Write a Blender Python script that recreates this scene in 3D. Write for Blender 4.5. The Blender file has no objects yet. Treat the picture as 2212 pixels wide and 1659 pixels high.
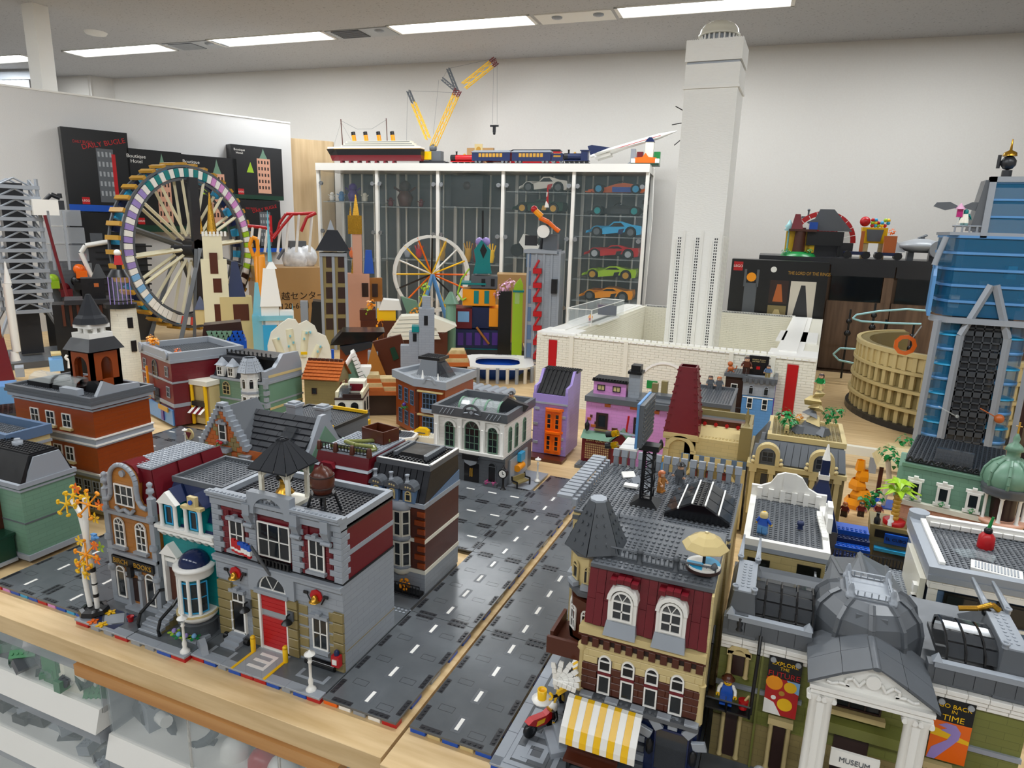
import bpy, math, random
from math import pi, sin, cos, radians as R_
from mathutils import Vector, Matrix
random.seed(7)
SC = bpy.context.scene
COL = SC.collection
K = 0.01                                  # everything below is written in centimetres
W_, H_, F_ = 2212.0,1659.0,1447.13
CAM = Vector((57.68,-69.71,69.13))
YAW, PITCH, ROLL = -0.387198,0.2308745,0.0296253
_f = Vector((sin(YAW)*cos(PITCH), cos(YAW)*cos(PITCH),-sin(PITCH)))
_r = Vector((cos(YAW),-sin(YAW),0)); _u = _r.cross(_f)
_R = cos(ROLL)*_r + sin(ROLL)*_u; _U = -sin(ROLL)*_r + cos(ROLL)*_u
cam = bpy.data.cameras.new('camera'); camo = bpy.data.objects.new('camera', cam); COL.objects.link(camo)
cam.sensor_fit = 'HORIZONTAL'; cam.sensor_width = 36; cam.lens = F_/W_*36; cam.clip_start = 0.02; cam.clip_end = 60
m = Matrix.Identity(4)
for i in range(3):
    m[i][0] = _R[i]; m[i][1] = _U[i]; m[i][2] = -_f[i]; m[i][3] = CAM[i]*K
camo.matrix_world = m
SC.camera = camo
# ---------- world, exposure
w = bpy.data.worlds.new('world'); SC.world = w; w.use_nodes = True
w.node_tree.nodes['Background'].inputs[0].default_value = (0.95,0.97,1,1)
w.node_tree.nodes['Background'].inputs[1].default_value = 0.35
SC.view_settings.view_transform = 'Standard'; SC.view_settings.look = 'None'
SC.view_settings.gamma = 1; SC.view_settings.use_curve_mapping = False
SC.view_settings.exposure = 0.33
CEIL = 186.0
# ---------- measuring helpers: a sight line cut with a real plane gives a real position
def ray(px, py): return ((px-W_/2)/F_)*_R - ((py-H_/2)/F_)*_U + _f
def A(px, py, z=0.0):
    d = ray(px, py); return CAM + d*((z-CAM.z)/d.z)
def AY(px, py, Y):
    d = ray(px, py); return CAM + d*((Y-CAM.y)/d.y)
def Zat(py, X, Y):
    k = (py-H_/2)/F_; n = _U + k*_f; d = Vector((X-CAM.x, Y-CAM.y,0))
    return CAM.z - n.dot(d)/n.z
# ---------- materials
MATS = {}
def lin(h):
    h = h.lstrip('#'); c = [int(h[i:i+2],16)/255 for i in (0,2,4)]
    return tuple((x/12.92 if x <= .04045 else ((x+.055)/1.055)**2.4) for x in c)+(1,)
PAL = dict(white='eeece6', offwhite='e6e2d2', cream='e4dcbc', tan='cdb984', dktan='8a7b50', lbg='969ca4', dbg='5a5e63', black='131417',
  dkred='6a1620', red='b5141b', brown='512617', dkbrown='33201c', dkorange='8f3d10', sgreen='6c907a', olive='75793c', dkblue='14234c', medblue='5a90c6',
  lavender='9c88c8', pink='d490cc', orange='ee6a0c', yellow='f2be10', nougat='a96e30', teal='0a7f80', blue='1450b4', green='14803c', lime='9fc62a',
  gold='b98b2e', peach='d9a389', spire='43474c', sandblue='5a7392', azure='2f9fd0', brightor='f79b14', brick='b5602c', purple='4c2d86', magenta='b02070', dkgreen='123a2a',
  aqua='a8d8dc', pinklt='f0b8d8', skin='e0b090', silver='9ea2a6', darktable='2b2c30', coral='f25a50', bluey='7fb2e0', roof='26282d', cardboard='b08c5c', sandw='d7cfbf', road='4f5256')
def newmat(name):
    m = bpy.data.materials.new(name); m.use_nodes = True
    nt = m.node_tree; return m, nt, nt.nodes['Principled BSDF']
def M(key):
    """plastic of a palette colour; suffix +s = fine brick seams, +g glossier, +m matte, +t see-through"""
    if key in MATS: return MATS[key]
    base, *suf = key.split('+'); col = lin(PAL[base]) if base in PAL else lin(base)
    m, nt, b = newmat('plastic_'+key.replace('+', '_').replace('#', '')); b.inputs['Base Color'].default_value = col
    b.inputs['Roughness'].default_value = .3
    if base == 'roof': b.inputs['Roughness'].default_value = .55; b.inputs['Specular IOR Level'].default_value = .25
    if 'g' in suf: b.inputs['Roughness'].default_value = .14
    if 'm' in suf: b.inputs['Roughness'].default_value = .75
    if 'k' in suf: b.inputs['Metallic'].default_value = .8; b.inputs['Roughness'].default_value = .25
    if 't' in suf:
        b.inputs['Transmission Weight'].default_value = .75; b.inputs['Roughness'].default_value = .08; b.inputs['IOR'].default_value = 1.2
    if 's' in suf:
        tc = nt.nodes.new('ShaderNodeTexCoord'); sp = nt.nodes.new('ShaderNodeSeparateXYZ'); cb = nt.nodes.new('ShaderNodeCombineXYZ')
        ad = nt.nodes.new('ShaderNodeMath'); ad.operation = 'ADD'
        nt.links.new(tc.outputs['Object'], sp.inputs[0]); nt.links.new(sp.outputs[0], ad.inputs[0]); nt.links.new(sp.outputs[1], ad.inputs[1])
        nt.links.new(ad.outputs[0], cb.inputs[0]); nt.links.new(sp.outputs[2], cb.inputs[1])
        br = nt.nodes.new('ShaderNodeTexBrick'); nt.links.new(cb.outputs[0], br.inputs['Vector'])
        br.inputs['Scale'].default_value = 100; br.inputs['Brick Width'].default_value = 3.2; br.inputs['Row Height'].default_value = .96
        br.inputs['Mortar Size'].default_value = .035; br.inputs['Mortar Smooth'].default_value = .2; br.inputs['Bias'].default_value = -.2
        br.inputs['Color1'].default_value = col; br.inputs['Color2'].default_value = tuple(c*.93 for c in col[:3])+(1,)
        br.inputs['Mortar'].default_value = tuple(c*.72 for c in col[:3])+(1,)
        nt.links.new(br.outputs['Color'], b.inputs['Base Color'])
        bp = nt.nodes.new('ShaderNodeBump'); bp.inputs['Strength'].default_value = .35; bp.inputs['Distance'].default_value = .0006; bp.invert = True
        nt.links.new(br.outputs['Fac'], bp.inputs['Height']); nt.links.new(bp.outputs[0], b.inputs['Normal'])
    elif 't' not in suf:
        tc = nt.nodes.new('ShaderNodeTexCoord'); n = nt.nodes.new('ShaderNodeTexNoise'); n.inputs['Scale'].default_value = 60
        mp = nt.nodes.new('ShaderNodeMapRange'); mp.inputs[3].default_value = b.inputs['Roughness'].default_value-.06; mp.inputs[4].default_value = b.inputs['Roughness'].default_value+.1
        nt.links.new(tc.outputs['Object'], n.inputs['Vector']); nt.links.new(n.outputs[0], mp.inputs[0]); nt.links.new(mp.outputs[0], b.inputs['Roughness'])
    MATS[key] = m; return m
def glassmat(name, col, rough=.05, alpha=.35, metal=0):
    m, nt, b = newmat(name); b.inputs['Base Color'].default_value = lin(col); b.inputs['Roughness'].default_value = rough
    b.inputs['Alpha'].default_value = alpha; b.inputs['Specular IOR Level'].default_value = .6
    MATS[name] = m; return m
glassmat('pane_dark', '23282c',.08,.82); glassmat('pane_clear', 'c8d4d6',.04,.16); glassmat('cab_glass', '8fa2a4',.03,.07)
glassmat('bin', 'b9bec4',.3,.42); glassmat('blueglass', '1f6a94',.06,.62); glassmat('ice', '7cc8dc',.1,.72); glassmat('acryl', 'e4ecec',.04,.22)
glassmat('smoke', '3d4044',.06,.7); glassmat('wrap', 'd8dcdd',.12,.3); glassmat('amber', 'e0661c',.08,.8)
def em(name, col, s):
    m, nt, b = newmat(name); b.inputs['Base Color'].default_value = lin(col); b.inputs['Emission Color'].default_value = lin(col); b.inputs['Emission Strength'].default_value = s
    MATS[name] = m; return m
def noisy(name, c1, c2, scale, rough=.6, stretch=(1,1,1), bump=0, detail=4, wave=False, ramp=(.35,.65)):
    m, nt, b = newmat(name); tc = nt.nodes.new('ShaderNodeTexCoord'); mp = nt.nodes.new('ShaderNodeMapping'); mp.inputs['Scale'].default_value = stretch
    nt.links.new(tc.outputs['Object'], mp.inputs[0])
    if wave:
        n = nt.nodes.new('ShaderNodeTexWave'); n.inputs['Scale'].default_value = scale; n.inputs['Distortion'].default_value = 5; n.inputs['Detail'].default_value = 3; n.inputs['Detail Scale'].default_value = .6
        n.bands_direction = 'Y'
    else:
        n = nt.nodes.new('ShaderNodeTexNoise'); n.inputs['Scale'].default_value = scale; n.inputs['Detail'].default_value = detail
    nt.links.new(mp.outputs[0], n.inputs['Vector'])
    r = nt.nodes.new('ShaderNodeValToRGB'); r.color_ramp.elements[0].color = lin(c1); r.color_ramp.elements[1].color = lin(c2)
    r.color_ramp.elements[0].position, r.color_ramp.elements[1].position = ramp
    nt.links.new(n.outputs[1] if wave else n.outputs[0], r.inputs[0]); nt.links.new(r.outputs[0], b.inputs['Base Color'])
    b.inputs['Roughness'].default_value = rough
    if bump:
        bp = nt.nodes.new('ShaderNodeBump'); bp.inputs['Strength'].default_value = bump; bp.inputs['Distance'].default_value = .003
        nt.links.new(n.outputs[1] if wave else n.outputs[0], bp.inputs['Height']); nt.links.new(bp.outputs[0], b.inputs['Normal'])
    MATS[name] = m; return m
noisy('ceiling', '8c8c8e', 'bbbbbc',90,.9, ramp=(.28,.4)); noisy('wallpaper', 'd2cec8', 'd4d1cb',120,.85, bump=.05)
noisy('partition', 'd2d1cf', 'dcdbda',260,.7,(1,1,3),.25)
noisy('pine', 'c9a876', 'e2c596',7,.45,(.9,9,9),.03, ramp=(.3,.7)); noisy('pine_edge', 'b9824a', 'cf9c62',4,.5,(.6,12,12),.05, wave=False)
noisy('pineboard', 'bfa27a', 'd9bf96',3,.5,(6,6,.5),.03); noisy('walnut', '5b4636', '7a604b',5,.55,(9,9,.6),.05)
noisy('floor_vinyl', '8a8580', '9c9791',20,.5); noisy('darkjunk', '111317', '2b2d33',30,.5); noisy('greenjunk', '0f4a30', '2c6e50',22,.5)
noisy('roadmat', '575b5f', '616569',16,.22); noisy('sherry', 'bda46f', 'd5c08e',30,.4)
noisy('bag', 'c4c6c8', 'e8eaec',25,.25, bump=.6)
# ---------- mesh builder (centimetres)
class MB:
    def __init__(s, fn=None): s.v = []; s.f = []; s.sm = []; s.fn = fn
    def add(s, vs, fs, smooth=False):
        n = len(s.v); fn = s.fn
        s.v += [fn(*p) for p in vs] if fn else vs
        s.f += [tuple(i+n for i in f) for f in fs]; s.sm += [smooth]*len(fs); return s
    def box(s, x0, x1, y0, y1, z0, z1):
        if x0 > x1: x0, x1 = x1, x0
        if y0 > y1: y0, y1 = y1, y0
        if z0 > z1: z0, z1 = z1, z0
        return s.add([(x0,y0,z0),(x1,y0,z0),(x1,y1,z0),(x0,y1,z0),(x0,y0,z1),(x1,y0,z1),(x1,y1,z1),(x0,y1,z1)],
            [(0,3,2,1),(4,5,6,7),(0,1,5,4),(1,2,6,5),(2,3,7,6),(3,0,4,7)])
    def cb(s, cx, cy, cz, w, d, h): return s.box(cx-w/2, cx+w/2, cy-d/2, cy+d/2, cz, cz+h)
    def tb(s, b, t, z0, z1):
        """frustum: b,t = (x0,x1,y0,y1) bottom and top rectangles"""
        return s.add([(b[0],b[2],z0),(b[1],b[2],z0),(b[1],b[3],z0),(b[0],b[3],z0),(t[0],t[2],z1),(t[1],t[2],z1),(t[1],t[3],z1),(t[0],t[3],z1)],
            [(0,3,2,1),(4,5,6,7),(0,1,5,4),(1,2,6,5),(2,3,7,6),(3,0,4,7)])
    def ch(s, x0, x1, y0, y1, z0, z1, c=.08):
        """box with chamfered rims on the front (-y) and top"""
        s.add([(x0+c,y0,z0+c),(x1-c,y0,z0+c),(x1-c,y0,z1-c),(x0+c,y0,z1-c),(x0,y0+c,z0),(x1,y0+c,z0),(x1,y0+c,z1),(x0,y0+c,z1),(x0,y1,z0),(x1,y1,z0),(x1,y1,z1),(x0,y1,z1)],
            [(0,1,2,3),(0,4,5,1),(1,5,6,2),(2,6,7,3),(3,7,4,0),(4,8,9,5),(5,9,10,6),(6,10,11,7),(7,11,8,4),(8,11,10,9)]); return s
    def cyl(s, p0, p1, r0, r1=None, n=10, cap=True, smooth=True):
        r1 = r0 if r1 is None else r1; p0 = Vector(p0); p1 = Vector(p1); d = (p1-p0)
        if d.length < 1e-6: return s
        d.normalize(); a = Vector((1,0,0)) if abs(d.x) < .8 else Vector((0,1,0)); u = d.cross(a).normalized(); v = d.cross(u)
        vs = []
        for p, r in ((p0, r0),(p1, r1)):
            vs += [tuple(p+u*(r*cos(2*pi*i/n))+v*(r*sin(2*pi*i/n))) for i in range(n)]
        s.add(vs, [(i,(i+1) % n, n+(i+1) % n, n+i) for i in range(n)], smooth)
        if cap: s.add(vs[:n], [tuple(range(n-1,-1,-1))]); s.add(vs[n:], [tuple(range(n))])
        return s
    def bar(s, p0, p1, w=.4): return s.cyl(p0, p1, w*.6, n=4, smooth=False)
    def path(s, pts, r, n=6):
        for a, b in zip(pts, pts[1:]): s.cyl(a, b, r, n=n)
        return s
    def lathe(s, c, prof, n=16, smooth=True, a0=0, a1=2*pi):
        full = abs(a1-a0-2*pi) < 1e-6; k = n if full else n+1
        vs = [(c[0]+r*cos(a0+(a1-a0)*i/n), c[1]+r*sin(a0+(a1-a0)*i/n), c[2]+z) for r, z in prof for i in range(k)]
        fs = [(j*k+i, j*k+(i+1) % k,(j+1)*k+(i+1) % k,(j+1)*k+i) for j in range(len(prof)-1) for i in range(n)]
        s.add(vs, fs, smooth)
        if prof[-1][0] > .01 and full: s.add(vs[-k:], [tuple(range(k))])
        if prof[0][0] > .01 and full: s.add(vs[:k], [tuple(range(k-1,-1,-1))])
        return s
    def sph(s, c, r, n=12, m=7, sz=1, hemi=False):
        r = r if isinstance(r,(int, float)) else r
        a = 0 if hemi else -pi/2
        return s.lathe(c, [(max(r*cos(a+(pi/2-a)*j/m),.001), r*sz*sin(a+(pi/2-a)*j/m)) for j in range(m+1)], n)
    def pr(s, poly, y0, y1):
        """polygon in x,z pushed from y0 to y1 (counter-clockwise seen from -y)"""
        n = len(poly); vs = [(x, y0, z) for x, z in poly]+[(x, y1, z) for x, z in poly]
        return s.add(vs, [tuple(range(n)), tuple(range(2*n-1, n-1,-1))]+[(i, n+i, n+(i+1) % n,(i+1) % n) for i in range(n)])
    def prx(s, poly, x0, x1):
        n = len(poly); vs = [(x0, y, z) for y, z in poly]+[(x1, y, z) for y, z in poly]
        return s.add(vs, [tuple(range(n-1,-1,-1)), tuple(range(n,2*n))]+[(i,(i+1) % n, n+(i+1) % n, n+i) for i in range(n)])
    def prz(s, poly, z0, z1):
        n = len(poly); vs = [(x, y, z0) for x, y in poly]+[(x, y, z1) for x, y in poly]
        return s.add(vs, [tuple(range(n-1,-1,-1)), tuple(range(n,2*n))]+[(i,(i+1) % n, n+(i+1) % n, n+i) for i in range(n)])
    def studs(s, x0, x1, y0, y1, z, p=.8, r=.24, h=.18, n=8):
        nx = int((x1-x0)/p+.05); ny = int((y1-y0)/p+.05); ox = x0+((x1-x0)-nx*p)/2+p/2; oy = y0+((y1-y0)-ny*p)/2+p/2
        cs = [(cos(2*pi*i/n)*r, sin(2*pi*i/n)*r) for i in range(n)]
        fs = [(i,(i+1) % n, n+(i+1) % n, n+i) for i in range(n)]+[tuple(range(n,2*n))]
        for a in range(nx):
            for b in range(ny):
                x = ox+a*p; y = oy+b*p
                s.add([(x+c, y+d, z) for c, d in cs]+[(x+c, y+d, z+h) for c, d in cs], fs)
        return s
    def ringw(s, c, ro, ri, y0, y1, n=24, a0=0, a1=2*pi):
        """flat ring in the x,z plane with thickness in y"""
        for i in range(n):
            a = a0+(a1-a0)*i/n; b = a0+(a1-a0)*(i+1)/n
            q = [(c[0]+ro*cos(a), c[1]+ro*sin(a)),(c[0]+ro*cos(b), c[1]+ro*sin(b)),(c[0]+ri*cos(b), c[1]+ri*sin(b)),(c[0]+ri*cos(a), c[1]+ri*sin(a))]
            s.pr(q[::-1], y0, y1)
        return s
    def mesh(s, name, mat):
        me = bpy.data.meshes.new(name); me.from_pydata([(x*K, y*K, z*K) for x, y, z in s.v], [], s.f)
        me.polygons.foreach_set('use_smooth', s.sm); me.materials.append(M(mat) if mat not in MATS else MATS[mat]); me.update(); return me
def FR(y): return lambda u, v, d: (u, y-d, v)          # front face (towards -y) at local y
def RT(x): return lambda u, v, d: (x+d, u, v)          # right face (towards +x) at local x
def LF(x): return lambda u, v, d: (x-d,-u, v)
def setp(o, label=None, cat=None, group=None, kind=None):
    if label: o['label'] = label
    if cat: o['category'] = cat
    if group: o['group'] = group
    if kind: o['kind'] = kind
    return o
class T:
    def __init__(s, name, label, cat, x, y, z=0, rot=0, group=None, kind=None):
        e = s.e = bpy.data.objects.new(name, None); COL.objects.link(e); e.empty_display_size = .02
        s.o = Vector((x, y, z)); s.rot = R_(rot); e.location = s.o*K; e.rotation_euler = (0,0, s.rot)
        setp(e, label, cat, group, kind); s.Ri = Matrix.Rotation(-s.rot,3, 'Z'); s.c = s.Ri @ (CAM-s.o)
    def q(s, name, mb, mat, parent=None, label=None, stuff=False, kind=None):
        o = bpy.data.objects.new(name, mb.mesh(name, mat)); COL.objects.link(o); o.parent = parent or s.e
        if label: o['label'] = label
        if stuff: o['kind'] = 'stuff'
        return o
    def box(s, name, mat, *b, parent=None, label=None):
        m = MB()
        for i in range(0, len(b),6): m.box(*b[i:i+6])
        return s.q(name, m, mat, parent, label)
    def piece(s, name, me, loc, rz=0, parent=None, scale=None):
        o = bpy.data.objects.new(name, me); COL.objects.link(o); o.parent = parent or s.e
        o.location = Vector(loc)*K; o.rotation_euler = (0,0, rz)
        if scale: o.scale = scale
        return o
    def P(s, px, py, yl=0):
        d = s.Ri @ ray(px, py); q = s.c + d*((yl-s.c.y)/d.y); return q.x, q.z
    def PX(s, px, py, xl=0):
        d = s.Ri @ ray(px, py); q = s.c + d*((xl-s.c.x)/d.x); return q.y, q.z
    def PZ(s, px, py, zl=0):
        d = s.Ri @ ray(px, py); q = s.c + d*((zl-s.c.z)/d.z); return q.x, q.y
    def copy(s, x, y, z=None, rot=None, label=None, name=None):
        """copy of the thing, its parts and their sub-parts"""
        n = T.__new__(T); n.e = s.e.copy(); COL.objects.link(n.e)
        n.o = Vector((x, y, s.o.z if z is None else z)); n.rot = s.rot if rot is None else R_(rot)
        n.e.location = n.o*K; n.e.rotation_euler = (0,0, n.rot)
        if label: n.e['label'] = label
        n.Ri = Matrix.Rotation(-n.rot,3, 'Z'); n.c = n.Ri @ (CAM-n.o)
        for ch in list(s.e.children):
            c = ch.copy(); COL.objects.link(c); c.parent = n.e
            for g in list(ch.children):
                d = g.copy(); COL.objects.link(d); d.parent = c
        return n
def single(name, mb, mat, label, cat, x, y, z=0, rot=0, group=None, kind=None):
    o = bpy.data.objects.new(name, mb.mesh(name, mat)); COL.objects.link(o); o.location = (x*K, y*K, z*K); o.rotation_euler = (0,0, R_(rot))
    setp(o, label, cat, group, kind); return o
_bc = {}
def brickmesh(w, h, d, mat, studs=0):
    k = (round(w,3), round(h,3), round(d,3), mat, studs)
    if k not in _bc:
        m = MB(); m.ch(-w/2, w/2,0, d,0, h, min(.07, h*.12))
        if studs:
            m.studs(-w/2, w/2,0, d, h, n=6)
        _bc[k] = m.mesh('brick', mat)
    return _bc[k]
def text(t, body, size, loc, mat, rot=(90,0,0), ext=.04, name='lettering', align='CENTER', parent=None, sx=1):
    cu = bpy.data.curves.new(name, 'FONT'); cu.body = body; cu.size = size*K; cu.extrude = ext*K; cu.align_x = align; cu.align_y = 'CENTER'
    cu.materials.append(M(mat) if mat not in MATS else MATS[mat]); cu.resolution_u = 3; o = bpy.data.objects.new(name, cu); COL.objects.link(o)
    o.parent = parent or t.e; o.location = Vector(loc)*K; o.rotation_euler = tuple(R_(a) for a in rot); o.scale = (sx,1,1); return o
# ---------- shared building pieces
def win(t, x, z, w, h, fn, cols=2, rows=2, fm='white', glass='pane_dark', arch=False, fr=.22, name='window', sill=None, depth=.25, split=.5, hood=None):
    """window centred on (x) with sill height z; fn maps (u,v,outward)"""
    m = MB(fn); x0, x1, z1 = x-w/2, x+w/2, z+h
    m.box(x0, x0+fr, z, z1,0, depth); m.box(x1-fr, x1, z, z1,0, depth); m.box(x0+fr, x1-fr, z, z+fr,0, depth)
    if not arch: m.box(x0+fr, x1-fr, z1-fr, z1,0, depth)
    for i in range(1, cols):
        u = x0+w*i/cols; m.box(u-fr*.35, u+fr*.35, z+fr, z1-fr*.5,.02, depth*.8)
    for j in range(1, rows):
        v = z+h*j/rows; m.box(x0+fr, x1-fr, v-fr*.35, v+fr*.35,.02, depth*.8)
    g = MB(fn); g.box(x0+.05, x1-.05, z+.05, z1-.05,.01,.1)
    if arch:
        n = 10; ro = w/2; ri = w/2-fr
        for i in range(n):
            a, b = pi*i/n, pi*(i+1)/n
            q = [(x+ri*cos(a), z1+ri*sin(a)),(x+ro*cos(a), z1+ro*sin(a)),(x+ro*cos(b), z1+ro*sin(b)),(x+ri*cos(b), z1+ri*sin(b))]
            m.add([(u, v,0) for u, v in q]+[(u, v, depth) for u, v in q], [(3,2,1,0),(4,5,6,7),(0,1,5,4),(1,2,6,5),(2,3,7,6),(3,0,4,7)])
        m.box(x0+fr, x1-fr, z1-fr*.4, z1+fr*.3,0, depth)
        if cols > 1:
            for a in (pi/3,2*pi/3): 
                m.add([(x-.06, z1,.05),(x+.06, z1,.05),(x+.06+ri*cos(a), z1+ri*sin(a),.05),(x-.06+ri*cos(a), z1+ri*sin(a),.05),(x-.06, z1,.2),(x+.06, z1,.2),(x+.06+ri*cos(a), z1+ri*sin(a),.2),(x-.06+ri*cos(a), z1+ri*sin(a),.2)], [(4,5,6,7),(0,1,5,4),(1,2,6,5),(2,3,7,6),(3,0,4,7)])
        pts = [(x+ri*cos(pi*i/n), z1+ri*sin(pi*i/n)) for i in range(n+1)]
        g.add([(u, v,.08) for u, v in pts], [tuple(range(n+1))])
    o = t.q(name, m, fm); t.q('pane', g, glass, parent=o)
    if sill: t.q('window_sill', MB(fn).box(x0-.35, x1+.35, z-.5, z,0,.75), sill)
    if hood: t.q('window_hood', MB(fn).box(x0-.3, x1+.3, z1, z1+.55,0,.6).box(x-.4, x+.4, z1+.5, z1+1.0,0,.75), hood)
    return o
def rim(t, x0, x1, y0, y1, z0, z1, wd, mat, name='parapet', side='frbl'):
    m = MB()
    if 'f' in side: m.box(x0, x1, y0, y0+wd, z0, z1)
    if 'b' in side: m.box(x0, x1, y1-wd, y1, z0, z1)
    if 'l' in side: m.box(x0, x0+wd, y0+wd, y1-wd, z0, z1)
    if 'r' in side: m.box(x1-wd, x1, y0+wd, y1-wd, z0, z1)
    return t.q(name, m, mat)
def studplate(t, x0, x1, y0, y1, z, mat, name='roof_deck', th=.32, n=8):
    o = t.q(name, BX(x0, x1, y0, y1, z-th, z), mat)
    t.q('studs', MB().studs(x0, x1, y0, y1, z, n=n), mat, parent=o, stuff=True); return o
def courses(t, x0, x1, z0, rows, fn, mat, L=3.2, h=.96, d=.3, gap=.04, skip=(), name='brick', cut=None, off=True):
    """running-bond wall face of single bricks in fn(u,v,out)"""
    for r in range(rows):
        z = z0+r*h; u = x0-(L/2 if (r % 2 and off) else 0)
        while u < x1-.05:
            a, b = max(u, x0), min(u+L, x1)
            if cut:
                q = cut(z+h/2)
                if q: a, b = max(a, q[0]), min(b, q[1])
            ok = b-a > .25
            segs = [(a, b)] if ok else []
            for (sx0, sx1, sz0, sz1) in skip:
                if sz0 < z+h/2 < sz1:
                    ns = []
                    for p, q in segs:
                        if q <= sx0 or p >= sx1: ns.append((p, q)); continue
                        if p < sx0-.2: ns.append((p, sx0))
                        if q > sx1+.2: ns.append((sx1, q))
                    segs = ns
            for p, q in segs:
                mt = mat if isinstance(mat, str) else random.choice(mat)
                w_ = round(q-p-gap,2)
                if w_ < .2: continue
                me = brickmesh(w_, h-gap, d, mt)
                c = Vector(fn((p+q)/2, z+gap/2, d))
                # chamfered face looks along -y of the brick: turn it towards the outward direction
                o1 = Vector(fn(0,0,1))-Vector(fn(0,0,0)); rz = math.atan2(o1.y, o1.x)+pi/2
                t.piece(name, me, c, rz)
            u += L
def fence(t, p0, p1, h, n, mat, name='railing', r=.09, top=.16):
    p0, p1 = Vector(p0), Vector(p1); m = MB(); up = Vector((0,0, h))
    m.bar(p0+up, p1+up, top*1.6); m.bar(p0+up*.08, p1+up*.08, top*1.3)
    for i in range(n+1):
        q = p0.lerp(p1, i/n); m.cyl(q, q+up, r, n=5)
    return t.q(name, m, mat)
def baseplate(t, x0, x1, y0, y1, mat='roadmat', curb=True, z=0, supports=('red', 'blue', 'lbg', 'blue', 'red')):
    t.q('pavement', BX(x0, x1, y0+(1.6 if curb else 0), y1, z-.32, z), mat)
    if curb:
        n = max(2, int((x1-x0)/6.4)); L = (x1-x0)/n
        for i in range(n): t.piece('kerb_tile', brickmesh(round(L-.04,3),.34,1.58, 'lbg'),(x0+L*(i+.5), y0, z-.32))
    n = len(supports); L = (x1-x0)/n
    for i, c in enumerate(supports):
        q = L*.62 if c in ('lbg',) else L*.95
        t.piece('support_brick', brickmesh(round(q,3),.76,1.5, c),(x0+L*(i+.5), y0+.15, z-1.1))
def lamp_post(x, y, z, label, s=1.0):
    t = T('street_lamp', label, 'street lamp', x, y, z, group='toy street lamps')
    t.q('post', LA((0,0,0), [(.8*s,0),(.8*s,.25*s),(.5*s,.5*s),(.32*s,.9*s),(.4*s,1.6*s),(.22*s,2.2*s),(.22*s,4.6*s),(.38*s,4.8*s),(.25*s,5.0*s),(.3*s,5.3*s)],10), 'white')
    t.q('lantern', LA((0,0,5.3*s), [(.3*s,0),(.45*s,.5*s),(.45*s,.9*s)],10), 'pane_clear')
    t.q('cap', LA((0,0,6.1*s), [(.85*s,0),(.75*s,.2*s),(.2*s,.45*s),(.12*s,.7*s),(.01,.75*s)],12), 'white')
    return t
def figure(x, y, z, rot, label, torso='blue', legs='medblue', hair='tan', skin='yellow', hat=None, s=1.0, arms=None, dress=False, cape=None, headless=False):
    """a jointed plastic toy figure,4 cm tall, facing local -y"""
    t = T('toy_figure', label, 'toy figure', x, y, z, rot, group=None)
    lg = MB()
    if dress: lg.tb((-.8,.8,-.55,.55),(-.55,.55,-.35,.35),0,1.5)
    else:
        for sx in (-1,1): lg.box(sx*.04, sx*.76,-.35,.4,0,1.15); lg.box(sx*.04, sx*.76,-.6,.4,0,.25)
        lg.box(-.78,.78,-.32,.32,1.15,1.5)
    lg.v = [(a*s, b*s, c*s) for a, b, c in lg.v]; t.q('legs', lg, legs)
    b = MB(); b.tb((-.78,.78,-.38,.38),(-.55,.55,-.36,.36),1.5,2.75); b.v = [(p*s, q*s, r*s) for p, q, r in b.v]; t.q('torso', b, torso)
    for sx in (-1,1):
        a = MB(); a.cyl((sx*.62,0,2.6),(sx*1.0,-.1,2.05),.25,.22,8); a.cyl((sx*1.0,-.1,2.05),(sx*1.05,-.6,1.65),.22,.19,8); a.sph((sx*.66,0,2.55),.27,8,5)
        a.v = [(p*s, q*s, r*s) for p, q, r in a.v]; t.q('arm', a, arms or torso)
        h = MB(); h.ringw((sx*1.05,1.5),.24,.12,-.8,-.45,8,-pi*.35, pi*1.35); h.v = [(p*s, q*s, r*s) for p, q, r in h.v]; t.q('hand', h, skin)
    h = MB(); h.lathe((0,0,2.75), [(.3,0),(.5,.08),(.52,.25),(.52,.75),(.46,.9),(.25,.97),(.22,1.12)],14); h.v = [(p*s, q*s, r*s) for p, q, r in h.v]; hd = t.q('head', h, skin)
    f = MB()
    for sx in (-1,1): f.cb(sx*.17,-.515,3.2,.1,.04,.12)
    for k in range(-2,3): f.cb(k*.06,-.515,2.99+abs(k)*.015,.065,.04,.04)
    f.v = [(p*s, q*s, r*s) for p, q, r in f.v]; t.q('face_print', f, 'black', parent=hd)
    if hair:
        g = MB(); g.lathe((0,.06,3.15), [(.6,-.3),(.64,.1),(.6,.4),(.42,.62),(.05,.7)],12, a0=-.25, a1=pi+.25)
        g.lathe((0,.03,3.45), [(.62,0),(.58,.22),(.36,.38),(.03,.42)],12); g.v = [(p*s, q*s, r*s) for p, q, r in g.v]; t.q('hair', g, hair)
    if hat:
        g = LA((0,0,3.5), [(.85,0),(.85,.08),(.56,.12),(.5,.5),(.2,.62),(.01,.64)],14); g.v = [(p*s, q*s, r*s) for p, q, r in g.v]; t.q('hat', g, hat)
    if cape:
        g = MB(); n = 6
        for i in range(n):
            u0 = -.6+1.2*i/n; u1 = -.6+1.2*(i+1)/n
            g.add([(u0,.42,2.7),(u1,.42,2.7),(u1*1.7,.9+.1*(i % 2),.6),(u0*1.7,.9+.1*((i+1) % 2),.6),(u0,.47,2.7),(u1,.47,2.7),(u1*1.7,.96+.1*(i % 2),.6),(u0*1.7,.96+.1*((i+1) % 2),.6)], [(0,1,2,3),(7,6,5,4),(0,3,7,4),(1,5,6,2)])
        g.v = [(p*s, q*s, r*s) for p, q, r in g.v]; t.q('cape', g, cape)
    return t
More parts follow.
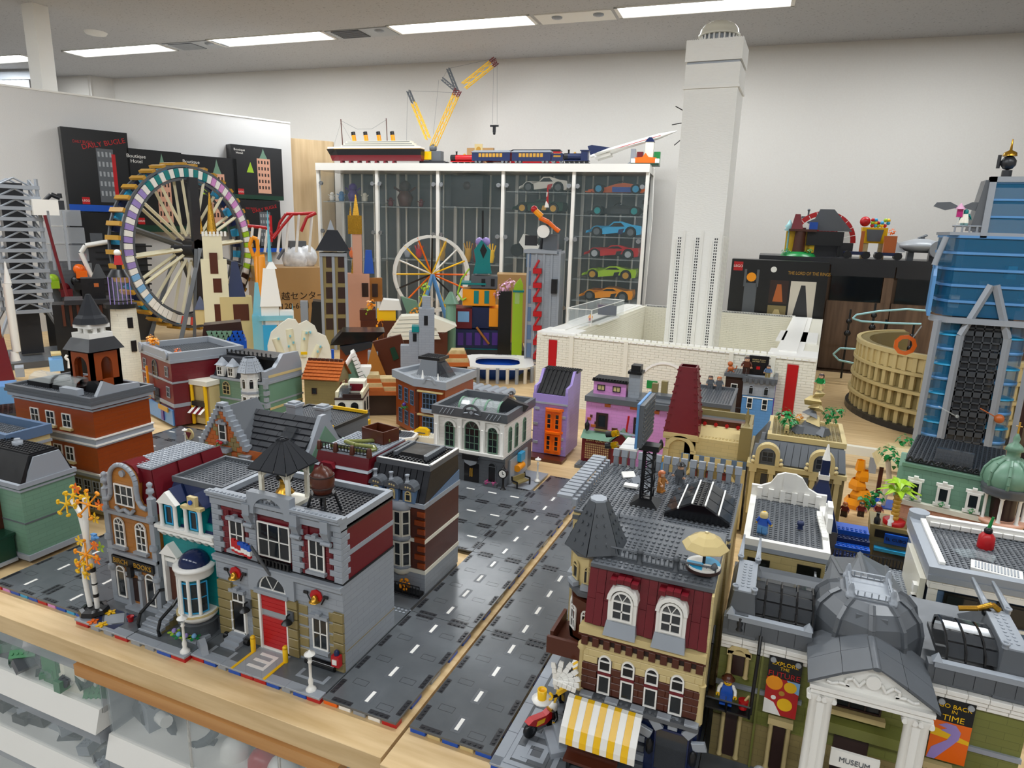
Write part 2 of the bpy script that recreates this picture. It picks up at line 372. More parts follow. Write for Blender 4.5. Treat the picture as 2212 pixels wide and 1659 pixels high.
def blob(c, r, n, sr, mat=None, seed=0, flat=1.0):
    """cluster of small rounded leaves"""
    m = MB(); rd = random.Random(seed)
    for i in range(n):
        a = rd.random()*2*pi; e = math.asin(rd.uniform(-.6,1)); q = r*rd.uniform(.5,1)
        p = Vector((c[0]+q*cos(a)*cos(e), c[1]+q*sin(a)*cos(e), c[2]+q*sin(e)*flat))
        d = Vector((cos(a)*cos(e), sin(a)*cos(e), sin(e)+.3)).normalized(); u = d.cross(Vector((0,0,1))); u = (u if u.length > .1 else Vector((1,0,0))).normalized(); v = d.cross(u)
        L = sr*rd.uniform(.7,1.3)
        m.add([tuple(p), tuple(p+u*L*.5+v*L*.2), tuple(p+v*L+d*.15*L), tuple(p-u*L*.5+v*L*.2), tuple(p+d*.12*L)], [(0,1,4),(1,2,4),(2,3,4),(3,0,4),(0,3,2,1)])
    return m
BX, LA, SP, CY, BR, PH, PR = [(lambda k: lambda *a, **b: getattr(MB(), k)(*a, **b))(k) for k in ('box', 'lathe', 'sph', 'cyl', 'bar', 'path', 'pr')]   # one-shape builders
# ================= THE ROOM =================
def struct(name, mb, mat):
    o = bpy.data.objects.new(name, mb.mesh(name, mat)); COL.objects.link(o); o['kind'] = 'structure'; return o
def slab(p, q, th, z0, z1):
    p, q = Vector(p), Vector(q); d = (q-p).normalized(); n = Vector((-d.y, d.x))*th
    return MB().prz([tuple(p), tuple(q), tuple(q+n), tuple(p+n)], z0, z1)
FLOOR = -77.0
struct('floor', BX(-620,420,-320,480, FLOOR-4, FLOOR), 'floor_vinyl')
struct('ceiling', BX(-620,420,-320,480, CEIL, CEIL+5), 'ceiling')
struct('wall_back', slab((-516,383),(420,449),10, FLOOR, CEIL), 'wallpaper')
struct('wall_back_return', slab((-526,366),(-514,386),10, FLOOR, CEIL), 'wallpaper')
struct('wall_pillar', slab((-566,363),(-524,367),12, FLOOR, CEIL), 'wallpaper')
struct('wall_left', slab((-612,300),(-612,385),8, FLOOR, CEIL), 'wallpaper')
struct('wall_right', BX(420,430,-320,480, FLOOR, CEIL), 'wallpaper')
struct('wall_front', BX(-620,430,-330,-320, FLOOR, CEIL), 'wallpaper')
struct('wall_far_left', BX(-630,-620,-330,480, FLOOR, CEIL), 'wallpaper')
bl = T('vertical_blind', 'grey vertical blind high on the far left beyond the partition', 'blind',-600,325,60,12)
for i in range(14): bl.piece('blind_slat', brickmesh(5.2,118,.3, 'silver'),(-30+i*5.6,0,0),.25)
bl.q('headrail', BX(-34,50,-1,3,118,124), 'lbg')
# partition that runs away from the camera on the left, with a square post
PT = T('partition_wall', 'white chest-high office partition running along the left side', 'partition',-402,96,0,65.9)
PT.e['kind'] = 'structure'
struct_p = PT.q('wall_partition', BX(-120,272,0,5, FLOOR,137), 'partition'); PT.q('top_trim', BX(-120,272,-.4,5.4,137,138), 'white', label='thin white trim along the partition top')
struct('column', BX(-371,-361,214,223, FLOOR, CEIL), 'white+m')
# ceiling light row
em('tube', 'f4faff',12.0); em('tray', 'f4f6fa',1.6)
def lamp(x, y, L=92.0, rot=3.2, n=1, vis=True):
    t = T('ceiling_light', LL.pop(0) if LL else 'recessed strip light over the tables behind the camera', 'ceiling light', x, y, CEIL, rot, group='recessed strip lights')
    t.q('frame', BX(0, L,0,.8,-.6,.1).box(0, L,18.2,19,-.6,.1).box(0,2,0,19,-.6,.1).box(L-2, L,0,19,-.6,.1), 'white+m')
    t.q('reflector', BX(2, L-2,.8,18.2,-.15,0), 'tray')
    t.q('tube', BX(3, L-3,1.2,9,-.4,-.16), 'tube')
    la = bpy.data.lights.new('strip', 'AREA'); la.shape = 'RECTANGLE'; la.size = L*K*.95; la.size_y = .17; la.energy = 9.5; la.color = (.93,.97,1)
    lo = bpy.data.objects.new('strip', la); COL.objects.link(lo); lo.parent = t.e; lo.location = (L/2*K,.095,-.012)
    return t
LL = ['second strip light from the left edge of the photo', 'third strip light from the left, right of a small grey vent', 'strip light in the middle of the row above the crane',
      'strip light nearest the white tower, cut by the top edge', 'leftmost strip light, half hidden behind the square post']
for k, x in enumerate((-460,-326,-188,-48,-596)): lamp(x,298+(x+460)*.05)
lamp(92,326)
for yy in (60,-180):
    for x in (-460,-326,-188,-48,92,232): lamp(x, yy)
for k, x in enumerate((-366,-233,-94)):
    y0 = 300+(x+460)*.05
    v = T('ceiling_panel', ['grey air vent between the second and third strip lights', 'louvred air vent between the third and middle strip lights', 'blank panel with sensors between the two right strip lights'][k], 'ceiling vent', x, y0, CEIL,3.2)
    v.q('panel', BX(0,44,0,18,-.5,.2), 'silver' if k < 2 else 'white+m')
    if k == 1:
        for j in range(8): v.piece('louvre', brickmesh(20,.5,.8, 'dbg'),(14,1+j*2,-1.0))
    elif k == 0: v.q('grille', BX(4,24,1.5,16.5,-.8,-.4), 'dbg')
    v.q('sensor', LA((36,6,-1.6), [(1,0),(3,.5),(3.2,1.2)],12), 'lbg')
    if k == 2: v.q('sensor', LA((12,6,-1.6), [(1,0),(3,.5),(3.2,1.2)],12), 'lbg')
single('smoke_detector', LA((0,0,-2), [(3,0),(6,.6),(7,2)],18), 'white+m', 'round white smoke detector on the ceiling left of the strip lights', 'smoke detector',-385,270, CEIL)
# ================= TABLES, BINS =================
TZ = -1.1
tl = T('left_table', 'light pine table under the left city blocks, its front edge rounded', 'table',-120,150, FLOOR)
h = TZ-FLOOR
for i in range(7):
    y = -155.2+i*50; tl.piece('table_board', brickmesh(419.8,3.6,49.9, 'pine'),(-76, y, h-3.6))
tl.q('front_rail', BX(73,127,-155.6,-153.5, h-6.0, h-3.9), 'pine_edge', label='orange-brown lower rail under the table edge')
for x in (-280,-20,128):
    for y in (-140,160): tl.q('leg', MB().cb(x, y,0,6,6, h-3.6), 'white+m')
tr = T('right_table', 'light wood table under the right blocks, separated by a narrow gap', 'table',80,150, FLOOR)
for i in range(6):
    y = -156.2+i*54; tr.piece('table_board', brickmesh(100.0,4.6,53.9, 'pine'),(-15.6, y, h-4.6))
for i in range(6):
    y = -156.2+i*54; tr.piece('table_board', brickmesh(100.0,4.6,53.9, 'pine'),(84.6, y, h-4.6))
for x in (-60,30,125):
    for y in (-140,150): tr.q('leg', MB().cb(x, y,0,6,6, h-4.6), 'white+m')
def bin_(x0, x1, ztop, hgt, y, label, junk, cat='storage drawer', div=()):
    t = T('storage_drawer', label, cat, x0, y, ztop-hgt,0, group='clear plastic drawers under the table'); w_ = x1-x0
    t.q('rim', BX(0, w_,-.9,.3, hgt-2.2, hgt).box(0, w_,.3,34, hgt-1, hgt), 'bin', label='frosted top rim')
    fr_ = t.q('front_panel', BX(0, w_,0,.25,3.2, hgt-2.2), 'pane_clear')
    t.q('side', BX(0,.3,.3,34,3, hgt-1).box(w_-.3, w_,.3,34,3, hgt-1), 'bin'); t.q('back', BX(.3, w_-.3,33,33.4,3, hgt-1), 'bin')
    t.q('base_lip', MB().tb((0, w_,-1.6,34),(0, w_,-.4,34),0,4.2), 'white+m', label='white rounded drawer lip')
    for u in div: t.q('rib', BX(w_*u-.2, w_*u+.2,-.15,.1,3.2, hgt-2.2), 'white+t', parent=fr_)
    return t
D1 = bin_(-92,-44,-4.8,13.4,-3.8, 'upper left clear drawer full of green and grey toy parts', None)
D2 = bin_(-92,-44,-18.4,13.4,-3.8, 'lower left clear drawer with dark toy machinery', None)
D3 = bin_(-43.2,2,-4.9,18.3,-3.2, 'wide middle drawer holding a coiled black hose and white parts', None, div=(.42,.83))
D4 = bin_(-43.2,2,-23.5,16,-3.2, 'drawer below the middle one, only its top rim in view', None)
D5 = bin_(2.8,40,-6.2,16,-1.2, 'clear drawer under the gap between the two tables', None)
D6 = bin_(-92,-44,-32,13.4,-3.8, 'third left clear drawer at the bottom edge', None)
rd = random.Random(3)
def heap(n, x0, x1, y0, y1, z0, mats, label):
    """loose jumble seen through the frosted fronts: nobody could count it"""
    for mt in mats:
        m = MB()
        for i in range(n):
            a, b, c = rd.uniform(2,6), rd.uniform(1.5,4), rd.uniform(.8,3); M_ = Matrix.Translation((rd.uniform(x0+a/2, x1-a/2), rd.uniform(y0+2, y1), z0+rd.uniform(.5,8))) @ Matrix.Rotation(rd.uniform(0,6),4, 'Z') @ Matrix.Rotation(rd.uniform(-.9,.9),4, 'X')
            m.fn = lambda u, v, w, M_=M_: tuple(M_ @ Vector((u, v, w))); m.box(-a/2, a/2,-b/2, b/2,0, c).studs(-a/2, a/2,-b/2, b/2, c, n=6)
        single('toy_part_heap', m, mt, label % mt.replace('sgreen', 'pale green').replace('dk', 'dark ').replace('dbg', 'dark grey').replace('lbg', 'light grey'), 'toy parts',0,0,0, kind='stuff')
heap(22,-91,-45,-5.0,6,-15.4, ['green', 'sgreen', 'white', 'dbg', 'dkgreen'], 'jumble of %s toy parts in the upper left drawer')
heap(24,-91,-45,-5.0,6,-29, ['dbg', 'lbg', 'black'], 'jumble of %s toy parts in the lower left drawer')
heap(9,-43,2,4,20,-21, ['lbg', 'silver'], 'scattered %s parts in the middle drawer')
single('green_plate', BX(-2.2,2.2,0,.5,0,8).box(-1.9,1.9,-.15,0,.6,7.6), 'green', 'upright green studded plate near the front of the upper left drawer', 'toy part',-58,-3.0,-15.2,0)
single('white_bricks', BX(-3,2,0,1,0,4).box(-2,3,-.4,.8,3.6,7).box(0,3.4,-.2,1,-1,.4), 'offwhite', 'cluster of white bricks in the middle of the upper left drawer', 'toy part',-52,-3.0,-14.8,8)
single('coiled_hose', PH([(7*cos(a*.3)+.12*a-2, sin(a),4.6*sin(a*.3)) for a in range(4,40)],.8,8), 'dbg+m', 'coiled dark rubber hose inside the wide middle drawer', 'hose',-32,1.5,-15.6)
tm = T('toy_machine', 'grey ribbed machine block behind the hose in the middle drawer', 'toy part',-28,5.5,-21,12)
tm.q('casing', BX(-5,6,0,8,0,9), 'silver'); 
for i in range(8): tm.piece('rib', brickmesh(7,.5,.5, 'white'),(1,-.4,1+i*.9))
tm2 = T('toy_motor', 'dark motor with a white axle at the left of the middle drawer', 'toy part',-40,2.5,-21,-20)
tm2.q('drum', CY((-4,0,3),(2,0,4),2.6), 'dbg'); tm2.q('axle', CY((2,0,4),(7,0,5),1.1), 'white'); tm2.q('bracket', BX(0,4,-2,2,0,7), 'lbg')
for i,(x, c) in enumerate(((-20, 'white'),(-14, 'red'),(-10, 'white'))):
    single('plastic_ball', SP((0,0,2.6),2.6), c, ['white plastic ball by the right rib of the middle drawer', 'dull red ball at the right end of the middle drawer', 'white ball beside the red one in the middle drawer'][i], 'ball', x,2,-21)
# ================= GLASS CABINETS =================
CB = T('glass_cabinet', 'white framed glass display cabinets in a row of five bays against the wall', 'cabinet',-270.7,347.5, FLOOR,6.0)
ch_ = 110-FLOOR; CW = 238.0; bay = [0,47.5,94.5,142,190.5,238]
CB.q('top_panel', BX(-1, CW+1,-1,38, ch_-5, ch_), 'white+g'); CB.q('base', BX(0, CW,0,37,0,14), 'white+g')
cbk = CB.q('back_panel', BX(0, CW,36,37,14, ch_-5), 'dbg')
for b in bay:
    m = BX(b-1.1, b+1.1,0,2.4,14, ch_-5).box(b-1.1, b+1.1,34,36,14, ch_-5)
    CB.q('post', m, 'white+g')
for k in range(5):
    x0, x1 = bay[k]+1.3, bay[k+1]-1.3; dr = CB.q('door', BX(x0, x1,.2,.7,14.5, ch_-5.5), 'cab_glass')
    CB.q('side_glass', BX(bay[k]-.3, bay[k]+.3,2.4,34,14, ch_-5), 'cab_glass')
    for z in (ch_-14, ch_-48, ch_-94):
        for x in (x0+1.6, x1-1.6): CB.q('hinge', CY((x,-1.0, z),(x,.3, z),1.5, n=12), 'silver+k', parent=dr)
    for q in range(4): CB.q('back_rail', BX(x0+5+q*10.2, x0+6+q*10.2,34.4,36,14, ch_-5), 'white+m')
CB.q('side_glass', BX(CW-.3, CW+.3,2.4,34,14, ch_-5), 'cab_glass')
# the shelf heights are read where each shelf front meets its post
def shelf(bayi, px, py):
    x, z = CB.P(px, py,4.0); x0, x1 = bay[bayi]+1.5, bay[bayi+1]-1.5
    CB.q('glass_shelf', BX(x0, x1,4,34, z-.6, z), 'acryl'); return z
SH = {}
SH[0] = [shelf(0,745,435), shelf(0,745,560)]
SH[1] = [shelf(1,880,447), shelf(1,880,560)]
SH[2] = [shelf(2,1010,447), shelf(2,1010,570)]
SH[3] = [shelf(3,1160, p) for p in (414,460,558)]
SH[4] = [shelf(4,1320, p) for p in (418,466,512,560,606,653)]
def onbay(px, z, yl=16):
    x, _ = CB.P(px,500, yl); q = CB.Ri.inverted() @ Vector((x, yl, z)) + CB.o; return q
wb = T('pine_board', 'tall glued pine board leaning between the partition and the glass cabinet', 'board',-298,348, FLOOR,50)
for i in range(2): wb.piece('board_layer', brickmesh(34,205,2.2, 'pineboard'),(17+i*1.2, i*2.4,0))
# ================= WALNUT CABINETS (right, behind the tables) =================
bc = T('walnut_cabinet', 'tall walnut-fronted storage cabinet with dark glass upper doors', 'cabinet',43,324, FLOOR,2)
bc.q('carcass', BX(0,130,1,38,0,133), 'walnut'); bc.q('top_panel', BX(-3,133,-1.5,40,131.5,135), 'darktable')
for k, x in enumerate((33,63.6,94.2)):
    d_ = bc.q('door', BX(x, x+30,-.8,.9,76.5,113), 'walnut')
    bc.q('pane', BX(x+1, x+25,-1.1,-.8,113.4,125.6).box(x+1, x+25,-1.1,-.8,113,126), 'pane_dark', parent=d_)
    bc.q('frame_rail', BX(x, x+30,-1.0,.9,126.0,131.5).box(x+25.5, x+30,-1.0,.9,113,126), 'darktable' if False else 'walnut', parent=d_)
    bc.q('upper_rail', BX(x, x+30,-1.4,-.9,126,131.5), 'darktable', parent=d_)
# ================= NEAR LEFT BLOCK =================
def VW(ox, oy, s=.27125): return lambda x, y: (ox+x*s, oy+y*s)
va, vb, vc, vd, ve, vf, vg, vh = VW(0,200), VW(500,100), VW(1000,200), VW(1612,300), VW(0,600), VW(500,550), VW(900,600), VW(1400,650)
vi, vj, vk, vl, vm, vn, vo, vp = VW(0,1000), VW(400,950), VW(1150,1000), VW(1612,850), VW(1100,1250,.24864), VW(1612,1209), VW(0,1259), VW(500,1209)
vr, vs = VW(540,640,.20796), VW(1140,600,.22604)
def rect(t, v, bl, tr, yl, side=None):
    """rectangle on a facade plane from its lower-left and upper-right corners: x centre, sill, width, height"""
    f_ = t.P if side is None else t.PX
    x0, z0 = f_(*v(*bl), yl); x1, z1 = f_(*v(*tr), yl)
    return (x0+x1)/2, z0, abs(x1-x0), abs(z1-z0)
# ---- road plates
def road(x, y, label, L=25.6, wd=12.8, rot=0, dash=True, sup=None, side=True):
    t = T('road_plate', label, 'road plate', x, y,0, rot, group='dark grey toy road plates')
    t.q('slab', BX(0.06, wd-.06,.06, L-.06,-.36,0), 'roadmat')
    n = int(round(L/6.4)); g = MB(); e = MB(); sl = MB()
    for k in range(n):
        yy = 3.2+6.4*k
        if dash:
            t.piece('lane_dash', DASH,(wd/2, yy,0)); t.piece('dash_recess', DREC,(wd/2, yy-1.7,0))
        sl.box(2.0,4.4, yy+1.5, yy+1.56,0,.012).box(2.0,4.4, yy+2.7, yy+2.76,0,.012).box(2,2.06, yy+1.5, yy+2.76,0,.012).box(4.34,4.4, yy+1.5, yy+2.76,0,.012)
        sl.box(wd-4.4, wd-2.0, yy-.5, yy-.44,0,.012).box(wd-4.4, wd-2.0, yy-1.7, yy-1.64,0,.012).box(wd-2.06, wd-2, yy-1.7, yy-.44,0,.012).box(wd-4.4, wd-4.34, yy-1.7, yy-.44,0,.012)
        if side:
            for xx in (.6, wd-.6): e.box(xx-.42, xx+.42, yy-1.7, yy+1.7,0,.015); e.studs(xx-.4, xx+.4, yy-1.6, yy+1.6,.015, n=7, h=.1)
    for yy in (.6, L-.6):
        for xx in (3.2, wd-3.2): e.box(xx-1.7, xx+1.7, yy-.42, yy+.42,0,.015); e.studs(xx-1.6, xx+1.6, yy-.4, yy+.4,.015, n=7, h=.1)
    t.q('groove', sl, 'darktable', stuff=True); t.q('connector_studs', e, 'darktable', stuff=True)
    if sup:
        k = len(sup); q = wd/k
        for i, c in enumerate(sup): t.piece('support_brick', brickmesh(round(q*(.95 if c in ('red', 'blue', 'orange') else .8),3),.74,1.5, c,1),(q*(i+.5),.15,-1.1))
    for yy in (6,12,18,23): t.piece('side_support', brickmesh(2.9,.74,1.3, 'blue' if yy != 12 else 'lbg'),(wd-.1, yy,-1.1), pi/2)
    return t
DASH = brickmesh(.56,.05,2.4, 'white'); DREC = brickmesh(1.5,.012,3.4, 'dbg')
for v_ in DASH.vertices: v_.co.y -= .012
road(.2,0, 'front road plate beside the fire station, orange brick under its corner', sup=('orange', 'white', 'lbg', 'white', 'red'))
road(.2,25.6, 'second road plate back along the brown corner house')
road(.2,51.2, 'third road plate back, level with the cross street')
road(.2,76.8, 'fourth road plate back, ending at the bare table near the bench')
road(14.9,.4, 'front road plate on the right table, resting on blue bricks', sup=('blue', 'tan', 'blue', 'tan', 'blue'))
road(14.9,26, 'second road plate back on the right table')
road(14.9,51.6, 'third road plate back on the right table beside the turret house', dash=False)
road(14.9,77.2, 'far road plate on the right table, nearest the billboard')
for j in range(3): road(.2,51.2+12.8*j, 'cross street plate %s' % ('beside the brown corner house', 'in the middle before the bank', 'touching the bank pavement')[j], rot=90)
for i in range(2):
    for j in range(4):
        road(-77+12.8*i,25.6*j, 'left street plate, %s lane, %s' % (('outer', 'inner')[i],('at the table front', 'beside the orange-brown hall', 'beyond the orange-brown hall', 'at the far end by the white lamp post')[j]),
            sup=('red', 'pink', 'blue', 'azure', 'blue') if j == 0 else None)
for j in range(2): road(-25.4,51.2+12.8*j, 'plate of the cross street behind the gabled brick house, %s lane' % ('far' if j else 'near'), rot=90)
for j in range(3): road(-77,51.2+12.8*j, 'far left cross street plate, %s row by the hall corner' % ('front', 'middle', 'back')[j], rot=90)
for j in range(3): road(-102.8,51.2+12.8*j, 'plate of the far street behind the orange hall, %s row' % ('front', 'middle', 'back')[j], rot=90)
# ---- FIRE STATION
fs = T('fire_station', 'grey and dark red toy fire station with red garage door and bell tower', 'toy building',-25.6,0,0)
baseplate(fs,0,25.6,-.4,25.6, supports=('red', 'blue', 'lbg', 'blue', 'red', 'red', 'blue', 'lbg', 'blue', 'red'))
FY = 6.3; g0 = 15.2; g1 = 24.0
fs.q('wall', BX(.1,25.5, FY,20.4,0, g0-.1), 'lbg+s'); fs.q('wall_band', BX(.1,25.54, FY+.3,20.4,3.4,3.55), 'dktan')
fs.q('upper_wall', BX(.1,25.4, FY+.25,20.4, g0-.1, g1), 'dkred'); fs.q('side_band', BX(20,25.5, FY+.5,20.5,19.3,20.1).box(.05,25.5, FY+.5,20.5, g1-.2, g1+.5), 'lbg')
fs.q('dark_seam', BX(0,25.6, FY-.1,20.5, g0-.1, g0+.2).box(0,25.6, FY-.25,20.5, g1-.1, g1+.15), 'black')
doorx = fs.P(*vp(355,500), FY)[0]
# olive rusticated ground floor, grey centre bay
OL = [(0.1,3.2),(doorx-4.6, doorx-2.6),(doorx+2.7, doorx+4.8),(23.6,25.5)]
for a, b in OL:
    for r in range(6):
        fs.piece('rusticated_block', brickmesh(round(b-a-.05,2),1.5,.7, 'dktan'),((a+b)/2, FY-.5,.15+r*1.72))
for r in range(5):
    for a, b in ((3.2,4.2),(7.2, doorx-4.6),(doorx+4.8,18.6),(22.6,23.6)):
        if b-a > .3: fs.piece('wall_block', brickmesh(round(b-a-.04,2),1.55,.3, 'dktan'),((a+b)/2, FY-.15,.5+r*1.95))
fs.q('cornice', BX(-.1,25.6, FY-.75, FY+.2,14.0,14.7).box(-.1,25.65, FY-.95, FY+.2,14.7,15.05), 'lbg')
fs.q('frieze', BX(0, doorx-4.4, FY-.25, FY,10.6,14.0).box(doorx+4.4,25.5, FY-.25, FY,10.6,14.0), 'lbg+s')
m = MB(); n = 14; R0 = 3.0; zc = 10.7
poly = [(doorx-4.6, zc),(doorx-R0, zc)]+[(doorx-R0*cos(pi*i/n), zc+R0*sin(pi*i/n)) for i in range(1, n)]+[(doorx+R0, zc),(doorx+4.6, zc),(doorx+4.6,15.4),(doorx-4.6,15.4)]
for i in range(n):
    a, b = pi*i/n, pi*(i+1)/n
    m.pr([(doorx-R0*cos(a), zc+R0*sin(a)),(doorx-R0*cos(b), zc+R0*sin(b)),(doorx-4.6*cos(b) if 0 else doorx-R0*cos(b),14.1),(doorx-R0*cos(a),14.1)], FY-.7, FY)
m.box(doorx-4.6, doorx-R0, FY-.7, FY,10.4,14.1).box(doorx+R0, doorx+4.6, FY-.7, FY,10.4,14.1); fs.q('door_arch', m, 'lbg')
win(fs, doorx,10.7,5.4,.35, FR(FY-.15), cols=4, rows=1, arch=True)
fs.q('arch_sill', BX(doorx-3.4, doorx+3.4, FY-1.0, FY,10.3,11.0), 'lbg')
gd = fs.q('garage_door', BX(doorx-2.5, doorx+2.5, FY-.25, FY,.4,6.0).box(doorx-2.5, doorx+2.5, FY-.25, FY,7.2,10.3), 'red')
for r in range(7): fs.q('door_slat', BX(doorx-2.5, doorx+2.5, FY-.32, FY-.2,.5+r*.8,1.22+r*.8), 'red', parent=gd)
for r in range(4): fs.q('door_slat', BX(doorx-2.5, doorx+2.5, FY-.32, FY-.2,7.25+r*.76,7.93+r*.76), 'red', parent=gd)
fs.q('glazed_panel', BX(doorx-2.5, doorx+2.5, FY-.3, FY-.1,6.05,7.15), 'pane_clear', parent=gd)
fs.q('door_jamb', BX(doorx-2.95, doorx-2.55, FY-.6, FY,0,10.3).box(doorx+2.55, doorx+2.8, FY-.5, FY,0,10.3).box(doorx-2.9, doorx+2.8, FY-.5, FY,0,.4), 'white')
x, z, w_, h_ = rect(fs, vj,(385,1520),(500,1330), FY); dx = x
fs.q('side_door', BX(x-1.2, x+1.2, FY-.3, FY,1.6,6.9), 'black+g', label='black glazed side door')
win(fs, x,7.0,2.6,1.8, FR(FY-.1), cols=2, rows=1, hood='lbg'); fs.q('door_frame', BX(x-1.55, x-1.2, FY-.5, FY,1.4,7).box(x+1.2, x+1.55, FY-.5, FY,1.4,7).box(x-1.5, x+1.5, FY-.5, FY,1.3,1.6), 'white')
for i in range(3): fs.q('door_step', BX(x-1.6, x+1.6, FY-3.2+i*.9, FY, i*.45,.45+i*.45), 'lbg')
for sx in (-1,1): fs.q('step_roller', CY((x+sx*2.2-.4, FY-1.0,.6),(x+sx*2.2+.4, FY-1.0,.6),.6, n=14), 'black+g')
x, z, w_, h_ = rect(fs, vp,(640,700),(745,480), FY); win(fs,21.0,2.9,2.9,5.6, FR(FY-.1), sill='lbg', hood='lbg')
fs.q('black_roller', CY((18.4, FY-.6,.7),(24, FY-.6,.7),.65, n=14), 'black+g')
fs.q('pavement_inlay', BX(18.8,24.2,2.4,2.9,0,.04).box(18.8,19.4,2.9,4.4,0,.04).box(23.6,24.2,2.9,4.4,0,.04).box(dx-2.4, dx+2.4,.8,1.4,0,.04).box(dx-2.4, dx-1.8,1.4,3,0,.04).box(dx+1.8, dx+2.4,1.4,3,0,.04), 'lbg')
fs.q('driveway', BX(doorx-3.2, doorx+3.2,-.3, FY-.5,0,.05), 'silver+s')
z_ = .05
m3 = BX(doorx-1.7, doorx+1.1,4.1,4.7, z_, z_+.05).box(doorx-1.7, doorx+1.1,2.6,3.2, z_, z_+.05).box(doorx-1.7, doorx+1.1,1.1,1.7, z_, z_+.05).box(doorx+1.1, doorx+1.7,1.1,4.7, z_, z_+.05)
fs.q('numeral', m3, 'white', label='white numeral 3 laid in tiles on the driveway')
for sx in (-1,1):
    fs.q('kerb_stripe', BX(doorx+sx*3.2-.25, doorx+sx*3.2+.25,-.4,4.2,0,.1), 'yellow')
    single('bollard', LA((0,0,0), [(.42,0),(.42,2.3),(.3,2.45),(.42,2.5),(.42,2.7),(.25,2.9)],12), 'yellow', 'yellow bollard %s of the red garage door' % ('left', 'right')[sx > 0], 'bollard',-25.6+doorx+sx*3.3,4.4,0, group='yellow bollards')
# upper floor: single dark red bricks with grey quoins standing proud
wl = rect(fs, vj,(372,850),(465,640), FY); wc = rect(fs, vj,(603,905),(828,690), FY); wr = rect(fs, vj,(1000,1025),(1110,800), FY)
xs = [wl[0], wc[0], wr[0]]; wz = 16.6
sk = [(xs[0]-1.6, xs[0]+1.6, wz-1, wz+6.8),(xs[1]-3.4, xs[1]+3.4, wz-2.6, wz+8),(xs[2]-1.6, xs[2]+1.6, wz-1, wz+7.2),(xs[1]-3.4-1.9, xs[1]+3.4+1.9,0,99)]
courses(fs,1.9,23.8, g0+.25,9, FR(FY+.25), 'dkred', L=2.4, skip=sk, d=.35)
for r in range(9):
    for xq, sg in ((0,1),(xs[1]-3.5,-1),(xs[1]+3.5,1),(25.6,-1)):
        w_ = 2.3 if r % 2 else 1.5
        fs.piece('quoin', brickmesh(w_,.9,.75, 'lbg'),(xq+sg*w_/2, FY-.35, g0+.25+r*.95))
for r in range(9):
    w_ = 1.9 if r % 2 else 1.3; fs.piece('quoin', brickmesh(w_,.9,.5, 'lbg'),(25.62, FY+w_/2, g0+.25+r*.95), pi/2)
win(fs, xs[0], wz,2.9,5.2, FR(FY-.1), sill='lbg', hood='lbg'); win(fs, xs[2], wz,2.9,5.2, FR(FY-.1), sill='lbg', hood='lbg')
win(fs, xs[1], wz+.2,6.4,5.9, FR(FY-.1), cols=3, rows=2, hood=None); fs.q('balcony_grille', BX(xs[1]-3.2, xs[1]+3.2, FY-.7, FY-.5, wz-.2, wz), 'black')
bg = MB(); 
for i in range(9): bg.box(xs[1]-3+i*.72, xs[1]-2.7+i*.72, FY-.75, FY-.5, g0+.2, wz)
bg.box(xs[1]-3.2, xs[1]+3.2, FY-.4, FY-.3, g0, wz); fs.q('balcony_bars', bg, 'black')
# entablature, parapet and the arch with its date
fs.q('entablature', BX(0,25.6, FY-.5, FY+1.2, g1, g1+1.4).box(-.2,25.7, FY-1.0, FY+1.2, g1+1.4, g1+2.0), 'lbg')
fs.q('parapet', BX(-.2, xs[1]-4.2, FY-1.3, FY-.1, g1+2.0, g1+2.4).box(xs[1]+4.2,25.7, FY-1.3, FY-.1, g1+2.0, g1+2.4), 'lbg')
fs.q('studs', MB().studs(0, xs[1]-4.4, FY-1.2, FY-.4, g1+2.4).studs(xs[1]+4.4,25.4, FY-1.2, FY-.4, g1+2.4).studs(xs[1]+5,19, FY-.4, FY+1.2, g1+2), 'lbg', stuff=True)
rim(fs,.1,25.5, FY,20.4, g1, g1+1.5,.9, 'lbg'); studplate(fs,1,24.6, FY+1,19.5, g1+.6, 'darktable')
m = MB(); ax = xs[1]; az = g1+.7; R1 = 3.0; ro = 4.2
for i in range(12):
    a, b = pi*i/12, pi*(i+1)/12
    m.pr([(ax-R1*cos(a), az+R1*.85*sin(a)),(ax-R1*cos(b), az+R1*.85*sin(b)),(ax-R1*cos(b), az+3.1),(ax-R1*cos(a), az+3.1)], FY-1.1, FY+.2)
m.box(ax-ro, ax-R1, FY-1.1, FY+.2, g1+.2, az+3.1).box(ax+R1, ax+ro, FY-1.1, FY+.2, g1+.2, az+3.1).box(ax-R1, ax+R1, FY-.4, FY+.6, g1, az+2.9); fs.q('date_arch', m, 'lbg')
text(fs, '1932',2.1,(ax, FY-.45, az+.95), 'dbg', ext=.12); fs.q('keystone', CY((ax, FY-.8, az+2.2),(ax, FY-.4, az+2.2),.4, n=4), 'silver')
for xq in (3.0+5.2,17.5,23.2, ):
    m = MB(); m.box(xq-.7, xq+.7, FY-1.3, FY, g1-.2, g1+1.6).tb((xq-.5, xq+.5, FY-.6, FY),(xq-.7, xq+.7, FY-1.5, FY), g1-2, g1-.2); m.cyl((xq-.9, FY-.8, g1-2.2),(xq+.9, FY-.8, g1-2.2),.35)
    fs.q('corbel', m, 'lbg')
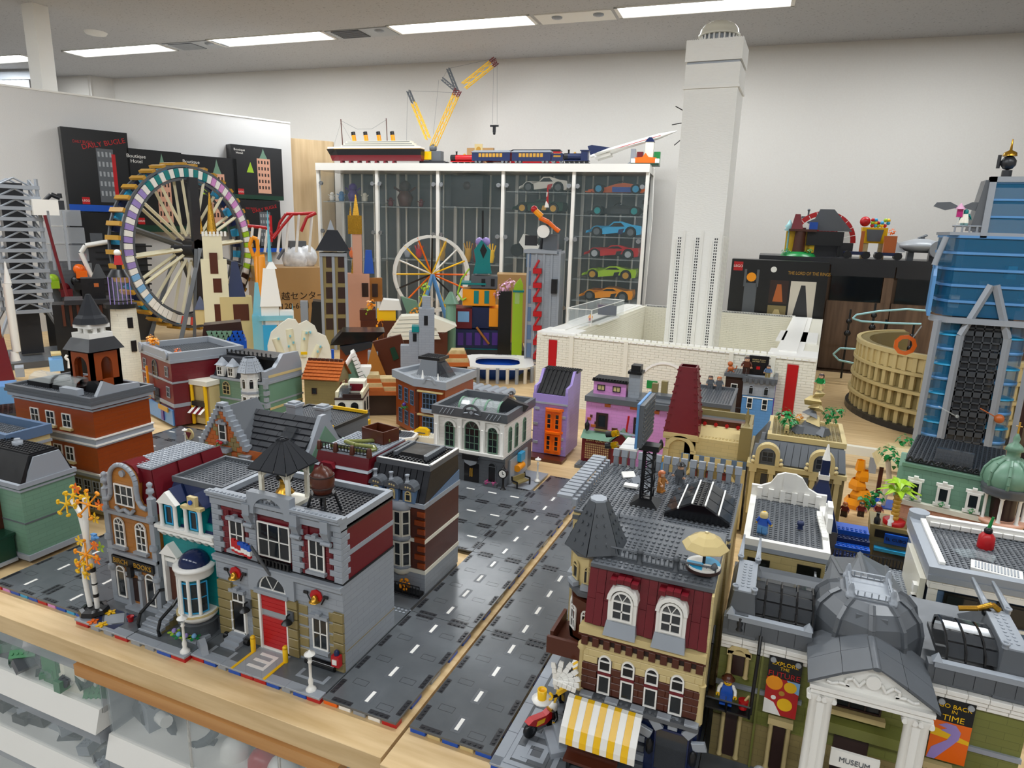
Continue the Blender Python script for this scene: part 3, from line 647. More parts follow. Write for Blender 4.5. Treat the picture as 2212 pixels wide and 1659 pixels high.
# bell tower
bx, by, bz = 12.6,9.2, g1+.7
fs.q('tower_base', BX(bx-2.9, bx+2.9, by-2.4, by+2.6, bz-.6, bz+.5), 'lbg'); bt = MB(); bt.box(bx-3, bx+3, by-2.6, by+2.8, bz+.5, bz+1.1)
for sx in (-1,1):
    for sy in (-1,1): bt.box(bx+sx*2.6-.3, bx+sx*2.6+.3, by+sy*2.2-.3, by+sy*2.2+.3, bz+1.1, bz+6.6)
for (fn, o_) in ((FR(by-2.5), bx),(FR(by+2.1), bx)):
    for i in range(8):
        a, b = pi*i/8, pi*(i+1)/8; q = MB(fn); 
        bt.pr([(bx-2.2*cos(a), bz+4.8+1.5*sin(a)),(bx-2.2*cos(b), bz+4.8+1.5*sin(b)),(bx-2.2*cos(b), bz+6.8),(bx-2.2*cos(a), bz+6.8)], fn(0,0,0)[1], fn(0,0,0)[1]+.4)
for x_ in (bx-2.9, bx+2.5):
    for i in range(8):
        a, b = pi*i/8, pi*(i+1)/8
        bt.prx([(by-2.0*cos(a), bz+4.8+1.5*sin(a)),(by-2.0*cos(b), bz+4.8+1.5*sin(b)),(by-2.0*cos(b), bz+6.8),(by-2.0*cos(a), bz+6.8)], x_, x_+.4)
fs.q('belfry', bt, 'offwhite'); tr_ = fs.q('belfry_roof', BX(bx-3, bx+3, by-2.6, by+2.6, bz+6.7, bz+6.9), 'roof')
for k,(wd_, z0) in enumerate(((3.8,6.7),(3.0,7.7),(2.2,8.7),(1.4,9.6))):
    for sx in range(4):
        t0 = .25; hw = wd_; tw = wd_-.95
        # shingled courses: each side of each tier is one slab
        mm = MB(); z1 = bz+z0; a, b = hw, tw
        P4 = [(-a,-a),(a,-a),(a, a),(-a, a)]; Q4 = [(-b,-b),(b,-b),(b, b),(-b, b)]
        p0, p1 = P4[sx], P4[(sx+1) % 4]; q0, q1 = Q4[sx], Q4[(sx+1) % 4]
        for u in range(3):
            l0 = u/3+.01; l1 = (u+1)/3-.01; lp = lambda A_, B_, l: (bx+A_[0]+(B_[0]-A_[0])*l, by+A_[1]+(B_[1]-A_[1])*l)
            c = [lp(p0, p1, l0), lp(p0, p1, l1), lp(q0, q1, l1), lp(q0, q1, l0)]; mm = MB()
            mm.add([(c[0][0], c[0][1], z1),(c[1][0], c[1][1], z1),(c[2][0], c[2][1], z1+1.15),(c[3][0], c[3][1], z1+1.3),(c[0][0], c[0][1], z1+.25),(c[1][0], c[1][1], z1+.25),(c[2][0], c[2][1], z1+1.55),(c[3][0], c[3][1], z1+1.55)],
                [(0,3,2,1),(4,5,6,7),(0,1,5,4),(1,2,6,5),(2,3,7,6),(3,0,4,7)])
            fs.q('shingle', mm, 'roof', parent=tr_)
fs.q('finial', BX(bx-.7, bx+.7, by-.7, by+.7, bz+10.6, bz+11.1).studs(bx-.8, bx+.8, by-.8, by+.8, bz+11.1, n=8), 'roof')
fs.q('bell', LA((bx, by, bz+2.2), [(1.5,0),(1.3,.4),(.8,.9),(.7,1.9),(.8,2.2),(.3,2.4)],16), 'gold+k')
fs.q('bell_yoke', SP((bx-.9, by, bz+4.6),.7).sph((bx+.9, by, bz+4.6),.7), 'black')
# rooftop water barrel on a black stand
wt = T('water_barrel', 'brown banded water barrel on a black four-legged stand on the fire station roof', 'water barrel',-25.6+19.6, FY+3.4, g1+.7)
for sx in (-1,1):
    for sy in (-1,1): wt.q('leg', PH([(sx*1.9, sy*1.9,0),(sx*1.5, sy*1.5,1.8),(sx*1.2, sy*1.2,3.1)],.22), 'black')
wt.q('ring', LA((0,0,3.0), [(1.9,0),(2.0,.15),(1.9,.3)],14), 'black')
wt.q('barrel', LA((0,0,3.3), [(1.35,0),(1.75,.9),(1.9,1.9),(1.8,2.9),(1.4,3.5),(.9,4.0),(.3,4.25),(.15,4.6)],20), 'brown')
for z in (.9,2.7): wt.q('hoop', LA((0,0,3.3+z), [(1.85,0),(1.92,.12),(1.85,.25)],20), 'dkbrown')
# helmet crests, wall lamps, flag, alarm box
for k,(px, py) in enumerate(((403,1070),(1045,1255))):
    x, z = fs.P(*vj(px, py), FY-.5); c = T('helmet_crest', 'gold fire helmet between two axes, %s of the garage door' % ('left', 'right')[k], 'crest',-25.6+x, FY-.4, z)
    c.q('shield', CY((0,0,.2),(0,-.25,.2),1.15, n=8, smooth=False), 'red'); c.q('helmet', LA((0,-.5,-.5), [(.95,0),(.9,.12),(.55,.2),(.5,.75),(.2,1.05)],12), 'gold+k')
    for sx in (-1,1): c.q('axe', BR((sx*1.0,-.2,-.9),(sx*1.9,-.2,.7),.22).box(sx*1.5, sx*2.3,-.35,-.1,.3,.75), 'black')
for k,(px, py) in enumerate(((505,1330),(840,1430))):
    x, z = fs.P(*vj(px, py), FY-.7); c = T('wall_lamp', 'black wall lamp with yellow lens %s of the garage door' % ('left', 'right')[k], 'wall lamp',-25.6+x, FY-.6, z)
    c.q('bracket', BX(-.5,.6,-.3,0,-.2,1.4), 'dbg'); c.q('shade', LA((-.1,-.9,-.3), [(.9,0),(.5,.5),(.2,.7)],12).path([(-.1,-.9,.4),(-.1,-.8,.9),(0,-.2,1)],.15), 'black'); c.q('lens', LA((-.1,-.9,-.75), [(.2,0),(.35,.45)],10), 'yellow+t')
fl = T('brick_flag', 'small wavy red, white and blue brick-built flag on a slanted grey pole', 'flag',-25.6+doorx, FY-1.0,14.0)
fl.q('pole', CY((0,.3,0),(-1.1,-2.3,6.0),.25), 'dbg')
for i in range(6):
    z = (0.0,.3,.5,.4,.6,.9)[i]*.6; x = -1.3-.62*i
    fl.q('stripe', BX(x-.3, x+.3,-2.6,-2.2,4.3+z,5.9+z) if 0 else BX(x-.3, x+.3,-2.6,-2.2,3.9+z,4.3+z), 'red'); fl.q('stripe', BX(x-.3, x+.3,-2.6,-2.2,4.3+z,4.7+z), 'white')
    fl.q('stripe', BX(x-.3, x+.3,-2.6,-2.2,4.7+z,5.1+z), 'red' if i > 2 else 'white'); fl.q('stripe', BX(x-.3, x+.3,-2.6,-2.2,5.1+z,5.5+z), 'red' if i > 2 else 'blue')
    fl.q('canton', BX(x-.3, x+.3,-2.6,-2.2,5.5+z,6.0+z), 'red' if i > 3 else 'blue')
al = T('alarm_box', 'small red alarm box with a blue light by the corner of the fire station', 'alarm box',-25.6+24.6, FY-.9,1.6)
al.q('body', BX(-.7,.7,-.6,.3,0,1.9), 'red'); al.q('panel', BX(-.45,.35,-.75,-.6,.5,1.3), 'white'); al.q('beacon', LA((0,-.1,1.9), [(.42,0),(.42,.6),(.2,.85)],10), 'dkblue+g')
x, y, _ = A(672,1490); lamp_post(x, y,0, 'white street lamp at the kerb in front of the fire station')
x, y, _ = A(400,1408); lamp_post(x, y,0, 'white street lamp at the kerb in front of the teal townhouse')
# ---- BIRCH BOOKSHOP (12.8 wide) and TEAL TOWNHOUSE (12.8 wide)
bs = T('bookshop', 'nougat and grey toy bookshop with a rounded gable and dark red roof', 'toy building',-51.6,-1.6,0)
baseplate(bs,0,12.8,0,25.6, supports=('red', 'lbg', 'lbg', 'red'))
fy = 7.6; NG = 'nougat+s'
bs.q('wall', BX(1.2,12.6, fy,24.6,0,19.0), NG)
bs.q('side_pilaster', BX(.5,1.7, fy-.4, fy+.6,0,22).box(11.7,12.8, fy-.4, fy+.6,0,22), 'lbg')
for x in (1.1,12.25):
    for z in (6.5,12.5,18.0): bs.q('pilaster_joint', LA((x, fy-.3, z), [(.75,0),(.8,.4),(.7,.9)],10), 'lbg')
    bs.q('finial', LA((x, fy,22), [(.7,0),(.3,.4),(.3,.8),(.7,1.1),(.6,1.7),(.25,2.0),(.5,2.4),(.5,2.7),(.2,3.0)],10), 'lbg')
[bs.q('string_course', BX(.6,12.8, fy-.7, fy, z, z+.65), 'lbg') for z in (9.8,17.6)]
gx = 6.2; pts = [(1.4,18.2),(11.5,18.2),(11.5,20.2),(10.0,20.4),(9.4,21.6),(9.3,23.4)]+[(gx+3.1*cos(a),24.0+3.1*sin(a)) for a in [R_(q) for q in range(0,181,20)]]+[(3.1,21.6),(2.5,20.4),(1.4,20.2)]
bs.q('gable', PR(pts, fy-.1, fy+.5), NG)
m = MB(); rp = [(11.5,20.0),(10.3,20.2),(9.6,21.2),(9.4,22.6),(9.4,24.0)]+[(gx+3.2*cos(a),24.0+3.2*sin(a)) for a in [R_(q) for q in range(15,181,15)]]+[(3.0,22.6),(2.8,21.2),(2.1,20.2),(1.0,20.0)]
for a, b in zip(rp, rp[1:]): m.cyl((a[0], fy-.35, a[1]),(b[0], fy-.35, b[1]),.42, n=8)
bs.q('gable_moulding', m, 'lbg')
win(bs, gx,19.6,4.6,3.9, FR(fy-.2), cols=3, rows=2); bs.q('gable_ornament', CY((gx, fy-.5,25.6),(gx, fy,25.6),.6, n=12).path([(gx-2.2, fy-.5,19.2),(gx-1.4, fy-.5,18.4),(gx, fy-.5,19.0),(gx+1.4, fy-.5,18.4),(gx+2.2, fy-.5,19.2)],.35), 'lbg')
for x in (3.9,9.2): win(bs, x,11.5,2.5,4.2, FR(fy-.1), cols=2, rows=3, arch=True, sill='lbg')
bs.q('shop_sign', BX(1.9,12.1, fy-.9, fy-.5,8.0,9.6), 'black', label='long black fascia with gold letters'); text(bs, 'BIRCH',1.3,(4.2, fy-.95,8.8), 'gold'); text(bs, 'BOOKS',1.3,(9.6, fy-.95,8.8), 'gold')
bs.q('hanging_lantern', BX(6.4,7.4, fy-1.6, fy-.9,6.6,8.6), 'black'); 
for x in (3.1,10.4):
    win(bs, x,1.2,2.2,5.2, FR(fy-.2), cols=1, rows=1, arch=True)
bs.q('door', BX(5.7,7.9, fy-.1, fy+.1,1.0,5.6), 'dkbrown'); bs.q('door_surround', BX(5.0,5.7, fy-.8, fy,0,5.8).box(7.9,8.6, fy-.8, fy,0,5.8), 'lbg')
for k in range(5):
    a = R_(20+35*k); bs.piece('arch_stone', brickmesh(.85,.7,.7, 'lbg'),(6.8+1.7*cos(a), fy-.8,5.6+1.4*sin(a)))
bs.q('plinth', BX(.8,5.0, fy-.5, fy,0,.9).box(8.6,12.6, fy-.5, fy,0,.9).box(5,8.6, fy-1.6, fy,0,.5), 'lbg')
rf = bs.q('mansard_roof', MB().tb((1.2,12.9, fy+.6,24.6),(5.0,11.2, fy+1.4,22.6),19.0,26.5), 'dkred')
for k in range(3): bs.q('roof_panel', MB().add([(12.95, fy+.8+k*5.6,19.0),(12.95, fy+6.2+k*5.6,19.0),(11.28, fy+6.0+k*5.2,26.5),(11.28, fy+1.5+k*5.2,26.5),(13.15, fy+.8+k*5.6,19.0),(13.15, fy+6.2+k*5.6,19.0),(11.48, fy+6.0+k*5.2,26.5),(11.48, fy+1.5+k*5.2,26.5)], [(4,5,6,7),(0,4,7,3),(1,2,6,5),(0,1,5,4),(3,7,6,2)]), 'dkred', parent=rf)
studplate(bs,4.8,11.4, fy+1.2,22.8,26.9, 'lbg'); m = MB()
for k in range(6): a, b = R_(30*k), R_(30*k+30); m.pr([(gx-3.3*cos(a),24.2+3.3*sin(a)),(gx-3.3*cos(b),24.2+3.3*sin(b)),(gx-2.9*cos(b),24.2+2.9*sin(b)),(gx-2.9*cos(a),24.2+2.9*sin(a))], fy+.5, fy+4.0)
bs.q('dormer_barrel', m, 'dkred+g'); bs.q('dormer_side', BX(gx-2.9, gx+2.9, fy+.5, fy+3.9,20,24.2), 'nougat')
bs.q('pavement_diamond', MB().prz([(6.2,.9),(8.6,2.9),(6.2,4.9),(3.8,2.9)],.01,.06), 'lbg'); bs.q('pavement_corner', MB().prz([(3.4,.7),(6.0,.7),(3.4,2.7)],.01,.04).prz([(9.0,.7),(9,2.7),(6.4,.7)],.01,.04).prz([(3.4,5.1),(3.4,3.1),(6,5.1)],.01,.04).prz([(9,3.1),(9,5.1),(6.4,5.1)],.01,.04), 'dkblue')
single('bucket', LA((0,0,0), [(.42,0),(.55,.9),(.62,.95),(.5,.95),(.45,.2)],12), 'red', 'tiny red bucket on the pavement before the bookshop', 'bucket', *A(*vi(1043,1262))[:2],.06)
th = T('townhouse', 'teal toy townhouse with a white round bay and dark blue dome', 'toy building',-38.6,-1.6,0)
baseplate(th,0,12.9,0,25.6, supports=('lbg', 'lbg', 'blue', 'red'))
ty = 8.6
th.q('wall', BX(.1,12.7, ty,24.6,0,19.2), 'teal+s'); th.q('plinth', BX(.1,12.7, ty-.3, ty,0,2.6), 'dbg')
th.q('cornice', BX(-.2,12.9, ty-1.3, ty,17.0,17.6).box(0,12.8, ty-.9, ty,16.2,17), 'white')
for i in range(8): th.q('corbel', MB().tb((.6+i*1.6,1.2+i*1.6, ty-.4, ty),(.5+i*1.6,1.3+i*1.6, ty-1.0, ty),15.4,16.2), 'white')
th.q('mansard_roof', MB().tb((0,12.8, ty-.2,24.6),(.8,12.0, ty+2.6,23),17.6,24.2), 'dkblue')
rim(th,.6,12.2, ty+2.4,23.2,24.2,25.2,.5, 'dbg', 'roof_railing'); studplate(th,1,12, ty+3,23,24.5, 'dbg')
for k, x in enumerate((3.0,8.6)):
    dm = th.q('dormer', BX(x-1.7, x+1.7, ty-.5, ty+3,17.6,22.0), 'teal'); win(th, x,18.0,1.7,3.4, FR(ty-.6), cols=1, rows=1, fm='azure')
    for sx in (-1,1): th.q('column', LA((x+sx*1.6, ty-.9,17.6), [(.5,0),(.35,.3),(.33,3.8),(.5,4.2)],10), 'white', parent=dm)
    th.q('pediment', PR([(x-2.3,21.8),(x+2.3,21.8),(x,24.0)], ty-1.3, ty-.3) if k == 0 else BX(x-2.2, x+2.2, ty-1.3, ty-.3,21.8,22.3).box(x-.9, x+.9, ty-1.0, ty-.3,22.3,24), 'white' if k == 0 else 'tan', parent=dm)
    th.q('dormer_roof', PR([(x-2.2,22.0),(x+2.2,22.0),(x,24.3)], ty-.3, ty+3.2), 'dkblue', parent=dm)
    if k: th.q('roundel', CY((x, ty-1.05,23.1),(x, ty-1.3,23.1),.4), 'blue', parent=dm)
bc_ = (8.9, ty-1.6)
th.q('bay_base', LA((bc_[0], bc_[1],0), [(3.2,0),(3.2,2.3),(3.4,2.5)],16), 'dbg+s')
th.q('bay_floor', LA((bc_[0], bc_[1],2.6), [(2.6,0),(3.1,.5),(3.3,.8),(3.3,1.5),(3.0,1.6)],18), 'white'); th.q('bay_trim', LA((bc_[0], bc_[1],3.9), [(3.45,0),(3.45,.25)],18), 'tan')
for a in range(-170,0,34): 
    q = R_(a); th.q('column', LA((bc_[0]+2.75*cos(q), bc_[1]+2.75*sin(q),4.3), [(.3,0),(.28,6.6)],10), 'white')
for a in range(-153,0,34):
    q = R_(a); cx, cy = bc_[0]+2.35*cos(q), bc_[1]+2.35*sin(q)
    fn = (lambda cx, cy, q: (lambda u, v, d: (cx-u*sin(q)+d*cos(q), cy+u*cos(q)+d*sin(q), v)))(cx, cy, q)
    win(th,0,4.4,1.35,5.6, fn, cols=1, rows=2, fm='azure', fr=.18)
th.q('bay_entablature', LA((bc_[0], bc_[1],10.6), [(2.9,0),(3.1,.4),(3.1,1.3),(3.4,1.5),(3.4,1.9),(2.6,2.0)],20), 'white')
th.q('dome', SP((bc_[0], bc_[1],12.5),2.5,20,8,.95, True), 'dkblue+g')
th.q('entrance_pediment', PR([(.4,12.2),(4.6,12.2),(2.5,14.4)], ty-1.4, ty), 'white'); th.q('entrance_frame', BX(.6,1.2, ty-1.1, ty,3,12.2).box(3.8,4.4, ty-1.1, ty,3,12.2).box(.6,4.4, ty-.9, ty,10.8,11.4), 'white')
th.q('entrance_grille', BX(1.2,3.8, ty-.6, ty,9.6,10.8), 'silver'); th.q('door', BX(1.3,3.7, ty-.35, ty-.1,3,9.6), 'brown')
for i in range(7):
    sy = ty-1.2-i*.85; th.piece('stair_tread', brickmesh(3.4 if i < 4 else 4.6,.45,.84, 'lbg'),(2.6+(0 if i < 4 else -.6), sy-.0,2.6-i*.44)); th.q('stair_riser', BX(.9,4.3, sy+.02, sy+.8,0,2.6-i*.44), 'dktan')
for sx in (.3,5.0): th.q('stair_railing', PH([(sx, ty-1,5),(sx, ty-2,5.4),(sx-.2, ty-3.2,4.2),(sx-.4, ty-4.6,3.4),(sx-.5, ty-5.6,2.8),(sx-.5, ty-6.2,1.2),(sx-.5, ty-6.0,0)],.28), 'black')
th.q('flower_bed', MB().prz([(6.2, ty-5.2),(11.8, ty-5.2),(12.4, ty-2.6),(5.8, ty-2.6)],0,.5), 'lbg')
for k,(x, y, c) in enumerate(((6.8, ty-5, 'lavender'),(8.3, ty-5.4, 'bluey'),(9.7, ty-5.2, 'lavender'),(11.0, ty-4.7, 'bluey'))):
    f = T('flower', ['violet flower at the left end of the townhouse bed', 'blue flower second in the townhouse bed', 'violet flower third in the townhouse bed', 'blue flower at the right end of the townhouse bed'][k], 'flower',-38.6+x,-1.6+y,.5, group='flowers in the townhouse bed')
    m = MB()
    for a in range(5): q = R_(72*a); m.prz([(0,0),(.9*cos(q-.3),.9*sin(q-.3)),(1.1*cos(q),1.1*sin(q)),(.9*cos(q+.3),.9*sin(q+.3))],.25,.38)
    f.q('leaves', m, 'lime' if k % 2 == 0 else 'green'); f.q('bud', LA((0,0,.35), [(.35,0),(.42,.3),(.25,.55)],9), c)
single('bench_ramp', MB().prx([(0,0),(3.6,0),(3.2,1.0),(2.2,1.9),(.8,1.4)],-.5,.5), 'lbg', 'small grey curved ramp on the pavement before the black door', 'ramp', *A(*vo(1640,580))[:2],0,60)
# birch tree
tx, ty_, _ = A(190,1330); bt_ = T('birch_tree', 'white birch tree with curved trunks and yellow and orange leaves at the pavement corner', 'tree', tx, ty_+1.2,0)
bt_.q('planter', LA((0,0,0), [(2.2,0),(2.5,.3),(2.3,1.0),(1.6,1.2),(1.5,.9)],8, smooth=False), 'black')
for p in ([(-.9,0,1),(-1.4,0,6),(-1.2,0,10.5),(.1,0,13.4)], [(.7,.2,1),(.7,.2,8),(.4,0,14),(.9,0,19),(1.3,0,22)], [(-.3,.2,10),(.2,0,15),(-.5,0,19),(-2.2,0,21.2)]): bt_.q('trunk', PH([(a, b, c) for a, b, c in p],.42,10), 'white')
bt_.q('bark_band', LA((.7,.2,3.2), [(.5,0),(.5,.6)],8).lathe((.7,.2,5.6), [(.5,0),(.5,.25)],8).lathe((.7,.2,8.1), [(.5,0),(.5,.8)],8), 'black')
def sprig(c, r, mat, tilt, n=6):
    m = MB()
    for k in range(n):
        a = 2*pi*k/n; e = (c[0]+r*cos(a), c[1]+tilt*r*sin(a)*.5, c[2]+r*sin(a)*.8); m.path([c, e],.16,5)
        for b in (-.5,0,.5): m.sph((e[0]+.45*cos(a+b), e[1], e[2]+.45*sin(a+b)),.3,6,4)
    m.sph(c,.4,8,4); return m
for c, r, col in (((2.9,-.6,21.4),2.3, 'brightor'),((-3.2,-.3,20.2),1.8, 'yellow'),((1.6,-1.2,12.2),2.3, 'brightor'),((-1.6,0,22.0),1.4, 'yellow'),((.9,-1.4,10.4),1.5, 'yellow')):
    bt_.q('leaf_sprig', sprig(c, r, col,.8), col)
for c, col in (((5.6,-.6,21.8), 'orange'),((-.6,0,23.4), 'orange'),((4.2,-1.2,11.9), 'orange'),((4.6,-.6,14.0), 'lime'),((4.4,-1.4,14.6), 'orange'),((4.2,-.6,19.2), 'yellow'),((.6,-1.4,14.6), 'yellow'),((1.6,-1.6,8.6), 'yellow'),((2.6,-.6,22.6), 'yellow')):
    m = MB()
    for a in range(5): q = R_(72*a+20); m.add([(c[0], c[1], c[2]),(c[0]+.8*cos(q-.4), c[1]-.1, c[2]+.8*sin(q-.4)),(c[0]+1.15*cos(q), c[1], c[2]+1.15*sin(q)),(c[0]+.8*cos(q+.4), c[1]-.1, c[2]+.8*sin(q+.4)),(c[0]+.5*cos(q), c[1]+.15, c[2]+.5*sin(q))], [(0,1,2,3),(0,4,1),(4,2,1),(4,3,2),(0,3,4)])
    bt_.q('leaf', m, col)
bd = T('toy_bird', 'tiny blue bird perched on the birch tree', 'bird', tx+4.2, ty_,15.4); bd.q('body', SP((0,0,.5),.55).tb((-.3,.3,-.3,.3),(-.5,.5,-.3,.3),.8,1.2), 'medblue'); bd.q('tail', BX(.4,1.0,-.2,.2,.5,.7), 'medblue')
for k,(px, py, c, l) in enumerate(((740,1268, 'orange', 'fallen orange leaf on the pavement below the birch tree'),(880,1195, 'yellow', 'fallen yellow leaf behind the orange one by the birch planter'),(812,1292, 'yellow', 'fallen yellow leaf nearest the kerb'))):
    x, y, _ = A(*vi(px, py)); m = MB()
    for a in range(5): q = R_(72*a+13*k); m.prz([(0,0),(.7*cos(q-.4),.7*sin(q-.4)),(1.0*cos(q),1.0*sin(q)),(.7*cos(q+.4),.7*sin(q+.4))],0,.18)
    single('fallen_leaf', m.lathe((0,0,.15), [(.3,0),(.3,.2)],8), c, l, 'leaf', x, y,.02, group='fallen leaves by the birch')
# ---- RED MANSARD and BLACK MANSARD corner house (behind the fire station)
mr = T('red_roof_house', 'toy house with a dark red mansard, chimney caps and a green hose on its roof', 'toy building',-26.2,31.0,0)
mr.q('wall', BX(.2,13.2,.6,15.5,0,19.4), 'sgreen+s'); mr.q('mansard_roof', MB().tb((.2,13.2,.4,15.6),(.8,12.8,2.0,15.2),19.4,24.8), 'dkred'); mr.q('roof_band', BX(.1,13.4,.2,.6,18.6,19.5).tb((.35,13.3,.7,15.4),(.4,13.2,.95,15.4),22.2,22.6), 'lbg')
x, z, w_, h_ = rect(mr, vj,(1115,305),(1165,250),.8); dm = mr.q('dormer', BX(x-1.6, x+1.6,.1,3,19.4,22.2).pr([(x-1.9,22.2),(x+1.9,22.2),(x+1.2,23.2),(x-1.2,23.2)],.1,3), 'dkred'); win(mr, x,19.7,1.9,2.2, FR(0), fr=.2)
studplate(mr,1,12.8,2.0,15,25.1, 'lbg'); fence(mr,(1,2.2,25.2),(12.8,2.2,25.2),1.3,16, 'black')
for i in range(4): mr.q('chimney_pot', LA((1+3.9*i,2.2,25.0), [(.6,0),(.45,1.5),(.3,1.8)],9), 'brown')
single('garden_hose', PH([(0,0,.3),(3,.6,.3),(6,0,.3),(8.5,.5,.3),(9.2,2,.3),(8,3.2,.3),(4,2.6,.3),(1,3.4,.3),(4,5.2,.3),(6.4,6.8,.4),(9,7.6,.5)],.42,8), 'olive+g', 'olive green hose lying in loops on the red-roofed house', 'hose',-23.4,34.4,25.3)
cr = T('wooden_crate', 'open brown wooden crate on the roof behind the green hose', 'crate',-17.4,43.0,25.3,-12)
for a in (-1,1): cr.q('side', BX(-3,3, a*2.2-.15, a*2.2+.15,0,2.6), 'brown'); cr.q('end', BX(a*3-.15, a*3+.15,-2.2,2.2,0,2.6), 'brown')
cr.q('bottom', BX(-3,3,-2.2,2.2,0,.3), 'brown')
ck = T('corner_house', 'brown toy corner house with a black mansard, three arched dormers and a white round bay', 'toy building',-12.9,30.4,0)
ck.q('plinth', BX(.2,12.4,1.4,15.2,0,4.0), 'lbg+s'); ck.q('wall', BX(.2,12.4,1.4,15.2,4.0,18.6), 'brown+s'); ck.q('side_band', BX(.1,12.55,1.2,15.3,10.4,11.1).box(.1,12.55,1.2,15.3,4.0,4.8), 'offwhite')
ck.q('cornice', BX(-.1,12.7,.8,15.3,17.6,18.5), 'lbg'); ck.q('side_gable', MB().prx([(3,18.5),(15.3,18.5),(15.3,20.6)],12.0,12.5), 'sandblue')
rf = ck.q('mansard_roof', MB().tb((.2,12.4,1.2,15.3),(.8,12.2,3.6,15.1),18.4,24.2), 'black+s')
for i in range(9):
    x = .3+i*1.37; ck.q('roof_slab', MB().add([(x,1.0,18.5),(x+1.2,1.0,18.5),(x+1.2,3.3,24.1),(x,3.3,24.1),(x,1.4,18.5),(x+1.2,1.4,18.5),(x+1.2,3.7,24.1),(x,3.7,24.1)], [(3,2,1,0),(0,1,5,4),(1,2,6,5),(2,3,7,6),(3,0,4,7)][:5]), 'roof', parent=rf)
for i in range(3):
    x = 2.4+3.5*i; dm = ck.q('dormer', BX(x-1.25, x+1.25,.6,3,18.4,21.2), 'sandblue'); win(ck, x,18.8,1.3,1.4, FR(.55), cols=1, rows=1, fm='tan', arch=True, fr=.2)
    m = MB()
    for k in range(6): a, b = R_(30*k), R_(30*k+30); m.pr([(x-1.6*cos(a),21.0+1.4*sin(a)),(x-1.6*cos(b),21.0+1.4*sin(b)),(x,21.0)],.2,3.4)
    ck.q('dormer_roof', m, 'dbg', parent=dm); ck.q('chimney_pot', LA((x-.6,1.2,22.0), [(.45,0),(.45,.4),(.3,.5),(.3,1.3),(.45,1.4),(.45,1.7)],10), 'lbg', parent=dm)
    ck.q('egg_moulding', SP((x-.4,.3,21.6),.25,6,4).sph((x+.1,.3,21.6),.25,6,4).sph((x+.6,.3,21.5),.25,6,4), 'tan', parent=dm)
rim(ck,.6,12.4,3.4,15.2,24.1,25.2,.7, 'dbg'); studplate(ck,1.2,11.8,4.0,14.6,25.0, 'black+g'); ck.q('white_edging', BX(11.9,12.5,4,15,25.2,25.35).box(1,12,3.4,3.9,25.2,25.3), 'white+g')
ck.q('skylight', MB().tb((3.4,9.6,6.4,13.4),(4,9,7,12.8),25.0,25.7), 'black+g'); ck.q('skylight_bar', BX(2.8,3.4,6,13.6,25.0,25.9).box(9.6,10.2,6,13.6,25,25.9), 'dbg')
bx_ = 7.2; q = (bx_,.9)
for zz in (5.2,11.5):
    for a in (-135,-90,-45):
        r = R_(a); cx, cy = q[0]+2.0*cos(r), q[1]+1.2+1.9*sin(r); fn = (lambda cx, cy, q: (lambda u, v, d: (cx-u*sin(q)+d*cos(q), cy+u*cos(q)+d*sin(q), v)))(cx, cy, r)
        win(ck,0, zz,1.7,5.2, fn, cols=1, rows=2, fm='offwhite', fr=.3)
ck.q('bay_collar', LA((bx_,2.0,10.6), [(2.2,0),(2.4,.3),(2.4,.8),(2.2,.9)],10).lathe((bx_,2.0,4.6), [(2.1,0),(2.4,.5),(2.3,.8)],10).lathe((bx_,2.0,16.8), [(2.3,0),(2.5,.6),(2.0,1.6)],10), 'lbg')
ck.q('bay_bowl', LA((bx_,2.0,2.8), [(.3,0),(1.3,.3),(2.0,1.0),(2.2,1.9)],14), 'offwhite'); ck.q('bay_core', LA((bx_,2.0,4), [(1.6,0),(1.6,13)],10), 'dbg')
for r in range(7): ck.piece('corner_block', brickmesh(2.2 if r % 2 else 1.6,1.0,.5, 'dkorange'),(11.4 if r % 2 else 11.7,1.0,5.2+1.75*r)); ck.piece('corner_block', brickmesh(2.0,1.0,.5, 'dkorange'),(3.2,1.0,5.2+1.75*r))
fence(ck,(.4,-.7,0),(12.4,-.7,0),2.4,16, 'black'); ck.q('planter', BX(.4,12.4,-.6,1.0,0,.7), 'black')
ck.q('yard', BX(0,12.6,-4.6,14.6,-.6,0), 'dbg')
for k, x in enumerate((3.6,8.6)): single('yellow_flower', sprig((0,0,0),.6, '',1,5), 'brightor', 'small yellow flower behind the black railing, %s one' % ('left', 'right')[k], 'flower',-12.9+x,30.6,1.7)
gp = T('grass_baseplate', 'green and grey studded corner of a baseplate behind the fire station', 'baseplate',-3.8,21.0,-.2)
gp.q('green_plate', BX(0,3.8,0,2.6,-.3,0).studs(0,3.8,0,2.6,0), 'green'); gp.q('grey_plate', BX(0,3.8,2.7,5.0,-.3,.1).studs(0,3.8,2.7,5,.1), 'lbg')
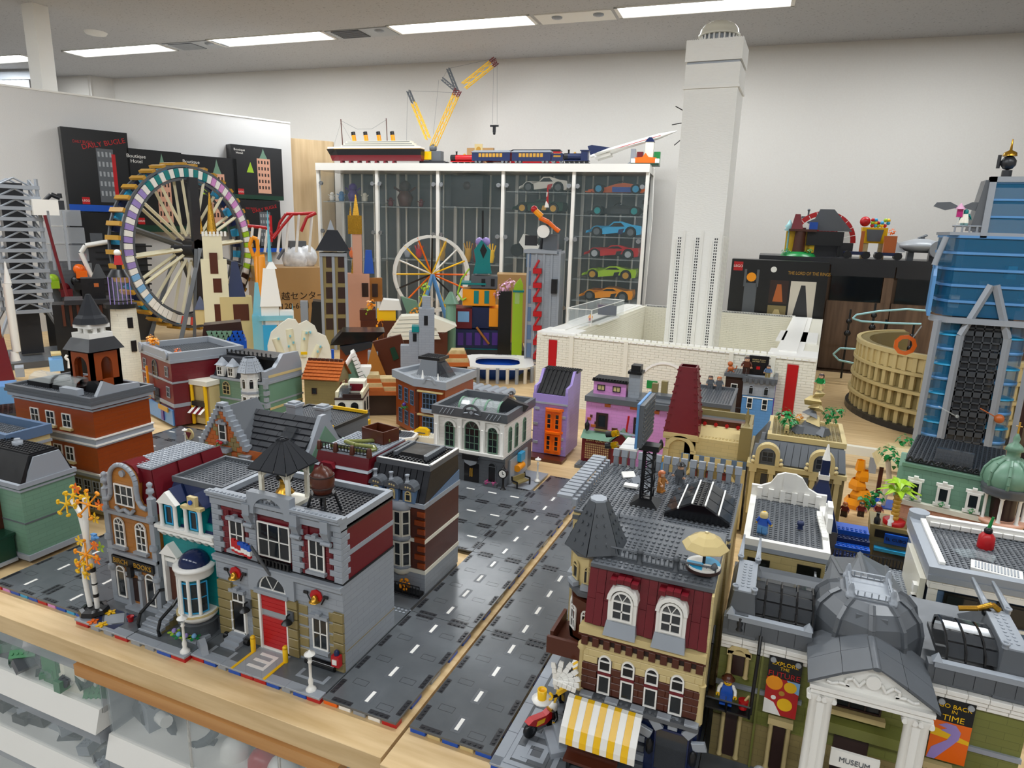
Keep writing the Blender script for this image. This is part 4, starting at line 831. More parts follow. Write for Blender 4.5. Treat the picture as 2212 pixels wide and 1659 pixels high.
# ================= NEAR RIGHT BLOCK =================
def leafset(t, pts, r, mat, name='leaves', k=5):
    for i, c in enumerate(pts): t.q(name, blob(c, r, k*6, r*.5, seed=i), mat)
def turret(t, cx, cy, r, z0, z1, mat, n=8, roof=None, zt=None, rr=None, top=.9, a0=22.5):
    p = lambda R, z: [(R, z)]
    rot = lambda m: m
    o = t.q('turret', LA((cx, cy,0), [(r, z0),(r, z1)], n, False, R_(a0), R_(a0)+2*pi), mat)
    if roof:
        for i in range(n):
            a, b = R_(a0+360/n*i+1), R_(a0+360/n*(i+1)-1); m = MB()
            for off in (0,.3):
                pass
            A_ = [(cx+rr*cos(a), cy+rr*sin(a), z1),(cx+rr*cos(b), cy+rr*sin(b), z1),(cx+top*cos(b), cy+top*sin(b), zt),(cx+top*cos(a), cy+top*sin(a), zt)]
            B_ = [(cx+(x-cx)*1.07, cy+(y-cy)*1.07, z+.18) for x, y, z in A_]
            m.add(A_+B_, [(4,5,6,7),(0,1,5,4),(1,2,6,5),(2,3,7,6),(3,0,4,7)]); q = t.q('roof_facet', m, roof, parent=o)
            nrm = Vector((cos((a+b)/2), sin((a+b)/2),.45)).normalized(); sm = MB()
            for v in range(1,5):
                for u in (-1,1):
                    f = v/5.2; c = [Vector(A_[0]).lerp(Vector(A_[3]), f), Vector(A_[1]).lerp(Vector(A_[2]), f)]; w_ = (c[1]-c[0]).length
                    if w_ < 1: continue
                    m_ = c[0].lerp(c[1],.5+u*.22)+nrm*.2; sm.cyl(m_, m_+nrm*.2,.26, n=6, smooth=False)
            t.q('facet_studs', sm, roof, parent=o)
    return o
# ---- CORNER CAFE
def reseat(t, kids, fn, things, sx=1.0):
    """moves a finished facade with everything on it to its measured depth and storey heights"""
    seen = set()
    for o in [c for c in t.e.children_recursive if c.type != 'EMPTY' and c not in kids]:
        lo = o.location/K
        if lo.length > 1e-4 or o.type == 'FONT' or o.data.users > 1:
            o.location = Vector(fn(*lo))*K; o.scale.x *= sx if abs(o.rotation_euler.z) < .1 else 1
        elif o.data.name not in seen:
            seen.add(o.data.name)
            for v in o.data.vertices: v.co = Vector(fn(*(v.co/K)))*K
    for q in things: q.o = Vector(fn(*(q.o-t.o)))+t.o; q.e.location = q.o*K
KC = []; KM = []
cf = T('corner_cafe', 'tan, brown and dark red toy corner cafe with a grey spired turret and striped awnings', 'toy building',28,-1,0)
baseplate(cf,0,25.6,0,25.6, supports=('blue',)*5)
for i in range(4): cf.piece('kerb_tile', brickmesh(6.3,.34,1.5, 'lbg'),(0,3.2+6.4*i+.0,-.32),-pi/2)
for i in range(7):
    for j in range(3): cf.piece('paving_tile', brickmesh(2.5,.06,2.5, 'dbg' if (i+j) % 3 else 'lbg'),(2.0+2.6*j+1.2,2+2.6*i,0))
for k, s_ in enumerate((3.4,1.6)): rim(cf,5-s_,5+s_,4.2-s_,4.2+s_,.07,.12,.7, 'lbg', 'paving_ring')
KC = list(cf.e.children)
X0, X1, Y0 = 8.6,25.2,12.0       # local facade
cf.q('shop_wall', BX(X0, X1, Y0,24.6,0,6.2), 'dkblue+s'); cf.q('wall', BX(X0, X1, Y0,24.6,6.2,12.6), 'dkbrown'); cf.q('upper_wall', BX(X0, X1, Y0+.4,24.6,12.6,16.6), 'tan'); cf.q('side_wall', BX(X1, X1+.3, Y0,24.6,6,24), 'tan+s')
xa, za, wa, ha = rect(cf, vm,(590,1000),(1150,1190), Y0)
wnx = [cf.P(*vm(p, q), Y0)[0] for p, q in ((840,880),(1040,940),(1245,1000),(1465,1070))]
sk = [(x-.95, x+.95,6.4,12.4) for x in wnx]
courses(cf, X0, X1,6.9,4, FR(Y0), 'brown', L=2.4, h=1.0, d=.35, skip=sk); courses(cf, X0, X1,10.9,3, FR(Y0), 'tan', L=2.4, h=1.0, d=.25, skip=sk)
courses(cf, Y0,24,6.9,4, LF(X0) if 0 else (lambda u, v, d: (X0-d, u, v)), 'brown', L=2.4, h=1.0, d=.3)
for x in wnx:
    win(cf, x,10.2,1.8,1.5, FR(Y0-.2), cols=1, rows=1, arch=True, glass='black'); win(cf, x,6.9,1.8,2.8, FR(Y0-.2), cols=1, rows=1); cf.q('window_band', BX(x-.95, x+.95, Y0-.5, Y0,9.8,10.15), 'dkred')
cf.q('ledge', BX(X0-.3, X1+.2, Y0-1.3, Y0,5.9,6.5), 'dbg'); cf.q('ledge_studs', MB().studs(X0, X1, Y0-1.3, Y0-.4,6.5), 'dbg', stuff=True)
for i in range(5): cf.piece('ledge_tile', brickmesh(1.7,.3,1.0, 'lbg'),(X0+1.4+i*3.6, Y0-1.4,6.5))
for i in range(11): cf.piece('corbel_brick', brickmesh(.85,1.3,1.0, 'brown'),(X0+.6+1.55*i, Y0-.8,13.7)); 
cf.q('corbel_course', BX(X0-.4, X1+.2, Y0-.6, Y0+.4,14.9,15.4), 'brown'); cf.q('corbel_gap', BX(X0, X1, Y0-.1, Y0+.2,13.6,14.9), 'dkbrown'); cf.q('tan_cornice', BX(X0-.2, X1+.2, Y0-.9, Y0+.5,15.4,16.4), 'tan')
# red mansard of upright slabs, two white arched dormers
zb, zt_ = 16.6,24.0; ms = cf.q('mansard_roof', MB().add([(X0+.2, Y0+.1, zb),(X1, Y0+.1, zb),(X1, Y0+1.7, zt_),(X0+.2, Y0+1.7, zt_),(X0+.2,24, zb),(X1,24, zb),(X1,24, zt_),(X0+.2,24, zt_)], [(0,1,2,3),(1,5,6,2),(4,0,3,7),(5,4,7,6),(3,2,6,7)]), 'dkred')
dxs = [cf.P(*vm(1000,260), Y0)[0], cf.P(*vm(1425,370), Y0)[0]]
i = 0; x = X0+.3
while x < X1-.3:
    for (u0, u1) in ((zb, zb+3.2+(i % 2)*.9),(zb+3.25+(i % 2)*.9, zt_)):
        s0 = .1+1.6*(u0-zb)/(zt_-zb); s1 = .1+1.6*(u1-zb)/(zt_-zb); e = .25+.12*(i % 2)
        cf.q('roof_slab', MB().add([(x, Y0+s0-e, u0),(x+1.12, Y0+s0-e, u0),(x+1.12, Y0+s1-e, u1),(x, Y0+s1-e, u1),(x, Y0+s0+.1, u0),(x+1.12, Y0+s0+.1, u0),(x+1.12, Y0+s1+.1, u1),(x, Y0+s1+.1, u1)], [(0,1,2,3),(0,3,7,4),(1,5,6,2),(3,2,6,7),(0,4,5,1)]), 'dkred', parent=ms)
    x += 1.17; i += 1
for x in dxs:
    dm = cf.q('dormer', BX(x-1.95, x+1.95, Y0-.3, Y0+1.5, zb+.9, zb+4.6), 'white'); win(cf, x, zb+1.5,2.9,2.7, FR(Y0-.35), cols=2, rows=2, arch=True, fr=.28, glass='smoke')
    cf.q('dormer_sill', MB().tb((x-2.2, x+2.2, Y0-1.4, Y0),(x-2.0, x+2.0, Y0-.5, Y0), zb-.4, zb+1.2), 'lbg', parent=dm)
    for q in range(9):
        a, b = R_(20*q), R_(20*q+20); cf.q('arch_stone', PR([(x+1.6*cos(a), zb+4.3+1.6*sin(a)),(x+2.1*cos(a), zb+4.3+2.1*sin(a)),(x+2.1*cos(b), zb+4.3+2.1*sin(b)),(x+1.6*cos(b), zb+4.3+1.6*sin(b))][::-1], Y0-.75, Y0+1.5), 'white', parent=dm)
    for q in range(4): cf.q('dormer_cap', BX(x-1.9+q*.95, x-1.0+q*.95, Y0-.4, Y0+1.5, zb+6.3+.25*(q in (1,2)), zb+6.9+.25*(q in (1,2))), 'dkred+g', parent=dm)
cf.q('roof_deck', BX(X0+.4, X1+.2, Y0+.9,24.8,24.0,24.5), 'dbg'); cf.q('studs', MB().studs(X0+.4, X1+.2, Y0+.9, Y0+3.2,24.5).studs(X0+.4,19.5, Y0+4.6,24.6,24.9).studs(19.5, X1, Y0+4.6, Y0+7.8,24.9), 'dbg', stuff=True)
cf.q('roof_terrace', BX(X0+.4, X1+.1, Y0+3.6,24.8,24.5,24.9), 'dbg')
for i in range(4):
    cf.q('railing_post', LA((10.2+4.9*i, Y0+3.6,24.5), [(.45,0),(.3,.3),(.3,1.4),(.5,1.5),(.3,1.9),(.1,2.1)],8), 'dbg')
    if i < 3: fence(cf,(10.6+4.9*i, Y0+3.6,24.7),(14.7+4.9*i, Y0+3.6,24.7),1.2,7, 'dbg')
for i in range(2): fence(cf,(9.2, Y0+4.4+4*i,24.7),(9.2, Y0+8+4*i,24.7),1.2,6, 'dbg')
# turret
tcx, tcy = 8.2,18.0
cf.q('turret_shaft', LA((tcx, tcy,0), [(2.9,10.5),(3.3,17.5)],8, False), 'brown'); cf.q('turret_base', LA((tcx, tcy,0), [(1.9,7.0),(3.4,10.5),(3.4,11.4)],8, False), 'tan')
turret(cf, tcx, tcy,3.2,18.6,24.7, 'tan', n=6, roof='spire', zt=31.0, rr=4.3, top=1.3, a0=30); cf.q('turret_band', LA((tcx, tcy,0), [(3.5,18.2),(3.6,18.8),(3.4,19.4)],8, False, R_(22.5), R_(382.5)).lathe((tcx, tcy,0), [(3.9,24.2),(4.1,24.8)],8, False, R_(22.5), R_(382.5)), 'dbg')
cf.q('spire_cap', LA((tcx, tcy,31), [(1.3,0),(1.2,.4)],8), 'lbg')
for a in (-90,-135,-180):
    q = R_(a); cx, cy = tcx+2.95*cos(q), tcy+2.95*sin(q); fn = (lambda cx, cy, q: (lambda u, v, d: (cx-u*sin(q)+d*cos(q), cy+u*cos(q)+d*sin(q), v)))(cx, cy, q)
    win(cf,0,20.2,1.4,1.9, fn, cols=1, rows=1, fm='tan', arch=True, fr=.15); cf.q('turret_sill', MB(fn).box(-.9,.9,19.5,20.1,0,.9), 'lbg')
    win(cf,0,12.6,1.5,2.9, fn, cols=2, rows=2, fm='white', arch=True)
m = BX(3.6,4.1,13,19,11.4,13.2).box(3.6,8.6,11.6,12.1,11.4,13.2).box(3.6,8.6,11.6,19,10.8,11.4); cf.q('corner_balcony', m, 'brown')
cf.q('corner_column', LA((X0+.1, Y0,6.5), [(.6,0),(.45,.4),(.45,6),(.7,6.4),(.5,7)],10).lathe((X1, Y0,6.5), [(.5,0),(.4,5),(.55,5.4)],10), 'tan')
# striped awnings
aw = cf.q('awning', BX(xa-5.2, xa+5.2, Y0-1.3, Y0-1.0,5.6,5.8), 'white')
for i in range(11):
    x = xa-5.2+i*.95; m = MB(); pf = [(Y0-1.2,6.3),(Y0-1.9,6.2),(Y0-4.4,4.4),(Y0-5.0,3.6),(Y0-5.0,3.0),(Y0-4.7,3.0),(Y0-4.6,3.6),(Y0-4.1,4.1),(Y0-1.9,5.8),(Y0-1.2,5.9)]
    cf.q('awning_stripe', m.prx(pf, x+.01, x+.94), 'white' if i % 2 == 0 else 'yellow', parent=aw)
aw = cf.q('side_awning', BX(X0-.4, X0,13,21,6.5,6.8), 'white')
for i in range(8):
    y = 13+i; m = PR([(X0-.3,6.8),(X0-.3,6.3),(X0-3.4,4.2),(X0-3.7,3.4),(X0-4.0,3.4),(X0-3.7,4.5)], y+.02, y+.98); cf.q('awning_stripe', m, 'white' if i % 2 else 'yellow', parent=aw)
for x, w_ in ((xa-2.9,3.6),(xa+2.3,3.6),(xa+9.2,4.2)): 
    g = cf.q('shop_window', BX(x-w_/2, x+w_/2, Y0-.35, Y0-.05,.8,4.8), 'smoke', label='dark shop glass'); cf.q('window_frame', BX(x-w_/2-.2, x-w_/2, Y0-.5, Y0,.6,5).box(x+w_/2, x+w_/2+.2, Y0-.5, Y0,.6,5).box(x-w_/2, x+w_/2, Y0-.5, Y0,4.8,5), 'dkblue', parent=g)
for x in (xa-5.2, xa-.3, xa+4.9):
    for z in range(5): cf.piece('pier_block', brickmesh(1.4,.9,.6, 'lbg' if z % 2 else 'dbg'),(x, Y0-.6, z*1.0))
for k in range(5): 
    a = R_(18+36*k); q = cf.piece('fan_stone', brickmesh(1.2,1.7,.5, 'lbg'),(xa+9.2+2.9*cos(a), Y0-.8,3.6+1.6*sin(a))); q.rotation_euler = (0, pi/2-a,0)
for x in (xa+6.4, xa+12.2): cf.q('wall_lantern', LA((x, Y0-1.0,2.4), [(.2,0),(.5,.3),(.5,1.2),(.2,1.5)],8), 'black')
cf.q('corner_door', MB().prz([(5.2,16.6),(8.4,11.6),(8.9,12),(5.8,17)],0,6), 'black'); cf.q('step', MB().prz([(3.4,12.6),(6.2,8.4),(9,10.6),(6.2,15.4)],0,.6).prz([(4.4,13.4),(6.8,9.8),(9,11.2),(7,15)],.6,1.2), 'lbg')
fp = T('feather_crest', 'white winged plume ornament over the cafe corner door', 'ornament',28+5.6,-1+11.2,6.0)
for k in range(7):
    a = R_(100-18*k); L = 4.6-.35*abs(k-2); m = MB(); n_ = 5
    for j in range(n_): m.tb((-.35,.35,-.12,.12),(-.28,.28,-.12,.12), j*L/n_,(j+.92)*L/n_)
    q = fp.q('feather', m, 'white'); q.rotation_euler = (0, pi/2-a,0); q.location = (0,-.003*k,.004*k)
mg = T('cup_sign', 'yellow cup standing on a white saucer above the cafe door', 'cup',28+4.0,-1+9.6,5.2)
mg.q('cup', LA((0,0,.3), [(.6,0),(.65,1.4),(.55,1.4),(.5,.2)],12), 'yellow'); mg.q('handle', MB().ringw((1.0,1.0),.55,.35,-.15,.15,10,-pi/2, pi/2), 'yellow'); mg.q('saucer', LA((0,0,0), [(1.3,0),(1.4,.25),(.5,.3)],14), 'white'); mg.q('bracket', BR((0,0,.1),(1.4,2.2,-.4),.4), 'black')
# motorbike & rider, second rider
mx, my, _ = A(*vm(270,1330)); mb_ = T('toy_motorcycle', 'red toy motorcycle parked on the cafe corner pavement', 'motorcycle', mx, my,.1,60)
for x in (-1.9,1.9): 
    q = mb_.q('wheel', LA((0,0,0), [(.6,-.3),(1.0,-.34),(1.1,-.15),(1.1,.15),(1.0,.34),(.6,.3)],20), 'black'); q.rotation_euler = (pi/2,0,0); q.location = (x*K,0,1.1*K); h_ = mb_.q('hub', CY((x,-.3,1.1),(x,.3,1.1),.62), 'silver+k')
mb_.q('fairing', PR([(.6,1.2),(2.4,2.0),(2.0,3.2),(.6,2.6),(-1.8,2.9),(-2.6,2.5),(-.8,1.4)],-.5,.5), 'red'); mb_.q('badge', PR([(-1.2,1.7),(.2,1.7),(.4,2.3),(-1.0,2.4)],-.56,-.5), 'yellow'); mb_.q('handlebar', BR((1.5,-1.1,3.1),(1.5,1.1,3.1),.25), 'black'); mb_.q('engine', BX(-.9,.7,-.4,.4,.7,1.6), 'dbg')
f1 = figure(mx+1.2, my+1.6,.1,-30, 'rider with white helmet beside the red motorcycle', 'black', 'black', None, 'yellow'); f1.q('helmet', SP((0,0,3.2),.72,14,8), 'white+g'); f1.q('visor', BX(-.5,.5,-.78,-.5,3.0,3.4), 'gold')
figure(mx+1.0, my+7.4,.1,30, 'yellow-shirted figure in the cafe corner shade behind the lamp', 'yellow', 'black', 'yellow', 'yellow')
hy = T('hydrant', 'black lantern post with a yellow glass on the cafe corner', 'lantern', mx+2.2, my+5.2,.1); hy.q('post', LA((0,0,0), [(.6,0),(.3,.5),(.3,2),(.9,2.2),(.9,3.4),(.3,4.2),(.1,5)],10), 'black'); hy.q('glass', LA((0,0,2.3), [(.95,0),(.95,.9)],8), 'yellow+t')
bn = T('brown_bench', 'brown bench below the striped cafe awning at the bottom edge', 'bench',28+xa-1.0,-1+Y0-3.6,.1); bn.q('seat', BX(-3.4,3.4,-1,1,1.3,1.7), 'brown'); bn.q('backrest', BX(-3.4,3.4,.8,1.1,1.7,3), 'brown'); bn.q('leg', BX(-3,-2.6,-.8,.8,0,1.3), 'black'); bn.q('leg', BX(2.6,3,-.8,.8,0,1.3), 'black')
um = T('parasol_table', 'tan parasol over a round blue and white table on the cafe roof', 'parasol table',51.4,15.8,25.0)
um.q('tabletop', CY((0,0,.4),(0,0,.7),2.1, n=24), 'white'); 
for k in range(2): um.q('table_segment', MB().prz([(0,0)]+[(2.05*cos(R_(180*k+a)),2.05*sin(R_(180*k+a))) for a in range(0,91,15)],.7,.76), 'azure')
um.q('table_base', CY((0,0,0),(0,0,.4),2.2, n=24), 'dkbrown'); um.q('pole', CY((0,0,.7),(0,0,4.2),.2), 'black'); um.q('canopy', LA((0,0,3.0), [(2.9,0),(2.9,.12),(2.2,.9),(1.2,1.5),(.25,1.8),(.2,2.0)],8, False), 'tan+g')
# ---- GREY-ROOFED HOUSE behind the cafe
gr = T('grey_roof_house', 'toy house behind the cafe with a grey studded roof, skylight and battlement of tipped bricks', 'toy building',29.0,27.4,0)
GZ = 24.4; gr.q('wall', BX(.4,24.6,.2,24.8,0, GZ), 'tan+s'); studplate(gr,.4,24.7,.2,24.9, GZ+.5, 'dbg'); gr.q('roof_lip', BX(.3,24.8,0,.6, GZ-1, GZ-.3), 'dbg')
for i in range(15): q = gr.piece('battlement_brick', brickmesh(1.2,1.5,1.4, 'lbg'),(1.4+1.6*i,23.6, GZ+2.4)); q.rotation_euler = (-.25,0,.05*(i % 3-1)); gr.piece('battlement_base', brickmesh(.9,2.0,.8, 'lbg'),(1.4+1.6*i,23.8, GZ+.5))
for i in range(14): q = gr.piece('battlement_brick', brickmesh(1.2,.5,2.6, 'lbg'),(-.4,2.2+1.6*i, GZ+1.6), pi/2); gr.piece('battlement_base', brickmesh(.9,1.2,.8, 'lbg'),(.4,2.2+1.6*i, GZ+.4), pi/2)
sk_ = gr.q('skylight', PR([(14.2, GZ+.5),(24.2, GZ+.5),(24.2, GZ+1.1),(20, GZ+3.4),(18.4, GZ+3.4),(14.2, GZ+1.1)],4,15), 'black+g'); gr.q('skylight_studs', MB().studs(18.4,20,4,15, GZ+3.4), 'black', parent=sk_, stuff=True)
for sgn in (-1,1):
    for j in range(2):
        for i in range(3):
            a, b = 19.2+sgn*(1.0+2.1*j),19.2+sgn*(2.9+2.1*j); z = lambda x: GZ+3.5-(abs(x-19.2)-.8)*.56
            y = 4.4+3.6*i; gr.q('skylight_pane', MB().add([(a, y, z(a)),(b, y, z(b)),(b, y+3.3, z(b)),(a, y+3.3, z(a)),(a, y, z(a)+.12),(b, y, z(b)+.12),(b, y+3.3, z(b)+.12),(a, y+3.3, z(a)+.12)], [(4,5,6,7),(0,1,5,4),(1,2,6,5),(2,3,7,6),(3,0,4,7)]), 'smoke', parent=sk_)
        gr.q('glazing_bar', MB().add([(a,4, z(a)+.05),(a+.25,4, z(a)+.05),(a+.25,15, z(a)+.05),(a,15, z(a)+.05),(a,4, z(a)+.25),(a+.25,4, z(a)+.25),(a+.25,15, z(a)+.25),(a,15, z(a)+.25)], [(4,5,6,7),(0,1,5,4),(1,2,6,5),(2,3,7,6),(3,0,4,7)]), 'white', parent=sk_)
ms_ = T('billboard', 'blue-framed grey toy billboard on a black lattice mast above the grey roof', 'billboard', *A(1395,1086, GZ+.5)[:2], GZ+.5)
m = MB()
for sx in (-1,1):
    for sy in (-1,1): m.bar((sx*.9, sy*.9,0),(sx*.8, sy*.8,13),.3)
for k in range(8):
    z0 = .4+1.55*k; s_ = 1 if k % 2 else -1
    m.bar((-.9*s_,-.9, z0),(.9*s_,-.9, z0+1.55),.18).bar((-.9*s_,.9, z0),(.9*s_,.9, z0+1.55),.18).bar((.9,-.9*s_, z0),(.9,.9*s_, z0+1.55),.18).bar((-.9,-.9, z0),(.9,-.9, z0),.18)
ms_.q('lattice_mast', m, 'black'); ms_.q('mast_foot', MB().tb((-2.6,2.6,-2.6,2.6),(-.9,.9,-.9,.9),0,1.4), 'black')
bp_ = ms_.q('panel', MB().add([(-1.6,-2.6,12.6),(-1.6,6.2,15.8),(-1.6,6.2,24.0),(-1.6,-2.6,21.2),(-.9,-2.6,12.6),(-.9,6.2,15.8),(-.9,6.2,24.0),(-.9,-2.6,21.2)], [(0,3,2,1),(4,5,6,7),(0,1,5,4),(1,2,6,5),(2,3,7,6),(3,0,4,7)]) if 0 else BX(-1.6,-.9,-3,6.4,13.2,21.0), 'dbg')
ms_.q('panel_studs', MB(lambda u, v, d: (-.9+d, u, v)).studs(-2.8,6.2,13.4,20.8,0), 'dbg', parent=bp_, stuff=True); ms_.q('panel_frame', BX(-2.0,-1.6,-3.1,6.5,13.0,21.2), 'medblue', parent=bp_); ms_.q('panel_face', BX(-2.9,-2.0,1.5,6,13.8,19.5), 'white', parent=bp_); ms_.q('panel_band', BX(-3.0,-2.0,1.4,6.1,13.6,16), 'dkblue', parent=bp_)
for k, z in enumerate((11.8,14.0)): ms_.q('lamp_arm', BR((-1.5,1, z),(-6.8,-1.0+k, z+.4),.35), 'lbg'); ms_.q('lamp', CY((-6.2,-1, z+.4),(-5.2,-1, z+.8),.6), 'yellow+t'); ms_.q('lamp_housing', CY((-7.2,-1, z+.2),(-6.2,-1, z+.4),.6), 'black')
ms_.q('walkway', BX(-4.6,-1.6,-2.4,4,12.2,12.5), 'white'); ms_.q('mount', BX(-1.6,1.6,-1.2,1.2,12.2,13.2), 'black')
x, y, _ = A(1427,1062, GZ+.6); figure(x, y, GZ+.6,75, 'figure with long orange-brown hair and brown coat on the grey roof by the mast', 'nougat', 'nougat', 'brick', 'skin')
x, y, _ = A(1468,1045, GZ+.6); figure(x, y, GZ+.6,-20, 'figure in a grey suit and black bowler hat at the battlement', 'dbg', 'dbg', None, 'skin', hat='black')
for k,(px, py) in enumerate(((1363,1052),(1357,1028),(1372,1040))):
    x, y, _ = A(px, py, GZ+.8); o = single('loose_tile', BX(-1.2,1.2,-.7,.7,0,.35), 'white' if k < 2 else 'lbg', ['loose white tile lying flat inside the battlement corner', 'loose white tile leaning on the battlement behind the first one', 'loose grey tile between the two white ones'][k], 'tile', x, y, GZ+.9,35*k); o.rotation_euler.x = .5*k
for o in ms_.e.children_recursive:
    if o.type == 'MESH':
        for v in o.data.vertices: v.co.z = v.co.z*.79 if 'mast' in o.name else (v.co.z if 'foot' in o.name else v.co.z-.028-(v.co.z-.12)*.1)
# ---- MUSEUM
mu = T('museum', 'olive and white toy museum with a columned portico, grey dome and glass roofs', 'toy building',53.7,-1,0)
WY = 20.8; baseplate(mu,0,38.4,0,25.6); KM = list(mu.e.children); BN = []
mu.q('wall', BX(.2,38.2, WY,34,0,13.4), 'olive+s'); mu.q('ground_floor_band', BX(.1,12, WY-.35, WY,6.3,6.9), 'lbg'); mu.q('ground_floor_band', BX(26,38.3, WY-.35, WY,6.3,6.9), 'lbg'); mu.q('lower_wall', BX(.2,38.2, WY-.15, WY,0,3.6), 'dktan+s')
mu.q('pilaster', BX(6.0,6.3, WY-.5, WY,0,13).box(27,27.4, WY-.5, WY,0,13), 'olive')
P_ = lambda px, py, yl=WY: mu.P(px, py, yl)
x0, z0 = P_(*vn(110,640)); cz = 13.2
for a, b in ((.2,12.0),(26.2,38.2)):
    n_ = int((b-a)/2.4)
    for r in range(3):
        for k in range(n_): mu.piece('cornice_brick', brickmesh(round((b-a)/n_-.05,2),.62,.8+.3*r, 'white'),(a+(b-a)/n_*(k+.5), WY-.6-.3*r, cz-1.2+r*.66))
    mu.q('parapet', BX(a, b, WY-.6, WY+1, cz+.9, cz+3.2), 'dbg'); mu.q('gutter', BX(a+.6, b, WY-.9, WY, cz+3.1, cz+3.8), 'lbg')
    for k in range(5): mu.q('parapet_tile', BX(a+.8+2.25*k, a+2.95+2.25*k, WY-.72, WY-.6, cz+1.2, cz+3.0), 'dbg')
    for x in (a+.9, b-.5): mu.q('gutter_cap', MB().tb((x-.6, x+.6, WY-1, WY+.2),(x-.05, x+.05, WY-.45, WY-.35), cz+3.8, cz+4.7), 'lbg')
for a, n_ in ((3.4,4),(28.4,4)):      # barrel glass roofs
    rr = mu.q('glass_roof_frame', BX(a-.6, a+8.8, WY+.3, WY+9.5, cz+2.6, cz+3.2), 'black')
    for k in range(n_):
        for q in range(5):
            aa, bb = R_(15+30*q+2), R_(45+30*q-2); cy, rz = WY+5,4.4
            mu.q('roof_pane', MB().prx([(cy-rz*cos(aa), cz+2.9+rz*.75*sin(aa)),(cy-rz*cos(bb), cz+2.9+rz*.75*sin(bb)),(cy-(rz-.2)*cos(bb), cz+2.9+(rz-.2)*.75*sin(bb)),(cy-(rz-.2)*cos(aa), cz+2.9+(rz-.2)*.75*sin(aa))], a+.1+2.15*k, a+1.95+2.15*k), 'smoke', parent=rr)
    for k in range(n_+1):
        m = MB()
        for q in range(6):
            aa, bb = R_(30*q), R_(30*q+30); cy = WY+5; m.prx([(cy-4.6*cos(aa), cz+2.9+3.5*sin(aa)),(cy-4.6*cos(bb), cz+2.9+3.5*sin(bb)),(cy-4.2*cos(bb), cz+2.9+3.1*sin(bb)),(cy-4.2*cos(aa), cz+2.9+3.1*sin(aa))], a-.1+2.15*k, a+.12+2.15*k)
        mu.q('glazing_rib', m, 'black+g', parent=rr)
for a, s_ in ((.2,1),(37.0,-1)):     # end blocks with chimneys
    q = mu.q('end_block', MB().tb((a, a+4.6, WY-.8, WY+11) if s_ > 0 else (a-3.4, a+1.2, WY-.8, WY+11),(a+1.0, a+3.8, WY+1.0, WY+10) if s_ > 0 else (a-2.6, a+.2, WY+1.0, WY+10), cz+.9, cz+7.2), 'dbg')
    b0 = a+1.0 if s_ > 0 else a-2.6; mu.q('block_roof', BX(b0, b0+2.8, WY+1, WY+10, cz+7.2, cz+7.6), 'lbg', parent=q); mu.q('block_studs', MB().studs(b0+.6, b0+2.2, WY+1.8, WY+9.2, cz+7.6), 'lbg', parent=q)
    for u in (b0+.1, b0+2.7):
        for v in (WY+1.1, WY+9.9): mu.q('chimney_pot', LA((u, v, cz+7.4), [(.4,0),(.4,.9),(.5,1.0),(.5,1.4),(.3,1.4),(.3,1.1)],10), 'lbg', parent=q)
nx = 2.5; mu.q('niche', BX(nx-1.0, nx+1.0, WY-.6, WY, cz+1.6, cz+3.9), 'dbg'); mu.q('niche_statue', LA((nx, WY-.7, cz+1.8), [(.5,0),(.3,.4),(.45,1.0),(.25,1.3),(.3,1.7),(.05,1.9)],10), 'darktable')
# portico
gx0, gx1, gy = 12.1,25.8,13.4; gm = (gx0+gx1)/2
mu.q('portico_ceiling', BX(gx0, gx1, gy, WY,13.6,14.4), 'white')
pd = mu.q('pediment', PR([(gx0,14.8),(gx1,14.8),(gm,18.4)], gy+.1, gy+.8), 'white'); mu.q('architrave', BX(gx0, gx1, gy-.3, gy+.9,13.6,14.3).box(gx0-.2, gx1+.2, gy-.6, gy+.9,14.3,14.8), 'white')
m = MB()
for s_ in (-1,1): m.path([(gm+s_*u, gy-.15, v) for u, v in ((.9,16.6),(1.5,15.7),(2.3,16.5),(3.0,16.2),(3.0,15.6),(2.6,15.5),(3.8,15.6),(4.6,15.3),(5.2,15.5))],.2,6)
m.cyl((gm, gy-.3,16.6),(gm, gy+.2,16.6),.85, n=16); mu.q('scrollwork', m, 'white', parent=pd)
for s_ in (-1,1):
    for (u0, u1) in ((0.35,3.6),(3.65,7.4)):
        for (y0, y1) in ((gy-.8, gy+3.4),(gy+3.45, gy+9)):
            z = lambda u: 19.0-u*(4.0/7.4); a, b = gm+s_*u0, gm+s_*u1
            mu.q('roof_slab', MB().add([(a, y0, z(u0)),(b, y0, z(u1)),(b, y1, z(u1)),(a, y1, z(u0)),(a, y0, z(u0)+.35),(b, y0, z(u1)+.35),(b, y1, z(u1)+.35),(a, y1, z(u0)+.35)], [(0,3,2,1),(4,5,6,7),(0,1,5,4),(1,2,6,5),(2,3,7,6),(3,0,4,7)]), 'dbg', parent=pd)
mu.q('ridge', CY((gm, gy-1.0,19.1),(gm, gy+5.5,19.1),.5, n=12), 'dbg')
for xq in (gx0+.5, gx0+2.3, gx1-2.3, gx1-.5):
    mu.q('column', LA((xq, gy+.3,0), [(.75,0),(.75,.5),(.55,.8),(.5,12.4),(.75,12.9),(.8,13.5)],14), 'white'); mu.q('volute', CY((xq-.55, gy-.35,13.0),(xq-.55, gy+.9,13.0),.35, n=10).cyl((xq+.55, gy-.35,13.0),(xq+.55, gy+.9,13.0),.35, n=10), 'white')
for xq in (gx0+1.4, gx1-1.4): mu.q('pier', BX(xq-.55, xq+.55, gy+.1, gy+1,0,13.3), 'white')
